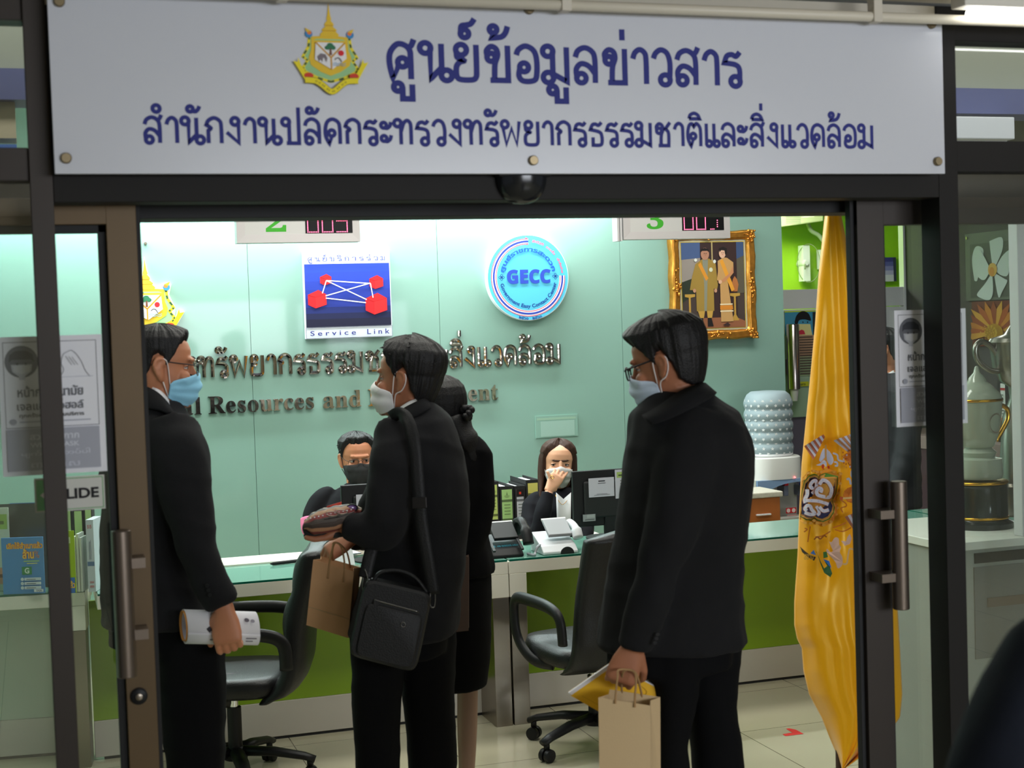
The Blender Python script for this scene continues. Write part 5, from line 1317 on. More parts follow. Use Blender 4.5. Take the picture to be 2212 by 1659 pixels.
a.rect(q(1724, 760)[0], X1, q(1740, 770)[1], q(1740, 724)[1], (176, 140, 112)); a.rect(q(1724, 760)[0], X1, q(1740, 812)[1], q(1740, 770)[1], (150, 166, 130))
for k in range(15): a.rect(q(1726, 760)[0], q(1726, 760)[0] + .05 + .035 * ((k * 7) % 5) / 5 + .05, q(1740, 729.5 + 5.6 * k)[1], q(1740, 727 + 5.6 * k)[1], (84, 72, 62))
a.rect(q(1704, 830)[0], q(1745, 830)[0], q(1740, 834)[1], q(1740, 824)[1], (186, 190, 40)); a.text('โครงการ', q(1720, 830)[0], q(1738, 830)[0], q(1740, 832)[1], q(1740, 826)[1], (60, 60, 30), .02)
a.build('print', r)
# wood cabinet with a patterned top beside the dispenser
Ym = 7.25
x0, x1 = wx(1560, Ym, 1080), wx(1691, Ym, 1080); z1 = wz(1650, 1064, Ym)
r = root('wood_cabinet', 'orange brown wood cabinet with a marble patterned top beside the water dispenser', 'cabinet', (x0, Ym, 0))
MB().box(x0, x1 - .012, Ym + .01, Ym + .26, 0, z1 - .031).build('body', mat('orange_wood', srgb(168, 94, 40), .45, vary=.15, vscale=14), r, bevel=.002)
MB().box(x0 - .01, x1 + .004, Ym, Ym + .27, z1 - .03, z1).build('top', mat('marble_cloth', srgb(196, 190, 174), .5, vary=.22, vscale=60), r, bevel=.006)
MB().box(x1 - .012 - .15, x1 - .075, Ym - .006, Ym + .009, z1 - .125, z1 - .117).build('handle', ALU, r, bevel=.001)
c = P(1619, 1098, Ym); MB().lathe((c.x, Ym + .01, c.z), [(.008, 0), (.008, .006)], 14, axis=(0, -1, 0)).build('key_lock', STEEL, r)

# ------------------------------------------------------------------ lime room, seen through the partition
Yl = 11.19
def atl(px, py): return P(px, py, Yl)
p0, p1 = atl(1640, 440), atl(1742, 496)
r = root('projector_unit', 'pale wall unit with a grille and a curved cable, high on the lime green wall', 'wall unit', (p0.x, Yl, p1.z))
MB().prism([(p0.x, 10.9, p1.z + .0), (p1.x, 10.9, p1.z + .05), (p1.x, 10.9, p0.z + .1), (p0.x, 10.9, p0.z + .1)], (0, .29, 0)).build('case', mat('pale_case', srgb(220, 228, 170), .5), r, bevel=.01)
a = Art(lambda x, y, h: Vector((x, 10.9 - h, y))); g0, g1 = P(1697, 464, 10.9), P(1730, 482, 10.9)
for k in range(6): a.rect(g0.x, g1.x, g1.z + k * .014, g1.z + k * .014 + .006, (150, 166, 130))
a.build('grille', r)
MB().tube(smooth_path([P(1744, 480, 11.0), P(1752, 498, 11.0), P(1768, 508, 11.0), P(1778, 520, 11.0)], 6), .018, 8).build('cable', mat('grey_hose', srgb(150, 166, 130), .6), r, smooth=True)
c = atl(1727, 570); r = root('wall_fan', 'white wall fan with a thin wire ring on the lime green wall', 'fan', (c.x, Yl, c.z))
f = .16; Yf_ = Yl - .12
b = MB(); b.tube([(c.x + .075 * math.cos(q) + .02, Yf_ - .06 * math.cos(q), c.z + f * math.sin(q)) for q in [2 * math.pi * j / 36 for j in range(37)]], .003, 6, caps=False); b.build('ring_guard', mat('wire_grey', srgb(120, 130, 90), .4), r, smooth=True)
MB().box(c.x - .02, c.x + .045, Yl - .1, Yl - .02, c.z - .15, c.z + .15).build('mount_plate', flat(222, 226, 214), r)
MB().tube([(c.x, Yl - .1, c.z), (c.x - .05, Yf_ - .06, c.z - .05)], .006, 8).build('arm', mat('wire_grey', (0, 0, 0), .4), r)
MB().lathe((c.x, Yl, c.z), [(.03, 0), (.03, .1), (.02, .12)], 16, axis=(0, -1, 0)).build('motor', flat(210, 214, 200), r)
p0, p1 = atl(1763, 540), atl(1785, 582)
r = root('wall_lamp', 'small white boxed lamp on the lime green wall just left of the flag', 'lamp', (p0.x, Yl, p1.z))
MB().box(p0.x, p1.x, Yl - .1, Yl, p1.z, p0.z).build('shade', flat(226, 230, 216), r, bevel=.006)
MB().box(p0.x + .02, p1.x - .01, Yl - .09, Yl, p1.z - .06, p1.z).build('base', flat(206, 210, 196), r, bevel=.004)
Yv = 10.6
X0, X1 = wx(1896, Yl - .03, 580), wx(1936, Yl - .03, 580); Z1, Z0 = wz(1915, 556, Yl - .03), wz(1915, 608, Yl - .03)
r = root('dusk_picture', 'purple dusk canvas picture on the lime green wall behind the dark door', 'picture', (X0, Yl, Z0))
MB().box(X0, X1, Yl - .03, Yl, Z0, Z1).build('canvas', flat(52, 54, 84), r)
a = wall_art(Yl - .031, .001)
for k, col in enumerate(((58, 54, 130), (84, 80, 160), (124, 116, 184), (164, 156, 204), (196, 190, 216))): a.rect(X0, X1 - .03, Z0, Z1 - .0 - k * (Z1 - Z0) / 5.5, col)
a.build('print', r)
# lower panel of the sliding partition with a night picture
X0, X1 = wx(1905, Yp - .02, 800), wx(1934, Yp - .02, 800)
r = root('partition_panel', 'grey framed glass panel with a purple night print behind the far suited man', 'panel', (X0, Yp, 0))
MB().box(XWR + .3, wx(1934, Yp, 800), Yp + .01, Yp + .018, 0, zr[0] - .004).build('frosted_sheet', mat('dim_sheet', srgb(96, 90, 108), .5), r)
b = MB(); zt_ = wz(1915, 642, Yp - .01)
b.box(wx(1902, Yp, 700), wx(1934, Yp, 700), Yp - .004, Yp + .009, wz(1915, 664, Yp), zr[0] - .005); b.build('top_rail', ALU, r)

# ------------------------------------------------------------------ charcoal side wall: pictures, low cabinet, binders
def on_right(px, py, dx=0): return PX(px, py, XR - dx)
def side_picture(px0, px1, pyt, pyb, name, label, art, back):
    A_, B_ = on_right(px0, (pyt + pyb) / 2, .012), on_right(px1, (pyt + pyb) / 2, .012)
    y0, y1 = min(A_.y, B_.y), max(A_.y, B_.y); zt_ = on_right((px0 + px1) / 2, pyt, .012).z; zb_ = on_right((px0 + px1) / 2, pyb, .012).z
    r = root(name, label, 'picture', (XR, (y0 + y1) / 2, zb_))
    MB().box(XR - .012, XR - .001, y0, y1, zb_, zt_).build('panel', back, r)
    a = Art(lambda x, y, h: Vector((XR - .012 - h, y1 - x * (y1 - y0), zb_ + y * (zt_ - zb_))), .0008); art(a); a.build('print', r); return r, y0, y1, zb_, zt_
def art_plum(a):
    a.rect(0, 1, 0, 1, (104, 110, 100)); a.rect(.1, .98, .04, .84, (78, 82, 76))
    W_ = (206, 214, 212)
    for pts in ([(.18, .3), (.14, .6), (.2, .78), (.3, .8), (.38, .72), (.3, .5), (.24, .3)], [(.5, .86), (.74, .9), (.76, .74), (.66, .56), (.58, .46), (.54, .56)], [(.6, .44), (.74, .62), (.9, .70), (.9, .5), (.84, .34), (.7, .36)], [(.58, .4), (.78, .3), (.84, .26), (.74, .12), (.66, .04)], [(.55, .4), (.56, .12), (.48, .0), (.3, .04), (.24, .1), (.4, .24)], [(.52, .44), (.4, .30), (.26, .36), (.17, .56), (.22, .72), (.32, .74), (.44, .58)]):
        a.poly(smooth_path(pts + [pts[0]], 4)[:-1], W_)
    a.oval(.56, .44, .09, .10, (226, 176, 90), 16); a.oval(.55, .41, .05, .07, (214, 140, 60), 14)
r, y0, y1, z0, z1 = side_picture(2086, 2195, 500, 648, 'plumeria_picture', 'picture of a white five petalled flower on a clear panel, on the charcoal wall', art_plum, flat(110, 114, 106))
MB().lathe((XR - .012, y1 - .02, z1 - .025), [(.009, 0), (.009, .006)], 14, axis=(-1, 0, 0)).build('fixing', STEEL, r)
def art_daisy(a):
    a.rect(0, 1, 0, 1, (112, 52, 36))
    for k in range(15):
        t = math.radians(-10 + 200 * k / 14); c_, s_ = math.cos(t), math.sin(t); w = .07
        col = ((196, 122, 40), (170, 84, 34), (208, 150, 56), (150, 70, 36))[k % 4]
        pts = [(.52 - s_ * w * .4, .3 + c_ * w * .4), (.52 + c_ * .5 - s_ * w, .3 + s_ * .5 + c_ * w), (.52 + c_ * .78, .3 + s_ * .74), (.52 + c_ * .5 + s_ * w, .3 + s_ * .5 - c_ * w), (.52 + s_ * w * .4, .3 - c_ * w * .4)]
        a.poly([(min(max(x, 0), 1), min(max(y, 0), 1)) for x, y in pts], col)
    a.oval(.54, .3, .2, .2, (176, 130, 30), 24)
    for k in range(60):
        q = k * 2.4; rr = .19 * math.sqrt(k / 60); a.oval(.54 + rr * math.cos(q), .3 + rr * math.sin(q), .014, .014, (206, 166, 56), 6)
side_picture(2100, 2196, 650, 748, 'orange_flower_picture', 'picture of an orange daisy like flower below the white flower picture', art_daisy, flat(90, 50, 36))

xk = XR - .5
yk1 = PX(2120, 960, xk).y; 
zk_ = 1.0
r = root('side_cabinet', 'low cabinet with a pale cloth edge along the charcoal wall behind the trophies', 'cabinet', (xk, 6.6, 0))
zk_ = PX(2165, 960, xk).z
MB().box(xk, XR - .01, 6.0, 8.4, 0, zk_ - .08).build('body', mat('plum_panel', srgb(74, 50, 60), .6), r)
MB().box(xk - .01, XR - .005, 5.98, 8.42, zk_ - .079, zk_).build('cloth_top', mat('dusty_pink', srgb(140, 122, 116), .8), r, bevel=.004)
for k, (a0, a1) in enumerate(((2162, 2172), (2183, 2195))):
    ya, yb_ = PX(a0, 880, xk + .08).y, PX(a1, 880, xk + .08).y; y0, y1 = min(ya, yb_), max(ya, yb_)
    z1 = PX(2170, 822, xk + .08).z
    r = root('lever_file', ('black lever file with a red and white spine behind the porcelain trophy handle', 'black lever file with a red and white spine next to the white board edge')[k], 'binder', (xk + .08, (y0 + y1) / 2, zk_), 'lever files on the side cabinet')
    MB().box(xk + .08, xk + .36, y0 - .02, y1 + .03, zk_, z1).build('cover', BLACKM, r)
    a = Art(lambda x, y, h: Vector((xk + .08 - h, y1 - x * (y1 - y0), zk_ + y * (z1 - zk_))), .0008)
    a.rect(0, 1, .35, .95, (200, 204, 196)); a.rect(0, 1, .84, .88, (170, 60, 60)); a.rect(0, 1, .35, .40, (170, 60, 60))
    for q in range(7): a.rect(.3, .8, .46 + .05 * q, .475 + .05 * q, (80, 84, 84))
    a.build('spine_label', r)

# display case in the side window, with trophies
Ye = 4.55
ex0, ex1 = wx(2052, Ye, 1200), wx(2330, Ye, 1200); ez = wz(2140, 1166, Ye)
r = root('display_cabinet', 'grey white display cabinet behind the side window, with two trophies on it', 'cabinet', (ex0, Ye, 0))
MB().box(ex0, ex1, Ye, Ye + .62, .0, ez - .031).build('body', mat('case_grey', srgb(150, 154, 146), .5), r)
MB().box(ex0 - .01, ex1, Ye - .01, Ye + .63, ez - .03, ez).build('top', mat('case_white', srgb(216, 218, 208), .35), r, bevel=.002)
MB().box(wx(2104, Ye, 1200), ex1 - .02, Ye - .006, Ye - .0005, wz(2140, 1214, Ye), wz(2140, 1192, Ye)).build('drawer_slot', BLACKM, r)
MB().box(wx(2104, Ye, 1300), ex1 - .02, Ye - .006, Ye - .0005, wz(2140, 1420, Ye), wz(2140, 1222, Ye)).build('drawer_front', mat('case_dark', srgb(104, 106, 102), .4), r)
MB().box(wx(2130, Ye, 1300), ex1 - .02, Ye - .012, Ye - .0062, wz(2140, 1310, Ye), wz(2140, 1290, Ye)).build('wood_strip', mat('brown_strip', srgb(92, 74, 56), .5), r)
# porcelain trophy
Yt = Ye + .3
c = P(2117, 1150, Yt); s = 1 / (FPX / ((c - CAM).dot(F_)))
cx = c.x
r = root('porcelain_trophy', 'pale porcelain trophy cup with gold handle on a black plinth', 'trophy', (cx, Yt, ez))
pz = lambda py: wz(2117, py, Yt) - ez - .0
MB().lathe((cx, Yt, ez), [(.125, 0), (.125, .02), (.108, .03), (.105, pz(1118)), (.105, pz(1050)), (.108, pz(1045))], 36).build('plinth', mat('black_gloss', (.012, .016, .018), .15), r, smooth='angle')
for py in (1115, 1040): MB().lathe((cx, Yt, ez + pz(py) - .006), [(.105, 0), (.109, .003), (.109, .009), (.105, .012)], 36).build('gold_band', GOLDP, r, smooth=True)
cel = mat('celadon', srgb(178, 188, 172), .12, coat=.5, vary=.06, vscale=20)
MB().lathe((cx, Yt, ez + pz(1032)), [(.085, 0), (.09, .012), (.086, .075), (.06, .082), (.068, .1), (.05, .115), (.045, .122)], 36).build('foot', cel, r, smooth='angle')
zb_ = ez + pz(968)
cup = MB().lathe((cx, Yt, zb_), [(.045, 0), (.06, .01), (.075, .05), (.085, .1), (.09, .15), (.092, pz(866) - pz(968))], 36).build('cup', cel, r, smooth='angle')
MB().lathe((cx, Yt, ez + pz(866)), [(.094, 0), (.096, .004), (.094, .010)], 36).build('gold_rim', GOLDP, r, smooth=True)
MB().lathe((cx, Yt, ez + pz(866) + .010), [(.092, 0), (.085, .02), (.05, .055), (.035, .065), (.03, .08), (.012, .1), (.008, .12), (.002, .125)], 36).build('lid', cel, r, smooth='angle')
hz = lambda px, py: P(px, py, Yt)
pth = smooth_path([hz(2150, 882), hz(2164, 876), hz(2176, 885), hz(2177, 905), hz(2165, 930), hz(2152, 952)], 6)
MB().tube(pth, .009, 10).build('handle', GOLDP, r, smooth=True)
pth2 = [Vector((2 * cx - p[0], p[1], p[2])) for p in pth]
MB().tube(pth2, .009, 10).build('handle', GOLDP, r, smooth=True)
a = Art(lambda x, y, h: Vector((cx + (.0905 + h) * math.sin(x), Yt - (.0905 + h) * math.cos(x), y)), .0006); zc_ = ez + pz(912)
a.arc(.22, zc_, .0, 0, 1, .0001, (150, 130, 120), 2) if False else a.line([(.22 + .34 * math.cos(q), zc_ + .036 * math.sin(q)) for q in [2 * math.pi * j / 24 for j in range(24)]], .006, (140, 128, 118), closed=True)
a.build('crest_print', r)
# silver cup behind it
Yu = Ye + .52
c = P(2190, 760, Yu)
r = root('silver_trophy', 'tall tarnished silver trophy cup with a big looped handle behind the porcelain one', 'trophy', (c.x, Yu, ez))
z = lambda py: wz(2190, py, Yu) - ez
dul = mat('tarnished_silver', srgb(150, 146, 138), .25, .95)
MB().lathe((c.x, Yu, ez), [(.1, 0), (.1, .12), (.07, .13), (.05, z(900)), (.02, z(860)), (.025, z(835)), (.06, z(822)), (.085, z(790)), (.095, z(745)), (.1, z(738)), (.09, z(730)), (.04, z(722)), (.01, z(700))], 36).build('cup', dul, r, smooth='angle')
b = MB(); b.tube(smooth_path([P(2170, 800, Yu), P(2140, 800, Yu), P(2112, 778, Yu), P(2108, 750, Yu), P(2122, 738, Yu), P(2142, 750, Yu), P(2160, 775, Yu)], 6), .012, 10); b.build('handle', dul, r, smooth=True)
# white board edge in front
Yg = 4.3
x0, x1 = wx(2203, Yg, 800), wx(2330, Yg, 800)
r = root('white_board_stand', 'tall thick white display board at the edge of the side window', 'display board', (x0, Yg, 0))
MB().box(x0, x1, Yg, Yg + .05, wz(2190, 1162, Yg), wz(2190, 442, Yg)).build('board', mat('white_board', srgb(214, 214, 214), .45), r, bevel=.003)
b = MB(); b.box(x0 + .05, x0 + .08, Yg + .01, Yg + .04, 0, wz(2190, 1162, Yg)); b.build('foot_post', ALU, r)

for k, (px, py) in enumerate(((2093, 410),)):
    p = PZ(px, py, 2.498)
    r = root('downlight', 'bright round ceiling downlight seen above the white flower picture', 'light', p)
    MB().lathe(p, [(.062, -.001), (.062, -.006), (.05, -.006)], 28).build('trim_ring', ALU, r)
    MB().lathe(p, [(.048, -.008), (.048, -.0055)], 28).build('lens', mat('downlight_glow', (1, 1, 1), .4, emit=(1, 1, .95), estr=5), r)

# red floor arrow
F0 = lambda px, py: PZ(px, py, .0012)
r = root('floor_arrow', 'small red arrow sticker on the floor tiles near the yellow flag', 'floor sticker', F0(1712, 1582))
b = MB(); b.add([F0(x, y) for x, y in ((1690, 1586), (1706, 1583), (1712, 1583), (1698, 1574), (1704, 1573), (1719, 1576), (1736, 1585), (1697, 1590))], [tuple(range(8))])
b.build('arrow', flat(206, 50, 46), r)

# ------------------------------------------------------------------ the yellow flag
FD = 5.0
LX = [(455, 1783), (520, 1776), (600, 1768), (700, 1761), (800, 1752), (900, 1742), (950, 1737), (1000, 1732), (1100, 1727), (1200, 1723), (1300, 1716), (1350, 1716), (1380, 1722), (1400, 1732), (1450, 1736), (1500, 1748), (1550, 1775), (1600, 1795), (1630, 1808), (1659, 1818)]
RX = [(455, 1815), (520, 1828), (580, 1840), (700, 1855), (800, 1868), (900, 1882), (1000, 1900), (1200, 1928), (1300, 1938), (1400, 1944), (1500, 1949), (1550, 1944), (1600, 1906), (1630, 1868), (1659, 1826)]
def interp(T, y):
    if y <= T[0][0]: return T[0][1]
    for (a0, b0), (a1, b1) in zip(T, T[1:]):
        if y <= a1: return b0 + (b1 - b0) * (y - a0) / (a1 - a0)
    return T[-1][1]
def fold(px, py):
    """how far the cloth comes forward (metres) at a spot"""
    l, r_ = interp(LX, py), interp(RX, py); u = (px - l) / max(r_ - l, 1); t = (py - 455) / 1200
    w = .020 * math.sin(2 * math.pi * (u * 1.35 + .12 * math.sin(t * 5))) * (.5 + .5 * t)
    w += .016 * math.sin(2 * math.pi * (u * 2.7 - .5 * t + .2)) * min(1, t * 1.6)
    w += .030 * math.exp(-((u - .30 - .1 * t) / .09) ** 2) * max(0, min(1, (t - .55) * 4)) + .024 * math.exp(-((u - .56) / .06) ** 2) * max(0, min(1, (t - .6) * 4))
    w -= .045 * (2 * u - 1) ** 2
    # crumples round the crest
    w += .012 * math.exp(-((t - .46) / .2) ** 2) * noise.noise(Vector((u * 5, t * 14, 2.0))) + .008 * noise.noise(Vector((u * 9, t * 9, 5))) * max(0, min(1, (t - .3) * 3))
    w += .007 * math.sin(t * 90 + u * 8) * math.exp(-(u / .07) ** 2) * max(0, min(1, (t - .75) * 6))
    return w
def flag_pt(px, py, h=0.0): return PD(px, py, FD - fold(px, py) - h)
r = root('flag_on_pole', 'tall yellow satin flag with a dark blue royal cypher, hanging beside the dark door', 'flag', (flag_pt(1830, 1600).x, flag_pt(1830, 1600).y + .05, 0))
rows = []
ys = [300 + 5.5 * i for i in range(248)]
ys = [y for y in ys if y < 1659] + [1659]
for y in ys:
    yy = max(y, 455); l, r_ = interp(LX, yy), interp(RX, yy)
    if y < 455: l += (455 - y) * .03; r_ -= (455 - y) * .02
    rows.append([flag_pt(l + (r_ - l) * j / 60, y) for j in range(61)])
rows.append([flag_pt(1819 + 6 * j / 60, 1661) for j in range(61)])
MB().grid(rows).build('cloth', SATIN, r, smooth=True, solid=.0016)
pt = PD(1802, 455, FD + .06); pb = Vector((PD(1812, 1640, FD + .06).x, PD(1812, 1640, FD + .06).y, 0))
MB().tube([pb, Vector((pt.x, pt.y, 2.42))], .014, 14).build('pole', mat('pole_dark', srgb(70, 48, 40), .4), r, smooth='angle')
MB().lathe(pb, [(.17, 0), (.17, .02), (.06, .04), (.03, .12), (.02, .13)], 32).build('base', mat('pole_base', srgb(60, 50, 44), .4), r, smooth='angle')
a = Art(lambda x, y, h: flag_pt(max(x, interp(LX, y) + 1.5), y, h + .004), .0006)
Z5 = lambda pts: [(1650 + x / 7.373, 850 + y / 7.373) for x, y in pts]
Z6 = lambda pts: [(1650 + x / 7.373, 1000 + y / 7.373) for x, y in pts]
Or, OrD, Pk, Wb = (222, 140, 40), (190, 100, 30), (206, 168, 146), (206, 200, 214)
shield = [(620, 560), (640, 450), (665, 330), (740, 250), (810, 225), (850, 240), (875, 285), (900, 240), (960, 212), (1050, 238), (1138, 262), (1130, 380), (1110, 500), (1055, 600), (1092, 680), (1080, 760), (1020, 850), (930, 890), (850, 865), (812, 835), (770, 868), (700, 862), (605, 815), (600, 700), (604, 610)]
cx_, cy_ = 850, 560
sc = lambda f: [(cx_ + (x - cx_) * f, cy_ + (y - cy_) * f) for x, y in shield]
a.poly(Z6(sc(1.36)), (226, 148, 44))
ring = smooth_path(sc(1.30) + [sc(1.30)[0]], 3)
for k in range(0, len(ring) - 1, 3): a.oval(*Z6([ring[k]])[0], 4.2, 3.2, (232, 166, 70), 8)
a.h += .003; a.poly(Z6(sc(1.16)), (66, 116, 30)); a.h += .003; a.poly(Z6(sc(1.11)), (196, 140, 60)); a.h += .004; a.poly(Z6(sc(1.0)), (40, 40, 76)); a.h += .004
for pth, w in (([(770, 490), (820, 430), (842, 340), (825, 285), (775, 300), (738, 360), (762, 400), (790, 390)], 7), ([(690, 420), (690, 500), (655, 580), (662, 640)], 8), ([(660, 600), (760, 600), (870, 610), (960, 635), (1030, 660)], 7), ([(885, 345), (940, 275), (1020, 310), (1075, 400), (1072, 480), (1040, 545), (940, 535), (855, 505), (845, 440), (885, 402), (920, 425), (905, 470)], 7.5), ([(650, 790), (740, 820), (815, 805), (765, 745), (740, 690), (690, 680), (655, 730), (685, 762)], 7), ([(835, 690), (870, 745), (880, 800), (850, 830)], 6.5), ([(885, 700), (950, 765), (1035, 745)], 7)):
    a.curve(Z6(pth), w + 1.6, (196, 120, 70)); a.curve(Z6(pth), w, (214, 208, 220))
    for x, y in Z6(smooth_path(pth, 3))[::3]: a.oval(x, y, 1.0, 1.0, (150, 170, 216), 6)
def stripes(poly_a, poly_b, n, c1, c2):
    for k in range(n):
        t0, t1 = k / n, (k + 1) / n
        l = lambda p, q, t: (p[0] + (q[0] - p[0]) * t, p[1] + (q[1] - p[1]) * t)
        a.poly([l(poly_a[0], poly_a[1], t0), l(poly_a[0], poly_a[1], t1), l(poly_b[0], poly_b[1], t1), l(poly_b[0], poly_b[1], t0)], (c1 if k % 2 else c2))
stripes(Z5([(640, 840), (950, 650)]), Z5([(790, 1055), (975, 690)]), 9, Wb, (176, 96, 70))
stripes(Z5([(1110, 750), (1400, 640)]), Z5([(1370, 960), (1500, 860)]), 7, (190, 128, 84), (198, 196, 216))
stripes(Z5([(1310, 750), (1480, 690)]), Z5([(1440, 880), (1510, 820)]), 4, Wb, (186, 116, 80))
stripes(Z6([(1290, 860), (1560, 740)]), Z6([(1440, 1085), (1560, 920)]), 6, (200, 190, 200), (170, 104, 80))
for pts in ([(880, 1060), (920, 930), (965, 875), (980, 1000), (910, 1090)], [(1000, 880), (1075, 960), (1112, 1070), (1060, 1140), (1005, 1060)], [(830, 1140), (900, 1110), (960, 1060), (1000, 1110), (990, 1170), (950, 1120), (900, 1150)]): a.poly(Z5(smooth_path(pts + [pts[0]], 3)[:-1]), (206, 202, 222))
a.curve(Z5([(985, 820), (985, 950), (990, 1080)]), 3.5, (206, 150, 80)); a.oval(*Z5([(940, 1165)])[0], 3, 5, (206, 60, 30), 10); a.oval(*Z5([(1030, 1175)])[0], 2.4, 3.6, (206, 50, 30), 10)
for pts, w in (([(1100, 950), (1170, 980), (1190, 1060), (1290, 1085)], 3.6), ([(1120, 1090), (1165, 1100), (1170, 1150), (1130, 1150)], 3.6), ([(1400, 1230), (1400, 1320), (1490, 1380), (1480, 1460)], 4.2), ([(1320, 1370), (1360, 1360), (1385, 1450)], 4.2)): a.curve(Z5(pts), w, (186, 186, 206))
a.poly(Z5([(1240, 1000), (1420, 880), (1500, 900), (1515, 1180), (1380, 1200), (1330, 1090)]), (212, 118, 40))
for k in range(24): a.oval(*Z5([(1260 + (k * 97) % 240, 940 + (k * 61) % 250)])[0], 1.6, 2.2, ((180, 84, 40), (190, 180, 196), (226, 150, 60))[k % 3], 6)
a.poly(Z5([(1390, 1010), (1430, 970), (1470, 1040), (1435, 1070)]), (216, 208, 196)); a.poly(Z5([(1430, 960), (1515, 1060), (1510, 1085), (1425, 985)]), (170, 30, 30))
fan = [(1260, 520), (1280, 450), (1330, 400), (1400, 375), (1480, 390), (1525, 420), (1530, 520)]
a.poly(Z6(fan + [(1520, 620), (1440, 650), (1330, 620)]), (210, 118, 40))
for k in range(10): a.line(Z6([(1400 + (k - 5) * 8, 530), (1280 + k * 26, 440 - 60 * math.sin(math.pi * k / 10))]), .7, (176, 84, 30))
a.line(Z6([(1260, 565), (1470, 550)]), 4.2, (232, 186, 120)); a.line(Z6([(1210, 560), (1260, 565)]), 7, (196, 84, 40))
for pts in ([(1220, 590), (1300, 640), (1310, 690), (1230, 720), (1260, 790)], [(1170, 650), (1140, 720), (1150, 800), (1110, 850), (1110, 920)], [(1100, 1030), (1200, 1000), (1310, 950)], [(1130, 1060), (1260, 1090), (1390, 1030)], [(820, 1180), (900, 1170), (960, 1150), (1060, 1090)], [(740, 1010), (720, 1120), (700, 1260)], [(640, 1100), (690, 1060), (650, 1040)]): a.curve(Z6(pts), 2.6, OrD)
a.curve(Z6([(800, 1220), (850, 1180), (900, 1210), (960, 1160), (1000, 1180)]), 3, (150, 80, 20))
a.poly(Z6(smooth_path([(1040, 1250), (1080, 1260), (1130, 1190), (1190, 1200), (1200, 1300), (1230, 1340), (1210, 1420), (1250, 1500), (1250, 1620), (1180, 1680), (1150, 1600), (1110, 1540), (1000, 1420), (1010, 1370), (1060, 1420), (1100, 1400), (1070, 1330)], 3)), (218, 176, 158))
a.poly(Z6([(1230, 1240), (1310, 1250), (1330, 1180), (1370, 1130), (1400, 1200), (1370, 1290), (1290, 1320)]), (222, 180, 166)); a.curve(Z6([(1260, 1610), (1320, 1600), (1340, 1480), (1370, 1370), (1450, 1390)]), 3.6, (226, 180, 130))
rib = [(575, 1330), (610, 1420), (700, 1500), (800, 1560), (830, 1500), (740, 1470), (650, 1400)]
a.poly(Z6(rib), (60, 48, 36)); a.text('สยาม', *[Z6([(640, 0)])[0][0], Z6([(790, 0)])[0][0]], Z6([(0, 1540)])[0][1], Z6([(0, 1450)])[0][1], (200, 150, 60), .02)
a.poly(Z6([(800, 1380), (850, 1440), (900, 1600), (960, 1750), (1060, 1820), (1090, 1760), (1050, 1640), (960, 1560), (1010, 1640), (960, 1680), (900, 1560), (840, 1420)]), (50, 96, 52)); a.poly(Z6([(940, 1530), (1040, 1560), (1080, 1680), (1000, 1600)]), (50, 110, 190)); a.poly(Z6([(740, 1440), (795, 1385), (830, 1470)]), (70, 120, 190))
a.poly(Z6([(945, 1420), (1000, 1410), (1020, 1500), (950, 1520)]), (60, 110, 50))
a.build('royal_cypher', r, 'dark blue cypher with striped umbrellas printed on the cloth')
# ------------------------------------------------------------------ people
HU = [-.120, -.112, -.100, -.082, -.062, -.040, -.018, .006, .030, .055, .078, .096, .108, .114]
HF = [.058, .078, .086, .087, .086, .086, .085, .084, .090, .091, .082, .062, .036, .010]
HB = [.030, .000, -.030, -.056, -.072, -.082, -.090, -.097, -.102, -.101, -.092, -.072, -.044, -.014]
HW = [.016, .030, .042, .053, .060, .066, .070, .073, .0755, .0755, .070, .056, .034, .010]
def head_frame(c, fwd, up=(0, 0, 1), s=1.0):
    f = Vector(fwd).normalized(); u = Vector(up); u = (u - f * u.dot(f)).normalized(); l = u.cross(f)
    return lambda a, b, z: Vector(c) + (f * a + l * b + u * z) * s
def head_shapes(mb, M, ears=True, nose=True, fem=False):
    rings = []
    for u, fr, bk, w in zip(HU, HF, HB, HW):
        c = (fr + bk) / 2; a = (fr - bk) / 2
        ring = []
        for j in range(36):
            q = 2 * math.pi * j / 36; cq, sq = math.cos(q), math.sin(q)
            e = .86 if u < .05 else .95
            ring.append(M(c + a * abs(cq) ** e * (1 if cq > 0 else -1), w * abs(sq) ** .9 * (1 if sq > 0 else -1) * (1 - .08 * (cq > 0) * cq * (u < .02)), u))
        rings.append(ring)
    mb.loft(rings)
    # brow ridge, cheeks, lips, chin
    if not fem: mb.tube([M(.083, .045, .026), M(.094, .02, .024), M(.094, -.02, .024), M(.083, -.045, .026)], [.006, .007, .007, .006], 8)
    for s in (-1, 1): mb.ball(M(.066, .040 * s, -.028), .021, 10)
    mb.tube([M(.080, .02, -.070), M(.090, 0, -.071), M(.080, -.02, -.070)], .0065, 8); mb.tube([M(.080, .018, -.081), M(.089, 0, -.081), M(.080, -.018, -.081)], .0065, 8)
    mb.ball(M(.077, 0, -.106), .016, 10)
    if nose:
        mb.tube([M(.086, 0, .018), M(.094, 0, -.006), M(.102, 0, -.028), M(.103, 0, -.038)], [.009, .009, .012, .012], 10)
        for s in (-1, 1): mb.ball(M(.093, .012 * s, -.042), .009, 8)
    if ears:
        for s in (-1, 1):
            pts = smooth_path([(.000, .070, -.036), (-.006, .078, -.030), (-.018, .085, -.006), (-.022, .087, .014), (-.012, .086, .028), (.004, .080, .026), (.006, .075, .008)], 4)
            mb.tube([M(a, b * s, z) for a, b, z in pts], .0058, 8)
            mb.tube([M(-.002, .074 * s, -.03), M(-.008, .078 * s, .0), M(-.006, .078 * s, .018)], [.008, .010, .009], 8)

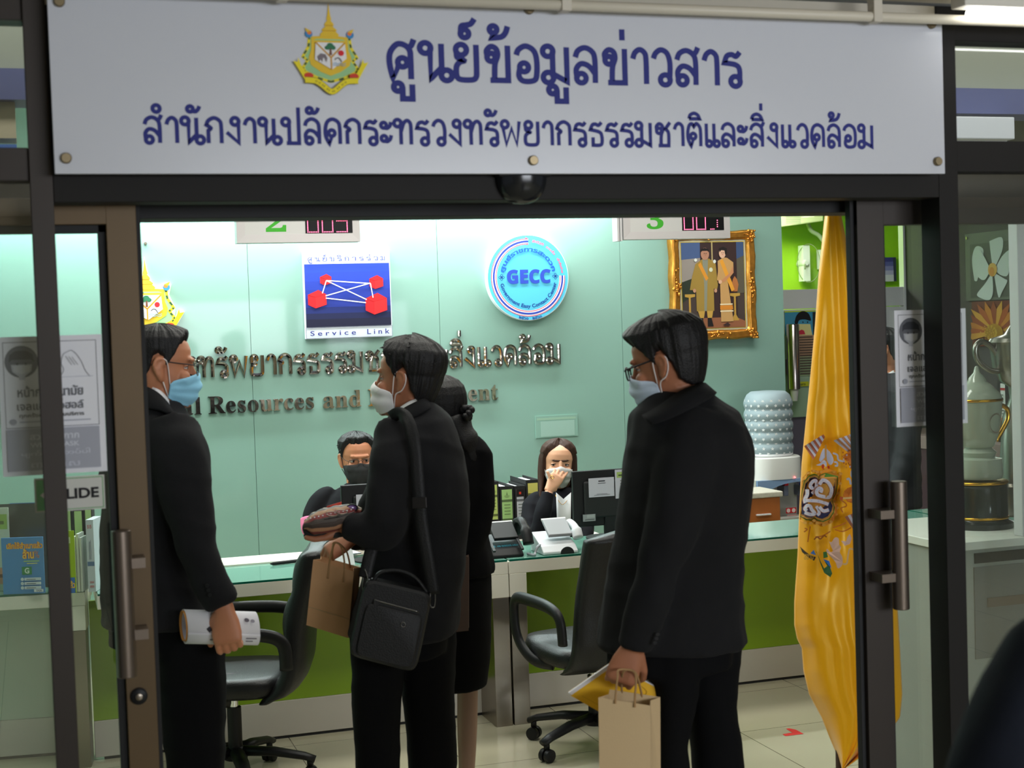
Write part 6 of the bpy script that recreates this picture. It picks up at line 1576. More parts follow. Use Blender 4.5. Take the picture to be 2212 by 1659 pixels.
def remesh(mb, voxel, smooth=3, name='tmp'):
    """union of overlapping closed shapes as one skin"""
    o = mb.build(name, SKIN)
    md = o.modifiers.new('r', 'REMESH'); md.mode = 'VOXEL'; md.voxel_size = voxel; md.adaptivity = 0
    if smooth:
        sm = o.modifiers.new('s', 'SMOOTH'); sm.iterations = smooth; sm.factor = .5
    dg = bpy.context.evaluated_depsgraph_get(); dg.update()
    me = bpy.data.meshes.new_from_object(o.evaluated_get(dg))
    bm = bmesh.new(); bm.from_mesh(me); seen = set(); small = []
    for v in bm.verts:
        if v in seen: continue
        st = [v]; seen.add(v); g = []
        while st:
            q = st.pop(); g.append(q)
            for e in q.link_edges:
                w_ = e.other_vert(q)
                if w_ not in seen: seen.add(w_); st.append(w_)
        if len(g) < 200: small += g
    if small: bmesh.ops.delete(bm, geom=small, context='VERTS'); bm.to_mesh(me)
    bm.free()
    old = o.data; bpy.data.objects.remove(o); bpy.data.meshes.remove(old)
    return me
def put(me, name, material, parent, disp=None, smooth=True, label=None):
    o0 = origin_of(parent)
    n = len(me.vertices); co = np.empty(n * 3, dtype=np.float32); me.vertices.foreach_get('co', co); co = co.reshape(-1, 3)
    if disp is not None:
        no = np.empty(n * 3, dtype=np.float32); me.vertices.foreach_get('normal', no); no = no.reshape(-1, 3)
        co = co + no * np.array([disp(Vector(p)) for p in co], dtype=np.float32)[:, None]
    co = co - np.array(o0, dtype=np.float32)[None, :]
    me.vertices.foreach_set('co', co.reshape(-1)); me.materials.clear(); me.materials.append(material)
    me.polygons.foreach_set('use_smooth', [smooth] * len(me.polygons)); me.update(); me.name = name
    o = bpy.data.objects.new(name, me); COL.objects.link(o); o.parent = parent
    if label: o['label'] = label
    return o

def surf(bvh, c, d, far=.4):
    hit = bvh.ray_cast(c + d * far, -d, far)
    return hit[0] if hit[0] is not None else c + d * .08

def hair_cap(bvh, M, material, parent, line, tmax, seed=1, rough=.004, name='hair', spikes=0, streak=26, ramp=.022):
    """shell that lies under the skin where there is no hair and stands off it where there is"""
    c = M(-.005, 0, .015); X = M(1, 0, 0) - M(0, 0, 0); L_ = M(0, 1, 0) - M(0, 0, 0); U = M(0, 0, 1) - M(0, 0, 0); s = X.length
    X, L_, U = X / s, L_ / s, U / s
    def hl(phi):
        for (a0, b0), (a1, b1) in zip(line, line[1:]):
            if phi <= a1: return b0 + (b1 - b0) * (phi - a0) / (a1 - a0)
        return line[-1][1]
    rows = []; nt, npz = 84, 176
    b = MB(); tuft = []
    for i in range(nt + 1):
        th = math.pi * .80 * i / nt + 1e-3; row = []
        for j in range(npz):
            ph = 2 * math.pi * j / npz; d = (X * math.cos(ph) + L_ * math.sin(ph)) * math.sin(th) + U * math.cos(th)
            p = surf(bvh, c, d); q = p - c; u = (p - M(0, 0, 0)).dot(U) / s
            pd = abs(math.degrees(ph if ph <= math.pi else ph - 2 * math.pi))
            e = (u - hl(pd)) / ramp + (.25 if ramp < .03 else .05) * noise.noise(Vector((ph * 9, seed, u * 30)))
            k = max(0.0, min(1.0, e)); k = k * k * (3 - 2 * k)
            t = tmax(pd, u)
            nz = (noise.noise(Vector((math.cos(ph) * 8 + u * 9, math.sin(ph) * 8, u * 5 + seed))) + .8 * noise.noise(Vector((math.cos(ph) * streak, math.sin(ph) * streak, u * 9 + seed)))) * rough
            off = -.010 + k * (t + .010 + nz * min(1, t / .012))
            r_ = p + d * off * s
            row.append(r_)
            if spikes and u > .05 and k > .9 and (i * npz + j * 7) % spikes == 0: tuft.append((p + d * t * s * .6, d, ph))
        rows.append(row)
    n = npz
    vs = [p for r in rows for p in r]
    b.add(vs, [(a * n + j, a * n + (j + 1) % n, (a + 1) * n + (j + 1) % n, (a + 1) * n + j) for a in range(nt) for j in range(n)] + [tuple(range(n))])
    rnd = random.Random(seed)
    for p, d, ph in tuft:
        g = (d + X * rnd.uniform(-.2, .6) + U * rnd.uniform(-.3, .5) + L_ * rnd.uniform(-.5, .5)).normalized()
        tg = (g - d * g.dot(d)).normalized(); b.tube([p - tg * .01, p + tg * .010 + d * .007, p + tg * .022 + d * .009 + U * rnd.uniform(-.003, .004)], [.0034, .0028, .0005], 5)
    return b.build(name, material, parent, smooth=True)

LINE_M = [(0, .076), (25, .074), (42, .067), (54, .046), (63, .020), (71, -.002), (79, -.010), (84, .022), (93, .036), (104, .030), (114, -.02), (132, -.052), (180, -.066)]
def QF(pd, u):
    """fuller over the forehead, fading to the crown"""
    return max(0, math.cos(math.radians(min(pd * 1.3, 90)))) * max(0, min(1, (.112 - u) / .035)) * (u > .03)
def tm_short(pd, u): return (.008 if u < .03 else .008 + min(1, (u - .03) / .05) * .014) + QF(pd, u) * .005

def face_mask(bvh, M, material, parent, top=-.016, bot=-.118, wid=74, cup=False, strap=STRAP_W, pleats=3, straps=True, loop=False):
    X = M(1, 0, 0) - M(0, 0, 0); s = X.length; X = X / s; L_ = (M(0, 1, 0) - M(0, 0, 0)) / s; U = (M(0, 0, 1) - M(0, 0, 0)) / s
    nr, nc = 22, 37; G = np.zeros((nr, nc)); Uu = np.zeros((nr, nc)); PH = np.linspace(-wid, wid, nc)
    for i in range(nr):
        t = i / (nr - 1)
        for j in range(nc):
            a = abs(PH[j]) / wid; lo = bot + (.030 if not cup else .018) * a ** 1.6; hi = top - (.026 if not cup else .012) * a ** 1.3 - (.004 if a > .9 else 0)
            if a < .16: hi += .006 * (1 - a / .16)
            u = hi + (lo - hi) * t; Uu[i, j] = u
            c = M(.0, 0, u); d = X * math.cos(math.radians(PH[j])) + L_ * math.sin(math.radians(PH[j]))
            G[i, j] = min((surf(bvh, c, d) - c).length / s, .0875) if u > -.112 else .062
            G[i, j] += .026 * math.exp(-(PH[j] / 24) ** 2) * math.exp(-((u + .045) / .05) ** 2)
    base = G.copy()
    for _ in range(6):
        Gp = np.pad(G, 1, mode='edge'); avg = (Gp[:-2, 1:-1] + Gp[2:, 1:-1] + Gp[1:-1, :-2] + Gp[1:-1, 2:]) / 4
        G = np.maximum(base, avg)
    rows = []
    for i in range(nr):
        row = []; t = i / (nr - 1)
        for j in range(nc):
            a = abs(PH[j]) / wid
            pl = .0036 * math.sin(2 * math.pi * pleats * t) * (1 - a) if pleats else 0
            bulge = .006 * math.sin(math.pi * t) * (1 - a ** 2)
            rr = (G[i, j] + .0045 + bulge + pl) * s
            q = math.radians(PH[j]); row.append(M(0, 0, Uu[i, j]) + (X * math.cos(q) + L_ * math.sin(q)) * rr)
        rows.append(row)
    o = MB().grid(rows).build('face_mask', material, parent, smooth=True, solid=.0025)
    if straps:
        for sd in (-1, 1):
            j = 0 if sd < 0 else nc - 1
            pt, pb = rows[1][j], rows[-2][j]
            b = MB()
            b.tube(smooth_path([pt, M(.016, .079 * sd, .016), M(.002, .083 * sd, .030)], 5), .0019 * s, 6)
            if loop: b.tube(smooth_path([pb, M(.008, .077 * sd, -.045), M(-.014, .083 * sd, -.030), M(-.0265, .087 * sd, -.004), M(-.024, .087 * sd, .022), M(.002, .083 * sd, .030)], 5), .0019 * s, 6)
            else: b.tube([pb, M(.004, .077 * sd, -.040)], .0019 * s, 6)
            b.build('ear_loop', strap, o, smooth=True)
    return o

def glasses(M, parent, material, r=.0016, rim=True, drop=0.0, lower_rim=True):
    o = None; b = MB()
    for s in (-1, 1):
        cx, cz = .034 * s, -.004 - drop
        if rim:
            pts = [(cx + .025 * abs(math.cos(q)) ** .7 * (1 if math.cos(q) > 0 else -1), cz + .018 * abs(math.sin(q)) ** .7 * (1 if math.sin(q) > 0 else -1)) for q in [2 * math.pi * j / 28 for j in range(29)]]
            if not lower_rim: pts = [p for p in pts[:15]]
            b.tube([M(.114 - .3 * abs(x) ** 1.2, x, z) for x, z in pts], r, 6, caps=False)
        b.tube(smooth_path([M(.106, .060 * s, .006 - drop), M(.092, .072 * s, .010 - drop), M(.03, .078 * s, .018), M(-.012, .082 * s, .024), M(-.03, .083 * s, .010)], 5), r * 1.1, 6)
    b.tube(smooth_path([M(.112, .010, .002 - drop), M(.115, 0, .006 - drop), M(.112, -.010, .002 - drop)], 4), r, 6)
    o = b.build('glasses', material, parent, smooth=True)
    lens = glass_mat('lens_glass', (.97, .98, .98), .05) if 'lens_glass' not in bpy.data.materials else bpy.data.materials['lens_glass']
    for s in (-1, 1):
        cx, cz = .034 * s, -.004 - drop; b = MB(); n = 24
        b.add([M(.113 - .3 * abs(cx + .023 * math.cos(q)) ** 1.2, cx + .023 * math.cos(q), cz + .0165 * math.sin(q)) for q in [2 * math.pi * j / n for j in range(n)]], [tuple(range(n))])
        b.build('lens', lens, o)
    return o

def eyes(M, parent, look=(0, 0), brow=HAIR, lid=None, open_=.0052, fem=False):
    for s in (-1, 1):
        e = MB(); c = M(.0675, .032 * s, .001)
        X = (M(1, 0, 0) - M(0, 0, 0)); sc = X.length
        e.ball(c, .0119 * sc, 14)
        o = e.build('eyeball', mat('eye_white', srgb(206, 196, 190), .25), parent, smooth=True)
        d = (M(1, look[0], look[1]) - M(0, 0, 0)).normalized()
        MB().lathe(c + d * .0112 * sc, [(.0054 * sc, 0), (.0048 * sc, .0012 * sc), (.001 * sc, .0018 * sc)], 14, axis=d).build('iris', mat('iris_dark', srgb(34, 22, 18), .15), o, smooth=True)
        # lids: two skin bands leaving a slit
        for up_ in (1, -1):
            b = MB(); rows = []
            for i in range(7):
                t = i / 6; el = (open_ / .0135 + (1.25 - open_ / .0135) * t) * up_
                row = []
                for j in range(13):
                    az = -1.5 + 3.0 * j / 12; slit = el * (1 - .55 * (1 - t) * min(1, abs(az) / 1.25) ** 2)
                    row.append(M(.0675 + .0138 * math.cos(slit) * math.cos(az), .032 * s + .0145 * math.sin(az), .001 + .0138 * math.sin(slit) * math.cos(az * .5)))
                rows.append(row)
            b.grid(rows).build('eyelid', lid or SKIN, parent, smooth=True)
            if up_ == 1:
                MB().tube([p + (p - c).normalized() * .0008 for p in rows[0]], .0011 * sc if not fem else .0017 * sc, 5).build('lash_line', mat('lash', (.01, .008, .008), .6), parent)
        b = MB(); b.tube([M(.0925 - .007 * fem, (.014 + .004 * fem) * s, .0235 + .002 * fem), M(.092 - .0095 * fem, .03 * s, .0285 + .002 * fem), M(.083 - .008 * fem, .05 * s, .022 + .003 * fem)], [.0022 - .0008 * fem, .0024 - .0008 * fem, .001], 6, flat=(.6, 1)); b.build('eyebrow', brow, parent, smooth=True)

def hand(mb, w, d, n, thumb, curl=(.5, .5, .5, .5), tcurl=.3, s=1.0, spread=.06, tdir=None):
    """w wrist, d towards the fingers, n the way the palm faces, thumb=+1/-1 thumb side along d x n"""
    w, d, n = Vector(w), Vector(d).normalized(), Vector(n); n = (n - d * n.dot(d)).normalized(); t = d.cross(n) * thumb
    rings = []
    for a, wd, th in ((-.012, .025, .019), (.012, .029, .018), (.04, .038, .0165), (.07, .042, .015), (.092, .041, .0125), (.1, .036, .008)):
        rings.append([w + d * a * s + (t * wd * abs(math.cos(q)) ** .8 * (1 if math.cos(q) > 0 else -1) + n * th * math.sin(q)) * s for q in [2 * math.pi * j / 20 for j in range(20)]])
    mb.loft(rings)
    for k, (off, L, r) in enumerate(((.030, .074, .0088), (.0105, .082, .0092), (-.0095, .076, .0088), (-.028, .060, .0078))):
        p = w + (d * .090 + t * off) * s; dr = (d + t * spread * (1.2 - .8 * k)).normalized(); pts = [p - dr * .012 * s, p]; rr = [r * s, r * 1.06 * s]
        ang = 0
        for q, (fr, ca) in enumerate(((.46, .85), (.30, 1.15), (.24, .8))):
            ang += curl[k] * ca
            v = dr * math.cos(ang) + n * math.sin(ang); pts.append(pts[-1] + v * L * fr * s); rr.append(r * (1 - .09 * (q + 1)) * s)
        mb.capsule(pts, rr, 10)
    p = w + (d * .022 + t * .026 + n * .004) * s
    v0 = Vector(tdir).normalized() if tdir is not None else (d * .75 + t * .55 + n * .35).normalized()
    v1 = (v0 + n * tcurl - t * tcurl * .5).normalized(); v2 = (v1 + n * tcurl * .6 - t * tcurl).normalized()
    mb.capsule([p, p + v0 * .044 * s, p + v0 * .044 * s + v1 * .034 * s, p + v0 * .044 * s + v1 * .034 * s + v2 * .026 * s], [.0145 * s, .0115 * s, .0104 * s, .0088 * s], 10)

def section(py, xl, xr, dep, D, off=0.0, n=32, e=.85):
    """level ring matching a silhouette span at camera distance D; dep: half depth"""
    a, b = PD(xl, py, D + off), PD(xr, py, D + off); c = (a + b) / 2; w = (b - a).length / 2
    c.z = PD((xl + xr) / 2, py, D).z
    return [c + RH * (w * abs(math.cos(q)) ** e * (1 if math.cos(q) > 0 else -1)) + FH * (dep * abs(math.sin(q)) ** e * (1 if math.sin(q) > 0 else -1)) for q in [2 * math.pi * j / n for j in range(n)]]
def shrink(ring, f):
    c = sum(ring, Vector()) / len(ring); return [c + (p - c) * f for p in ring]
def cloth_folds(seed, amp=.004, sc=5.0, stretch=(1, 1, .45)):
    def f(p):
        q = Vector((p.x * sc * stretch[0], p.y * sc * stretch[1], p.z * sc * stretch[2])) + Vector((seed * 3.1, seed, 0))
        w = Vector((p.x * 4 + p.z * 9, p.y * 4 + p.z * 7, p.z * 5 + seed))
        return amp * noise.noise(q) + amp * .9 * (.35 - abs(noise.noise(w))) + amp * .4 * noise.noise(q * 3.1)
    return f
def collar(parent, material, pts_low, pts_high, name='collar', th=.006):
    rows = [[Vector(p) for p in pts_low], [Vector(p) * .5 + Vector(q) * .5 for p, q in zip(pts_low, pts_high)], [Vector(q) for q in pts_high]]
    return MB().grid(rows).build(name, material, parent, smooth=True, solid=th)
def ring_at(M, a, b, z, n=24, f0=0.0, tilt=0.0, cut=0.0):
    """loop round the neck in head coordinates; tilt raises the back; cut leaves a front opening (radians)"""
    out = []
    for j in range(n + 1):
        q = cut + (2 * math.pi - 2 * cut) * j / n
        out.append(M(f0 + a * math.cos(q), b * math.sin(q), z - tilt * math.cos(q)))
    return out
def shoe(parent, toe_from, yaw, material=BLACK, L=.27):
    c = Vector(toe_from); f = Vector((math.cos(yaw), math.sin(yaw), 0)); l = Vector((-f.y, f.x, 0)); rings = []
    for a, w, h in ((-.085, .018, .05), (-.075, .034, .075), (-.03, .038, .09), (.03, .040, .075), (.09, .046, .055), (.14, .044, .042), (.175, .030, .032), (.185, .012, .02)):
        rings.append([c + f * a + l * (w * math.cos(q)) + Vector((0, 0, .004 + h * (.5 + .5 * math.sin(q)))) for q in [2 * math.pi * j / 20 for j in range(20)]])
    MB().loft(rings).build('shoe', material, parent, smooth=True)
def floor_py(px, D):
    """image row of the floor below column px at camera distance D"""
    lo, hi = 700, 6000
    for _ in range(50):
        m = (lo + hi) / 2
        if PD(px, m, D).z > 0: lo = m
        else: hi = m
    return lo
def neck_tube(mb, M, base, r0=.056, r1=.066):
    mb.tube([M(-.012, 0, -.045), M(-.018, 0, -.10), base], [r0, r0, r1], 18)

def standing(label, loc_px, D, Hc, Hf, Hup, hs, torso, hem_py, legs, arms, skin=SKIN, suit=SUIT, hairkw=None, trou=TROUS, hands=(), shoes_yaw=0, fold=1, pants=True, hem_off=0.0):
    """builds one standing person; returns root, head frame, bvh"""
    fy = floor_py(loc_px, D); foot = PD(loc_px, fy, D); foot.z = 0
    r = root('person', label, 'person', foot)
    c = PD(Hc[0], Hc[1], D + Hc[2]); M = head_frame(c, Hf, Hup, hs)
    body = MB(); head_shapes(body, M)
    rings = [section(*t, D) for t in torso]
    nb = sum(rings[0], Vector()) / len(rings[0]); neck_tube(body, M, nb)
    body.loft([shrink(q, .82) for q in rings])
    for a in arms:
        pts = [PD(p[0], p[1], D + p[2]) for p in a]; body.tube(pts, [p[3] * .62 for p in a], 12)
    legc = []
    for lg in legs:
        rr = [section(*t, D) for t in lg]; body.loft([shrink(q, .7) for q in rr]); legc.append(rr)
    for h in hands: hand(body, *h[0], **h[1])
    bo = put(remesh(body, .0043, 1), 'body', skin, r)
    bv = MB(); head_shapes(bv, M, ears=False, nose=True)
    bvh = BVHTree.FromPolygons([tuple(v) for v in bv.v], bv.f)
    if hairkw is not None: hair_cap(bvh, M, parent=r, **hairkw)
    j = MB(); j.loft(rings)
    for a in arms:
        pts = [PD(p[0], p[1], D + p[2]) for p in a]; rad = [p[3] for p in a]
        sp = smooth_path([(*p, q) for p, q in zip(pts, rad)], 5)
        j.tube([Vector(p[:3]) for p in sp], [p[3] for p in sp], 18)
    jk = remesh(j, .010, 5); put(jk, 'jacket', suit, r, cloth_folds(fold, .012, 6))
    if pants:
        t = MB(); hips = [section(py, xl, xr, dp, D, of) for py, xl, xr, dp, of in pants_top(torso, hem_py)]
        t.loft(hips)
        for rr in legc: t.loft(rr)
        put(remesh(t, .010, 4), 'trousers', trou, r, cloth_folds(fold + 5, .009, 5, (1, 1, .3)))
        for lg in legs:
            e = lg[-1]; f0 = PD((e[1] + e[2]) / 2, e[0], D + (e[4] if len(e) > 4 else 0)); f0.z = 0
            shoe(r, f0, shoes_yaw)
    return r, M, bvh, D
def pants_top(torso, hem):
    last = torso[-1]; w = last[2] - last[1]; m = (last[1] + last[2]) / 2
    return [(hem - 60, m - w * .42, m + w * .42, last[3] * .8, 0), (hem + 45, m - w * .42, m + w * .40, last[3] * .8, 0)]
def conv(T, D): return [(t[0], t[1], t[2], t[3], D) + tuple(t[4:]) for t in T]
_section = section
def section(py, xl, xr, dep, *r):
    """(py, xl, xr, half depth[, offset], D)"""
    if len(r) == 1: return _section(py, xl, xr, dep, r[0])
    return _section(py, xl, xr, dep, r[1], r[0]) if len(r) == 2 and r[1] > 1 else _section(py, xl, xr, dep, r[0], r[1])

LEFT, RIGHT, AWAY = -RH, RH, FH
Zup = Vector((0, 0, 1))

# ---- man with the yellow folder (nearest, seen from behind, facing to the picture's left and down)
D = 3.92; fy = floor_py(1500, D)
hw = PD(1368, 1402, D - .20)
r, M, bvh, D = standing('person in black holding a yellow notebook and tan paper bag, nearest the flag', 1510, D,
    (1442, 786, 0.0), LEFT + AWAY * .42 - Zup * .20, Zup + LEFT * .12, .96,
    [(842, 1412, 1522, .060), (868, 1388, 1560, .10), (892, 1368, 1592, .155), (925, 1360, 1610, .19), (970, 1354, 1624, .20), (1030, 1346, 1626, .195), (1090, 1338, 1620, .185), (1150, 1328, 1612, .175), (1210, 1316, 1606, .17), (1280, 1302, 1604, .175), (1340, 1292, 1608, .18), (1393, 1284, 1613, .185)], 1393,
    [[(1370, 1400, 1520, .10, -.06), (1480, 1408, 1505, .095, -.06), (1590, 1414, 1484, .085, -.05), (1700, 1420, 1490, .075, -.05), (1900, 1430, 1500, .065, -.03), (fy - 25, 1436, 1502, .060, -.02)],
     [(1370, 1475, 1602, .10, .08), (1480, 1478, 1594, .10, .08), (1545, 1486, 1588, .095, .08), (1660, 1497, 1604, .09, .09), (1900, 1518, 1612, .07, .10), (fy - 30, 1530, 1606, .062, .10)]],
    [[(1500, 925, -.08, .085), (1482, 1000, -.16, .083), (1452, 1130, -.19, .070), (1425, 1220, -.20, .062), (1395, 1320, -.20, .055), (1369, 1402, -.20, .047)]],
    skin=SKIN_D, hairkw=dict(material=HAIR, line=[(0, .066), (30, .060), (45, .054), (58, .036), (68, .012), (75, -.004), (80, -.006), (85, .028), (95, .034), (108, .0), (120, -.05), (140, -.072), (180, -.078)], tmax=lambda pd, u: .012 + max(0, min(1, (u - .02) / .06)) * .016 + QF(pd, u) * .010 + (.006 if pd > 120 else 0), seed=4, rough=.003),
    hands=[((hw - Vector((0, 0, -.01)), (PD(1352, 1445, D - .2) - hw).normalized() * 1.0 + LEFT * .0, AWAY, 1), dict(curl=(1.15, 1.2, 1.2, 1.1), tcurl=.5, s=1.0, tdir=None))],
    shoes_yaw=math.radians(150), fold=2)
face_mask(bvh, M, MASK_P, r, loop=True); glasses(M, r, BLACK, .0022)
eyes(M, r, brow=HAIR, lid=SKIN_D)
hd = M
# collar band of the shirt and the turned coat collar
lo = [PD(x, y, D + o) for x, y, o in ((1392, 902, -.02), (1430, 893, -.09), (1480, 870, -.105), (1525, 850, -.07), (1536, 842, .0), (1500, 846, .08))]
hi = [PD(x, y, D + o) for x, y, o in ((1398, 888, -.01), (1430, 872, -.075), (1478, 850, -.085), (1518, 836, -.06), (1524, 832, .0), (1495, 838, .07))]
collar(r, BLUE_CLOTH, smooth_path([tuple(p) for p in lo], 4), smooth_path([tuple(p) for p in hi], 4), 'shirt_collar', .004)
lo = [PD(x, y, D + o) for x, y, o in ((1406, 916, -.165), (1440, 905, -.178), (1495, 880, -.165), (1538, 856, -.11), (1546, 850, 0.0), (1520, 856, .09))]
hi = [PD(x, y, D + o) for x, y, o in ((1387, 899, -.12), (1424, 878, -.118), (1468, 847, -.10), (1513, 830, -.06), (1522, 830, .0), (1500, 838, .07))]
collar(r, SUIT, smooth_path([tuple(p) for p in lo], 4), smooth_path([tuple(p) for p in hi], 4), 'coat_collar', .007)
for k in range(3):
    p = PD(1421 - 3 * k, 1370 + 9 * k, D - .253); MB().lathe(p, [(.0055, 0), (.005, .002)], 12, axis=-FH).build('sleeve_button', BLACK, r, smooth='angle')
# what he holds
Df = D - .215
def slab(px, D0, th, tilt=0.0):
    a = [PD(x, y, D0 + tilt * (x - px[0][0]) / 100) for x, y in px]; return a
pts = slab([(1233, 1503), (1326, 1438), (1432, 1493), (1338, 1562)], Df + .10, .01)
pr = root('yellow_folder', 'yellow spiral notebook held tilted in the hand above the kraft bag', 'notebook', pts[0])
MB().prism(pts, FH * .003).build('front_cover', mat('yellow_card', srgb(240, 184, 10), .5, vary=.04), pr)
off = Vector((-.006, 0, .007)); MB().prism([p + FH * .0032 + off for p in pts], FH * .012).build('pages', PAPER, pr)
MB().prism([p + FH * .0155 + off for p in pts], FH * .002).build('back_cover', mat('yellow_card', (0, 0, 0)), pr)
e1, e2 = (pts[1] - pts[0]), (pts[3] - pts[0])
a = Art(lambda x, y, h: pts[0] + e1 * x + e2 * y - FH * h, .0006); ink = (110, 84, 20)
a.curve([(.25, .62), (.30, .60), (.33, .66), (.36, .58)], .012, ink); a.curve([(.18, .72), (.24, .70), (.27, .75), (.31, .68)], .012, ink); a.curve([(.80, .5), (.9, .62), (.86, .8), (.7, .84)], .008, (170, 130, 20)); a.curve([(.84, .38), (.9, .42)], .014, (190, 120, 20)); a.line([(.12, .12), (.12, .9)], .006, (200, 150, 10))
a.build('cover_print', pr)
b = MB()
for k in range(9):
    q = pts[2] + (pts[3] - pts[2]) * (.06 + .1 * k); b.tube([q - FH * .004, q + Vector((.005, 0, -.004)) - FH * .002, q + FH * .014 + Vector((.004, 0, -.003))], .0014, 6)
b.build('spiral_binding', WHITE_CLOTH, pr)

def paper_bag(name, label, tl, tr, bl, br, D0, dep, mat_, cords, depdir=None, side='right', fold_=True, Db=None):
    """tl..br: front corners in the photo; dep: depth behind"""
    TL, TR = PD(*tl, D0), PD(*tr, D0); BL, BR = PD(*bl, Db or D0), PD(*br, Db or D0)
    dd = Vector(depdir or FH).normalized() * dep
    r = root(name, label, 'paper bag', (BL + BR) / 2)
    t = .0016
    vs = [TL, TR, BR, BL, TL + dd, TR + dd, BR + dd, BL + dd]
    b = MB(); mid = lambda p, q: (p + q) / 2
    cr = (TR - TL).normalized() * -.012; mR, mRb = mid(TR, TR + dd) + cr, mid(BR, BR + dd) + cr * .2; mL, mLb = mid(TL, TL + dd) - cr, mid(BL, BL + dd) - cr * .2
    vs += [mR, mRb, mL, mLb]
    b.add(vs, [(0, 1, 2, 3), (5, 4, 7, 6), (1, 8, 9, 2), (8, 5, 6, 9), (4, 10, 11, 7), (10, 0, 3, 11), (3, 2, 9, 6, 7, 11)])
    b.build('bag_body', mat_, r, solid=.0012)
    if fold_:
        f = .72; p0, p1 = TL + (BL - TL) * f, TR + (BR - TR) * f
        MB().obox(mid(p0, p1) - FH * .0008, (p1 - p0) / 2, FH * .0006, Vector((0, 0, .0012))).build('fold_line', mat('paper_crease', srgb(176, 148, 108), .8), r)
    for c in cords:
        MB().tube(smooth_path([tuple(PD(x, y, D0 + o)) for x, y, o in c], 6), .0028, 8).build('cord_handle', mat('twisted_cord', srgb(170, 132, 88), .8), r, smooth=True)
    return r
paper_bag('kraft_bag', 'tan paper bag with cord handles hanging below the yellow folder', (1293, 1507), (1404, 1524), (1296, 1726), (1405, 1736), Df - .045, .085, PAPERT,
    [((1329, 1520, -.004), (1330, 1500, -.002), (1334, 1462, .0), (1338, 1447, .02), (1368, 1450, .02), (1374, 1470, .0), (1372, 1500, -.002), (1371, 1528, -.004)), ((1345, 1508, .085), (1343, 1480, .07), (1348, 1450, .03), (1372, 1452, .03), (1384, 1490, .07), (1388, 1515, .085))], depdir=FH + RH * .42)

# ---- man in the blue mask (seen through and beside the brown door, facing the picture's right)
D = 4.21; fy = floor_py(400, D); hw = PD(484, 1312, D - .20)
r, M, bvh, D = standing('person in a black suit and blue mask gripping rolled papers by the brown door', 400, D,
    (346, 795, 0.0), RIGHT + AWAY * .30 - Zup * .04, Zup, .94,
    [(868, 322, 388, .062), (884, 290, 396, .10), (905, 262, 408, .15), (935, 244, 422, .185), (980, 232, 428, .20), (1050, 226, 428, .195), (1120, 224, 430, .185), (1200, 222, 438, .175), (1280, 222, 450, .175), (1342, 220, 462, .18)], 1342,
    [[(1320, 330, 478, .10, -.05), (1420, 345, 485, .10, -.05), (1520, 352, 487, .095, -.05), (1659, 367, 488, .085, -.05), (1850, 375, 470, .07, -.03), (fy - 25, 385, 460, .062, -.02)],
     [(1320, 250, 400, .10, .08), (1500, 268, 372, .095, .09), (1659, 272, 346, .08, .10), (1850, 276, 350, .07, .10), (fy - 28, 280, 346, .062, .10)]],
    [[(372, 938, -.09, .085), (386, 1000, -.16, .080), (408, 1110, -.19, .062), (424, 1180, -.20, .056), (452, 1255, -.20, .050), (480, 1306, -.20, .042)]],
    skin=SKIN, hairkw=dict(material=HAIR, line=LINE_M, tmax=lambda pd, u: .006 + max(0, min(1, (u - .03) / .05)) * .014 + QF(pd, u) * .012, seed=8, rough=.0035),
    hands=[((hw, PD(492, 1385, D - .215) - hw, AWAY, -1), dict(curl=(.72, .78, .82, .86), tcurl=.35, s=.98, spread=.05))], shoes_yaw=math.radians(-10), fold=3)
face_mask(bvh, M, MASK_B, r, wid=70); glasses(M, r, BLACK, .0014, lower_rim=True); eyes(M, r, lid=SKIN)
lo = [PD(x, y, D + o) for x, y, o in ((318, 862, .0), (328, 862, -.07), (350, 866, -.09), (370, 878, -.05), (376, 884, .02))]
hi = [PD(x, y, D + o) for x, y, o in ((322, 838, .0), (330, 836, -.055), (347, 845, -.068), (361, 860, -.04), (364, 868, .02))]
collar(r, WHITE_CLOTH, smooth_path([tuple(p) for p in lo], 4), smooth_path([tuple(p) for p in hi], 4), 'shirt_collar', .004)
lo = [PD(x, y, D + o) for x, y, o in ((296, 878, .02), (310, 880, -.11), (345, 886, -.13), (374, 898, -.12), (384, 900, -.02))]
hi = [PD(x, y, D + o) for x, y, o in ((314, 836, .0), (324, 838, -.07), (344, 852, -.085), (362, 872, -.07), (368, 880, .0))]
collar(r, SUIT, smooth_path([tuple(p) for p in lo], 4), smooth_path([tuple(p) for p in hi], 4), 'coat_collar', .007)
for k in range(3):
    p = PD(447 + 3 * k, 1265 + 10 * k, D - .254); MB().lathe(p, [(.0055, 0), (.005, .002)], 12, axis=-FH).build('sleeve_button', BLACK, r, smooth='angle')
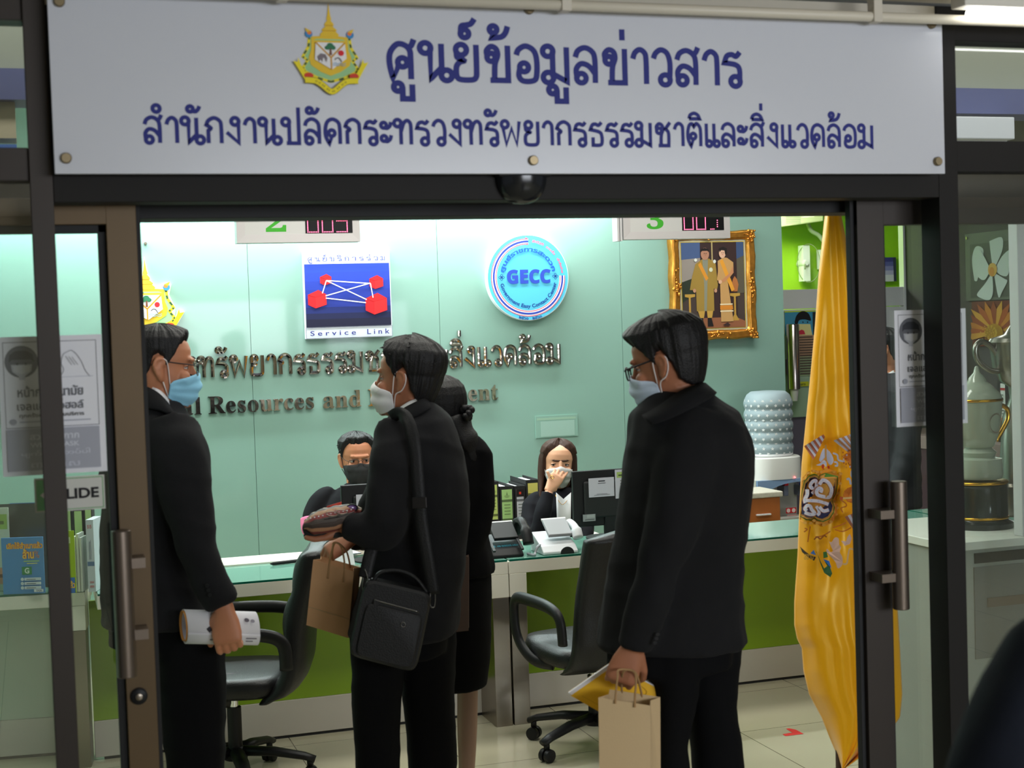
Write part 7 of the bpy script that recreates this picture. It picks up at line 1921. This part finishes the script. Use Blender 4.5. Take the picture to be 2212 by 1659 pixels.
# rolled papers
c0, c1 = PD(398, 1353, D - .205), PD(553, 1357, D - .105); ax = (c1 - c0).normalized(); v = Vector((0, 0, 1)); dpt = ax.cross(v).normalized()
pr = root('rolled_papers', 'roll of white printed papers round an orange envelope, held at the hip', 'papers', c0)
def roll(r0, dr, turns, off, nm, matl, L0=0.0, L1=1.0):
    rows = []
    for i in range(50):
        t = i / 49; q = -1.2 + t * turns * 2 * math.pi; rr = r0 + dr * t
        o = v * (rr * .98 * math.sin(q)) + dpt * (rr * .72 * math.cos(q))
        rows.append([c0 + (c1 - c0) * L0 + o, c0 + (c1 - c0) * L1 + o])
    MB().grid(rows).build(nm, matl, pr, smooth=True, solid=.0008)
roll(.0455, .003, 1.15, 0, 'outer_sheet', PAPER); roll(.042, .001, .9, 0, 'envelope', mat('orange_envelope', srgb(206, 140, 66), .7), -.02, .95); roll(.0385, .001, .95, 0, 'inner_sheet', mat('lilac_paper', srgb(206, 200, 218), .8), .01, .97)
a = Art(lambda x, y, h: c0 + (c1 - c0) * x + v * ((.0490 + h) * .98 * math.sin(y)) + dpt * ((.0490 + h) * .72 * math.cos(y)), .0004)
sg = math.pi if dpt.dot(FH) > 0 else 0.0
yy = lambda t: sg + (t if sg == 0 else -t)
for x0, x1, t in ((.42, .62, .1), (.33, .55, -.45), (.3, .5, -.7), (.80, .95, -.55), (.80, .9, -.75)): a.rect(x0, x1, yy(t), yy(t + .08), (120, 116, 124))
a.poly([(.25, yy(.0)), (.29, yy(.15)), (.33, yy(.0)), (.29, yy(-.2))], (40, 38, 46)); a.line([(.34, yy(.12)), (.7, yy(.1))], .02, (60, 58, 66)); a.oval(.82, yy(.55), .035, .12, (96, 92, 102), 14); a.oval(.90, yy(.5), .03, .1, (150, 146, 156), 14)
a.build('print', pr)

# ---- man in the white mask with the shoulder bag (facing the picture's left)
D = 4.55; fy = floor_py(880, D); hw = PD(748, 1138, D - .17)
r, M, bvh, D = standing('person in a black suit and white mask with a shoulder bag, forearm raised', 880, D,
    (880, 822, 0.0), LEFT + AWAY * .30 + Zup * .10, Zup + RH * .10, .95,
    [(872, 866, 934, .062), (888, 850, 958, .11), (905, 836, 976, .16), (935, 824, 990, .19), (980, 812, 1003, .20), (1050, 808, 1012, .195), (1120, 802, 1014, .185), (1190, 792, 1010, .175), (1260, 775, 1003, .17), (1320, 762, 998, .175), (1366, 752, 990, .18)], 1366,
    [[(1345, 752, 880, .10, -.05), (1440, 756, 872, .10, -.05), (1530, 757, 863, .09, -.05), (1659, 768, 862, .08, -.05), (1800, 776, 858, .07, -.04), (fy - 25, 782, 850, .062, -.02)],
     [(1345, 850, 985, .10, .08), (1440, 865, 982, .10, .08), (1530, 874, 980, .09, .09), (1659, 884, 984, .08, .10), (1800, 892, 976, .07, .10), (fy - 28, 898, 966, .062, .10)]],
    [[(868, 935, -.10, .080), (855, 1000, -.165, .076), (842, 1080, -.19, .068), (832, 1140, -.20, .062), (805, 1150, -.195, .055), (775, 1144, -.185, .047), (750, 1138, -.17, .040)],
     [(880, 960, .12, .07), (830, 1080, .16, .062), (800, 1140, .15, .056), (766, 1158, .065, .040)]],
    skin=SKIN_D, hairkw=dict(material=HAIR, line=[(0, .080), (25, .076), (42, .068), (55, .048), (66, .020), (74, -.004), (80, -.006), (85, .024), (94, .036), (104, .016), (114, -.03), (132, -.066), (180, -.078)], tmax=lambda pd, u: .010 + max(0, min(1, (u - .02) / .05)) * .022 + (.006 if pd > 110 else 0), seed=11, rough=.0055, spikes=31),
    hands=[((hw, LEFT * .42 + FH * .8 - Zup * .34, Zup * .7 + LEFT * .4, -1), dict(curl=(.6, .62, .65, .7), tcurl=.3, s=.92, tdir=LEFT * .8 - Zup * .35 - FH * .3)), ((PD(764, 1160, D + .06), LEFT * .8 - Zup * .45 - FH * .2, FH * .5 - Zup * .8, -1), dict(curl=(.8, .9, 1.0, 1.0), s=.95))], shoes_yaw=math.radians(165), fold=6)
face_mask(bvh, M, MASK_W, r, wid=72, pleats=2, loop=True); eyes(M, r, lid=SKIN_D)
lo = [PD(x, y, D + o) for x, y, o in ((856, 902, -.02), (862, 896, -.075), (885, 882, -.088), (912, 872, -.06), (918, 872, .0))]
hi = [PD(x, y, D + o) for x, y, o in ((860, 886, -.01), (868, 878, -.062), (888, 866, -.068), (908, 860, -.045), (914, 862, .0))]
collar(r, WHITE_CLOTH, smooth_path([tuple(p) for p in lo], 4), smooth_path([tuple(p) for p in hi], 4), 'shirt_collar', .004)
lo = [PD(x, y, D + o) for x, y, o in ((852, 908, -.09), (866, 908, -.12), (895, 900, -.13), (925, 884, -.10), (932, 880, -.02), (920, 880, .07))]
hi = [PD(x, y, D + o) for x, y, o in ((858, 900, -.07), (872, 884, -.082), (893, 872, -.088), (915, 862, -.06), (926, 866, -.0), (915, 868, .06))]
collar(r, SUIT, smooth_path([tuple(p) for p in lo], 4), smooth_path([tuple(p) for p in hi], 4), 'coat_collar', .007)
# shoulder bag
Dg = D - .275
bg = root('shoulder_bag', 'black leather shoulder bag hanging at the hip of the man in the white mask', 'bag', PD(840, 1440, Dg))
TL, TR, BR, BL = PD(788, 1250, Dg), PD(934, 1284, Dg + .02), PD(898, 1455, Dg + .01), PD(750, 1416, Dg - .01)
def bagpt(x, y, o): return (TL * (1 - x) + TR * x) * (1 - y) + (BL * (1 - x) + BR * x) * y + FH * o
def rounded(n, ex): return [(.5 + .5 * abs(math.cos(q)) ** ex * (1 if math.cos(q) > 0 else -1), .5 + .5 * abs(math.sin(q)) ** ex * (1 if math.sin(q) > 0 else -1)) for q in [2 * math.pi * j / n for j in range(n)]]
rp = rounded(48, .25); sc2 = lambda f, o: [bagpt(.5 + (x - .5) * f, .5 + (y - .5) * f, o) for x, y in rp]
MB().loft([sc2(.94, -.002), sc2(1.0, .006), sc2(1.0, .062), sc2(.95, .07)]).build('bag_body', BAGL, bg, smooth='angle')
pk = lambda f, o: [bagpt(.52 + (x - .5) * f * .84, .62 + (y - .5) * f * .68, o) for x, y in rp]
MB().loft([pk(1, .002), pk(1, -.006), pk(.96, -.0095)]).build('front_pocket', BAGL, bg, smooth='angle')
MB().tube(smooth_path([tuple(bagpt(x, y, -.006)) for x, y in ((.2, .23), (.4, .235), (.6, .24), (.86, .245))], 4), .0024, 8).build('zipper', mat('zip_metal', srgb(110, 108, 104), .3, 1.0), bg, smooth=True)
MB().obox(bagpt(.24, .30, -.009), (TR - TL).normalized() * .008, (BL - TL).normalized() * .016, FH * .0015).build('zip_pull', BAGL, bg)
MB().tube([bagpt(.68 + .03 * math.cos(q), .44 + .03 * math.sin(q), -.011) for q in [2 * math.pi * j / 16 for j in range(17)]], .0016, 6, caps=False).build('metal_ring', mat('zip_metal', (0, 0, 0)), bg, smooth=True)
MB().tube(smooth_path([tuple(bagpt(x, y, .03)) for x, y in ((.12, .03), (.2, -.10), (.45, -.17), (.7, -.13), (.92, .02))], 6), .006, 8).build('top_handle', BAGL, bg, smooth=True)
def strap(pts, nm, w=.019):
    sp = smooth_path([tuple(PD(x, y, D + o)) for x, y, o in pts], 6); rows = []
    for i, p in enumerate(sp):
        p = Vector(p); t = (Vector(sp[min(i + 1, len(sp) - 1)]) - Vector(sp[max(i - 1, 0)])).normalized(); sd = t.cross(FH).normalized()
        rows.append([p - sd * w, p - sd * w * .3 - FH * .001, p + sd * w * .3 - FH * .001, p + sd * w])
    MB().grid(rows).build(nm, BAGL, bg, smooth=True, solid=.003)
strap([(845, 902, -.16), (862, 893, -.185), (880, 908, -.215), (895, 960, -.24), (902, 1030, -.245), (906, 1085, -.245), (912, 1140, -.24), (924, 1210, -.235), (936, 1284, -.225)], 'strap')
strap([(806, 1172, -.21), (798, 1205, -.225), (788, 1248, -.235)], 'strap')
MB().obox(PD(906, 1086, D - .252), RH * .021, FH * .003, Vector((0, 0, .016))).build('strap_buckle', mat('dark_buckle', srgb(56, 54, 54), .35, .9), bg, bevel=.002)
for p in (bagpt(.0, .03, .03), bagpt(1.0, .03, .03)): MB().tube(smooth_path([tuple(p + Vector((0, 0, .03))), tuple(p + Vector((.008, 0, .0))), tuple(p + Vector((.004, 0, -.035))), tuple(p + Vector((-.008, 0, -.03))), tuple(p + Vector((-.006, 0, .005)))], 4), .0022, 6).build('strap_clip', mat('zip_metal', (0, 0, 0)), bg, smooth=True)
# pouch in his hand, spectacles on it
pc = PD(720, 1121, D - .16); pu = root('woven_pouch', 'striped woven drawstring pouch resting on the raised hand of the man in the white mask', 'pouch', pc)
b = MB(); ux = (PD(782, 1108, D - .13) - PD(658, 1134, D - .17)) / 2; rings = []
cols = [(74, 62, 56), (178, 130, 98), (120, 60, 58), (200, 176, 146), (58, 52, 50), (160, 124, 94), (130, 62, 60), (84, 76, 70)]
for i in range(25):
    t = -1 + 2 * i / 24; g = max(.12, (1 - abs(t) ** 2.6)) ** .5
    rings.append([pc + ux * t + Zup * (.038 * g * math.sin(q) + .005 * noise.noise(Vector((t * 5, q, 3)))) + FH * (.055 * g * math.cos(q)) for q in [2 * math.pi * j / 32 for j in range(32)]])
for i in range(24):
    for j in range(32):
        ring_q = [rings[i][j], rings[i][(j + 1) % 32], rings[i + 1][(j + 1) % 32], rings[i + 1][j]]
        b.add(ring_q, [(0, 1, 2, 3)], j % 16 // 2)
b.build('pouch_body', [flat(*c) for c in cols], pu, smooth=True, recalc=False)
b = MB()
for i in range(12): b.ball(pc + ux * (-.85 + .14 * i) - FH * .045 + Zup * .021, .0024, 6)
o = b.build('stitching', WHITE_CLOTH, pu)
pb_ = PD(690, 1142, D - .10); b = MB(); b.tube(smooth_path([tuple(PD(x, y, D - .17)) for x, y in ((666, 1128), (661, 1140), (668, 1152), (700, 1156), (740, 1152))], 5), [.008] * 3 + [.011] * 18, 10); b.build('gathered_base', BLACKM, pu, smooth=True)
MB().ball(PD(662, 1157, D - .17), .009, 10).build('cord_stop', BLACKM, pu, smooth=True)
sg_ = PD(728, 1112, D - .2); ge = root('folded_spectacles', 'folded thin rimmed spectacles lying on the striped pouch', 'spectacles', sg_)
for q0, rr in (((718, 1110), .014), ((738, 1106), .013)):
    c = PD(*q0, D - .222); b = MB(); n = 20
    ring = [c + RH * rr * 1.25 * math.cos(q) + (Zup * .7 - RH * .2) * rr * .7 * math.sin(q) for q in [2 * math.pi * j / n for j in range(n)]]
    b.add(ring, [tuple(range(n))]); b.build('lens', bpy.data.materials['lens_glass'], ge); MB().tube(ring + ring[:1], .0011, 6, caps=False).build('rim', STEEL, ge, smooth=True)
MB().tube([PD(700, 1122, D - .222), PD(735, 1116, D - .226), PD(765, 1106, D - .216)], .0016, 6).build('temple_arm', BLACK, ge)
c = PD(761, 1097, D - .17); su = root('sunglasses', 'purple tinted sunglasses lens shining on top of the striped pouch', 'sunglasses', c)
MB().ball(c, .013, 16, sx=1.2, sy=.5, sz=.75).build('lens', mat('purple_lens', srgb(130, 96, 160), .06, spec=.8, coat=1.0), su, smooth=True)
MB().tube([c + RH * .016 * math.cos(q) + Zup * .0105 * math.sin(q) - FH * .004 for q in [2 * math.pi * j / 20 for j in range(21)]], .0022, 6, caps=False).build('frame', BLACK, su, smooth=True)
p = PD(722, 1093, D - .13); ph = root('red_card', 'edge of a red and white card tucked behind the striped pouch', 'card', p)
MB().obox(p, RH * .022 + Zup * .006, FH * .002, Zup * .006).build('card', flat(206, 70, 56), ph)
paper_bag('paper_bag', 'brown paper bag held by its cords before the empty swivel chair', (677, 1209), (764, 1234), (662, 1350), (752, 1378), D - .05, .07, PAPERK,
    [((708, 1250, -.004), (712, 1215, -.002), (718, 1185, -.04), (722, 1172, -.08), (736, 1180, -.06), (744, 1215, -.002), (742, 1258, -.004)), ((720, 1210, .06), (718, 1190, .0), (726, 1172, -.06), (748, 1190, .02), (757, 1226, .06))], depdir=FH + RH * .2)

# ---- woman behind him
D = 4.95; fy = floor_py(1000, D)
r, M, bvh, D = standing('person with long tied black hair in a black jacket and skirt, seen from behind', 1000, D,
    (950, 888, 0.0), LEFT * .45 + AWAY, Zup, .93,
    [(925, 945, 1000, .055), (945, 930, 1030, .09), (968, 915, 1046, .12), (1000, 908, 1055, .135), (1050, 908, 1059, .13), (1110, 918, 1052, .12), (1170, 915, 1056, .125), (1238, 905, 1067, .14)], 1238,
    [[(1215, 955, 1045, .08, .0), (1400, 972, 1044, .075, .0), (1500, 978, 1042, .055, .0), (1560, 978, 1041, .055, .0), (1620, 981, 1037, .05, 0), (1700, 985, 1030, .045, .0), (fy - 40, 992, 1024, .036, .0)],
     [(1215, 925, 1005, .08, .03), (1400, 925, 992, .075, .05), (1500, 925, 985, .055, .05), (1600, 930, 980, .05, .05), (1700, 935, 975, .045, .05), (fy - 44, 940, 970, .036, .05)]],
    [[(1000, 962, -.02, .045), (1026, 984, -.04, .054), (1036, 1060, -.05, .052), (1030, 1140, -.07, .046), (1000, 1200, -.10, .040)], [(925, 985, .05, .06), (920, 1080, .1, .05), (915, 1180, .1, .042)]],
    skin=STOCK, suit=SUIT2, pants=False, hairkw=dict(material=HAIR, line=[(0, .075), (40, .065), (60, .03), (75, -.01), (90, -.02), (110, -.08), (180, -.1)], tmax=lambda pd, u: .018, seed=14, rough=.003), fold=9,
    hands=[((PD(1000, 1202, D - .10), -Zup + LEFT * .1, LEFT, 1), dict(curl=(1.0, 1.0, 1.1, 1.1), s=.9))])
sk = MB(); sk.loft([_section(y, a_, b_, d_, D) for y, a_, b_, d_ in ((1215, 935, 1058, .11), (1250, 925, 1062, .125), (1330, 920, 1063, .13), (1420, 925, 1060, .125), (1481, 932, 1052, .115))])
put(remesh(sk, .010, 3), 'skirt', TROUS, r, cloth_folds(4, .006, 5, (1, 1, .3)))
b = MB()
tail = smooth_path([(-.09, -.03, -.02), (-.115, -.05, -.08), (-.12, -.075, -.14), (-.11, -.10, -.20), (-.10, -.125, -.27), (-.09, -.15, -.33)], 6)
b.tube([M(*p) for p in tail], [.045 * (1 - .75 * (i / (len(tail) - 1)) ** 1.5) + .004 * math.sin(i) for i in range(len(tail))], 14, flat=(.6, 1.25))
tail = smooth_path([(-.085, .02, -.03), (-.115, -.01, -.10), (-.12, -.03, -.18), (-.11, -.05, -.26)], 6); b.tube([M(*p) for p in tail], [.05 * (1 - .7 * (i / (len(tail) - 1)) ** 1.5) for i in range(len(tail))], 14, flat=(.6, 1.2))
b.build('ponytail', HAIR, r, smooth=True)
b = MB()
for k in range(10):
    q = 2 * math.pi * k / 10; b.ball(M(-.125 + .014 * math.cos(q), -.055 + .012 * math.sin(q * 2), -.005 + .018 * math.sin(q)), .013, 8)
b.build('hair_knot', HAIR, r, smooth=True)
for k, yy_ in enumerate((.0, .05)):
    f0 = PD(1008 - 50 * k, fy, D + yy_); f0.z = 0; shoe(r, f0, math.radians(110))
paper_bag('brown_paper_bag', 'dark brown flat paper bag beside the skirt of the standing woman', (968, 1206), (1012, 1203), (960, 1368), (1012, 1362), D - .185, .05, PAPERD,
    [((975, 1212, 0), (978, 1196, .05), (990, 1186, .1), (1002, 1196, .05), (1005, 1210, 0))], fold_=False)

# ---- seated staff
def seated(label, D, seat_px, Hc, Hf, Hup, hs, torso, arms, skin, suit, hands, hairkw, name='jacket', fold=3, fem=False):
    foot = PD(seat_px, 1200, D); foot.z = 0
    r = root('person', label, 'person', foot)
    M = head_frame(PD(Hc[0], Hc[1], D + Hc[2]), Hf, Hup, hs)
    body = MB(); head_shapes(body, M, fem=fem); rings = [_section(*t, D) for t in torso]
    neck_tube(body, M, sum(rings[0], Vector()) / len(rings[0]), .052, .058)
    body.loft([shrink(q, .82) for q in rings])
    c = sum(rings[-1], Vector()) / len(rings[-1])
    hip = Vector((c.x, c.y + .05, .50)); kn = hip - FH * .10
    for s in (-1, 1):
        body.tube([hip + RH * .1 * s + FH * .05, hip + RH * .13 * s - FH * .36, Vector((hip.x, hip.y, .30)) + RH * .13 * s - FH * .37, Vector((hip.x, hip.y, .04)) + RH * .13 * s - FH * .35], [.085, .07, .05, .04], 14)
    body.tube([c, hip], [.13, .13], 16)
    for a in arms: body.tube([PD(p[0], p[1], D + p[2]) for p in a], [p[3] * .66 for p in a], 12)
    for h in hands: hand(body, *h[0], **h[1])
    put(remesh(body, .0042, 1), 'body', skin, r)
    bv = MB(); head_shapes(bv, M, ears=False); bvh = BVHTree.FromPolygons([tuple(v) for v in bv.v], bv.f)
    hair_cap(bvh, M, parent=r, **hairkw)
    j = MB(); j.loft(rings)
    for a in arms:
        if a[0][3] <= 0: continue
        sp = smooth_path([(*PD(p[0], p[1], D + p[2]), p[3]) for p in a if p[3] > 0 and not (len(p) > 4)], 5); j.tube([Vector(p[:3]) for p in sp], [p[3] for p in sp], 16)
    put(remesh(j, .008, 4), name, suit, r, cloth_folds(fold, .008, 7))
    t = MB(); t.tube([c, hip], [.15, .15], 16)
    for s in (-1, 1): t.tube([hip + RH * .1 * s + FH * .05, hip + RH * .13 * s - FH * .36, Vector((hip.x, hip.y, .30)) + RH * .13 * s - FH * .37, Vector((hip.x, hip.y, .06)) + RH * .13 * s - FH * .35], [.1, .085, .065, .055], 14)
    put(remesh(t, .010, 3), 'trousers', TROUS, r)
    for s in (-1, 1): shoe(r, (hip.x + RH.x * .13 * s - FH.x * .37, hip.y + RH.y * .13 * s - FH.y * .37, 0), math.radians(-108))
    # the chair carrying the sitter
    cr = root('staff_chair', 'black office chair under ' + ('the man in the black mask' if seat_px < 900 else 'the woman in the grey mask'), 'chair', (hip.x, hip.y, 0))
    b = MB()
    for k in range(5):
        q = 2 * math.pi * k / 5; b.tube([(hip.x, hip.y, .1), (hip.x + .27 * math.cos(q), hip.y + .27 * math.sin(q), .05)], [.025, .018], 8); b.ball((hip.x + .27 * math.cos(q), hip.y + .27 * math.sin(q), .027), .026, 8)
    b.build('star_base', BLACK, cr, smooth=True); MB().tube([(hip.x, hip.y, .09), (hip.x, hip.y, .29)], .026, 12).build('gas_column', BLACK, cr, smooth=True)
    MB().box(hip.x - .22, hip.x + .22, hip.y - .12, hip.y + .2, .285, .34).build('seat', LEATHER, cr, bevel=.02)
    return r, M, bvh
Dm = 7.15
pink = mat('pink_polo', srgb(232, 120, 160), .8, bump=.2, bscale=300)
r, M, bvh = seated('seated person in a black and pink polo shirt with black mask and glasses', Dm, 770,
    (771, 993, 0), -FH + RH * .28 - Zup * .02, Zup, .98,
    [(1043, 748, 802, .06), (1054, 728, 826, .09), (1068, 706, 846, .115), (1088, 685, 862, .13), (1115, 672, 872, .13), (1160, 672, 870, .125), (1215, 680, 865, .13)],
    [[(722, 1066, -.01, .045), (700, 1080, -.03, .058), (682, 1110, -.045, .060), (677, 1130, -.07, .056), (684, 1148, -.12, .056, 1), (700, 1157, -.17, .056, 1), (742, 1164, -.305, .042, 1)], [(845, 1085, -.03, .06), (862, 1120, -.05, .056), (860, 1145, -.10, .05)]], SKIN, mat('black_polo', (.009, .009, .011), .85, spec=.12), [((PD(740, 1163, Dm - .30), PD(772, 1162, Dm - .36) - PD(740, 1163, Dm - .30), -Zup, 1), dict(curl=(.2, .2, .25, .25), s=.95))],
    dict(material=HAIR, line=[(0, .076), (20, .080), (38, .078), (52, .060), (64, .03), (74, -.004), (80, .0), (85, .026), (94, .036), (104, .02), (116, -.03), (140, -.06), (180, -.068)], tmax=lambda pd, u: .007 + max(0, min(1, (u - .03) / .05)) * .018, seed=21, rough=.004, spikes=37), name='polo_shirt', fold=12)
b = MB(); sp = smooth_path([tuple(PD(x, y, Dm + o)) + (q,) for x, y, o, q in ((676, 1120, -.065, .060), (678, 1140, -.085, .060), (690, 1152, -.14, .050), (702, 1156, -.17, .044))], 5)
b.tube([Vector(p[:3]) for p in sp], [p[3] for p in sp], 16); b.build('pink_sleeve', pink, r, smooth=True)
b = MB(); e = [Vector(p[:3]) for p in sp[-3:]]; b.tube([e[-1], e[-1] + (e[-1] - e[0]).normalized() * .012], [.0475, .0475], 16); b.build('sleeve_trim', flat(90, 180, 196), r, smooth=True)
face_mask(bvh, M, MASK_K, r, top=-.012, cup=True, pleats=0, strap=MASK_K, wid=76); glasses(M, r, mat('dark_thin_rim', srgb(60, 54, 52), .4, .4), .0012); eyes(M, r, look=(.2, .05), lid=SKIN)
Dw = 7.62
r, M, bvh = seated('seated person with long brown hair and grey mask touching the mask with one hand', Dw, 1205,
    (1206, 1003, 0), -FH + RH * .10 + Zup * .02, Zup + RH * .06, .98,
    [(1054, 1192, 1232, .055), (1066, 1170, 1246, .08), (1080, 1150, 1262, .10), (1098, 1138, 1268, .115), (1140, 1136, 1266, .115), (1190, 1140, 1262, .115), (1225, 1142, 1260, .12)],
    [[(1172, 1074, -.01, .036), (1152, 1088, -.02, .048), (1146, 1125, -.07, .050), (1158, 1166, -.16, .046), (1170, 1120, -.20, .042), (1184, 1064, -.17, .036)], [(1258, 1090, -.02, .05), (1264, 1140, -.08, .048), (1255, 1178, -.2, .04)]], SKIN_L, mat('black_blazer', (.010, .010, .013), .85, spec=.12),
    [((PD(1186, 1058, Dw - .165), PD(1203, 1031, Dw - .14) - PD(1186, 1058, Dw - .165), FH, -1), dict(curl=(.28, .32, .38, .5), tcurl=.05, s=.90, spread=.10, tdir=Zup * 1.0 + LEFT * .35))],
    dict(material=HAIR_B, line=[(0, .088), (14, .080), (30, .064), (45, .044), (60, .012), (75, -.06), (90, -.1), (180, -.12)], tmax=lambda pd, u: .018 + (.006 if u > .05 else 0), seed=31, rough=.0015, ramp=.05), name='blazer', fold=14, fem=True)
face_mask(bvh, M, MASK_G, r, pleats=3, wid=78, top=-.010); eyes(M, r, look=(-.35, .15), brow=mat('soft_brow', srgb(60, 42, 36), .7), lid=SKIN_L, fem=True, open_=.0058)
b = MB()
for s, sw in ((1, 0), (-1, 0)):
    for k, (f_, l_, w_) in enumerate(((-.002, .083, .020), (-.025, .085, .024), (-.05, .078, .028), (-.075, .05, .03))):
        L = .30 if s < 0 else .27
        pth = smooth_path([(f_ * .4 - .01, l_ * .55 * s, .098), (f_ * .8, l_ * .93 * s, .05), (f_, l_ * s, .0), (f_ + .005, (l_ + .004) * s, -.08), (f_ + .014 + .02 * (k < 2), (l_ + .012 - .01 * k) * s, -.18), (f_ + .03, (l_ + .016 - .012 * k) * s, -L)], 6)
        b.tube([M(*p) for p in pth], [w_ * (.7 + .4 * math.sin(math.pi * min(1, i / (len(pth) - 1) * 1.2))) * (1 - .72 * (i / (len(pth) - 1)) ** 3) for i in range(len(pth))], 12, flat=(.75, 1.0))
b.build('long_hair', HAIR_B, r, smooth=True)
b = MB(); rows = []
tz = lambda x, y, o: PD(x, y, Dw + o)
rows = [[tz(1201 + 9 * j / 6 * 3.6, 1078 + 4 * abs(j - 3) * -1.2, -.118 - .008 * (3 - abs(j - 3)) / 3) for j in range(7)], [tz(1203 + 5 * j, 1120, -.128) for j in range(7)], [tz(1212 + 3.2 * j, 1160, -.13) for j in range(7)], [tz(1220 + 1.6 * j, 1190, -.128) for j in range(7)]]
b.grid(rows).build('white_top', WHITE_CLOTH, r, smooth=True, solid=.004)
MB().tube(smooth_path([tuple(tz(x, y, o)) for x, y, o in ((1199, 1068, -.09), (1207, 1082, -.128), (1215, 1090, -.135), (1224, 1082, -.128), (1232, 1070, -.09))], 5), .0012, 6).build('necklace', GOLDP, r, smooth=True)
MB().tube([tz(1193 + 3.6 * math.cos(q), 1031 + 3.2 * math.sin(q), -.195) for q in [2 * math.pi * j / 16 for j in range(17)]], .0016, 6, caps=False).build('ring', GOLDP, r, smooth=True)

# ---- man in a suit far behind the dark door, beyond the side desk
D = 8.2; fy = floor_py(1930, D)
r, M, bvh, D = standing('person in a dark suit beyond the glass topped side desk', 1930, D,
    (1908, 761, 0), LEFT + AWAY * .25, Zup, 1.03,
    [(806, 1895, 1940, .06), (818, 1884, 1956, .1), (834, 1874, 1968, .15), (860, 1868, 1978, .18), (920, 1866, 1982, .18), (1000, 1868, 1984, .165), (1095, 1866, 1986, .17)], 1095,
    [[(1090, 1874, 1932, .09, -.05), (1200, 1880, 1925, .08, -.04), (fy - 14, 1890, 1922, .06, -.02)], [(1090, 1920, 1978, .09, .07), (1200, 1926, 1972, .08, .08), (fy - 16, 1932, 1966, .06, .08)]],
    [[(1950, 850, -.1, .075), (1962, 930, -.17, .065), (1950, 1010, -.18, .055), (1930, 1060, -.17, .045)]],
    skin=SKIN, suit=mat('dark_grey_suit', (.022, .022, .026), .85), hairkw=dict(material=HAIR, line=LINE_M, tmax=tm_short, seed=41, rough=.003), fold=17, shoes_yaw=math.radians(160),
    hands=[((PD(1930, 1062, D - .17), -Zup, AWAY, 1), dict(curl=(.6, .6, .6, .6)))])
lo = [PD(x, y, D + o) for x, y, o in ((1895, 830, -.08), (1915, 824, -.09), (1935, 808, -.06), (1940, 806, 0))]; hi = [PD(x, y, D + o) for x, y, o in ((1897, 812, -.06), (1915, 808, -.068), (1930, 800, -.05), (1936, 800, 0))]
collar(r, WHITE_CLOTH, smooth_path([tuple(p) for p in lo], 4), smooth_path([tuple(p) for p in hi], 4), 'shirt_collar', .004)

# ---- out of focus shoulder at the very front
D = 1.72; fy = floor_py(2450, D)
r, M, bvh, D = standing('blurred navy shoulder and sleeve of a person standing closest to the camera', 2480, D,
    (2470, 865, .06), AWAY + LEFT * .4, Zup, 1.0,
    [(1125, 2395, 2545, .065), (1190, 2360, 2580, .10), (1260, 2320, 2630, .12), (1330, 2290, 2700, .12), (1430, 2255, 2740, .13), (1700, 2250, 2730, .13), (2000, 2240, 2710, .12), (2400, 2230, 2720, .13)], 2400,
    [[(2350, 2240, 2470, .11, 0), (3000, 2270, 2430, .08, 0), (fy - 60, 2300, 2410, .06, 0)], [(2350, 2480, 2710, .11, 0), (3000, 2520, 2680, .08, 0), (fy - 60, 2540, 2650, .06, 0)]],
    [[(2330, 1410, .0, .080), (2275, 1530, -.02, .080), (2190, 1690, -.04, .078), (2150, 1840, .0, .066), (2180, 1810, .16, .05), (2240, 1700, .22, .042)]],
    skin=SKIN, suit=NAVY, hairkw=dict(material=HAIR, line=LINE_M, tmax=tm_short, seed=51, rough=.003), fold=19, shoes_yaw=math.radians(90),
    hands=[((PD(2240, 1712, D + .22), Zup * .9 + RH * .3, RH, 1), dict(curl=(.6, .6, .6, .6)))])
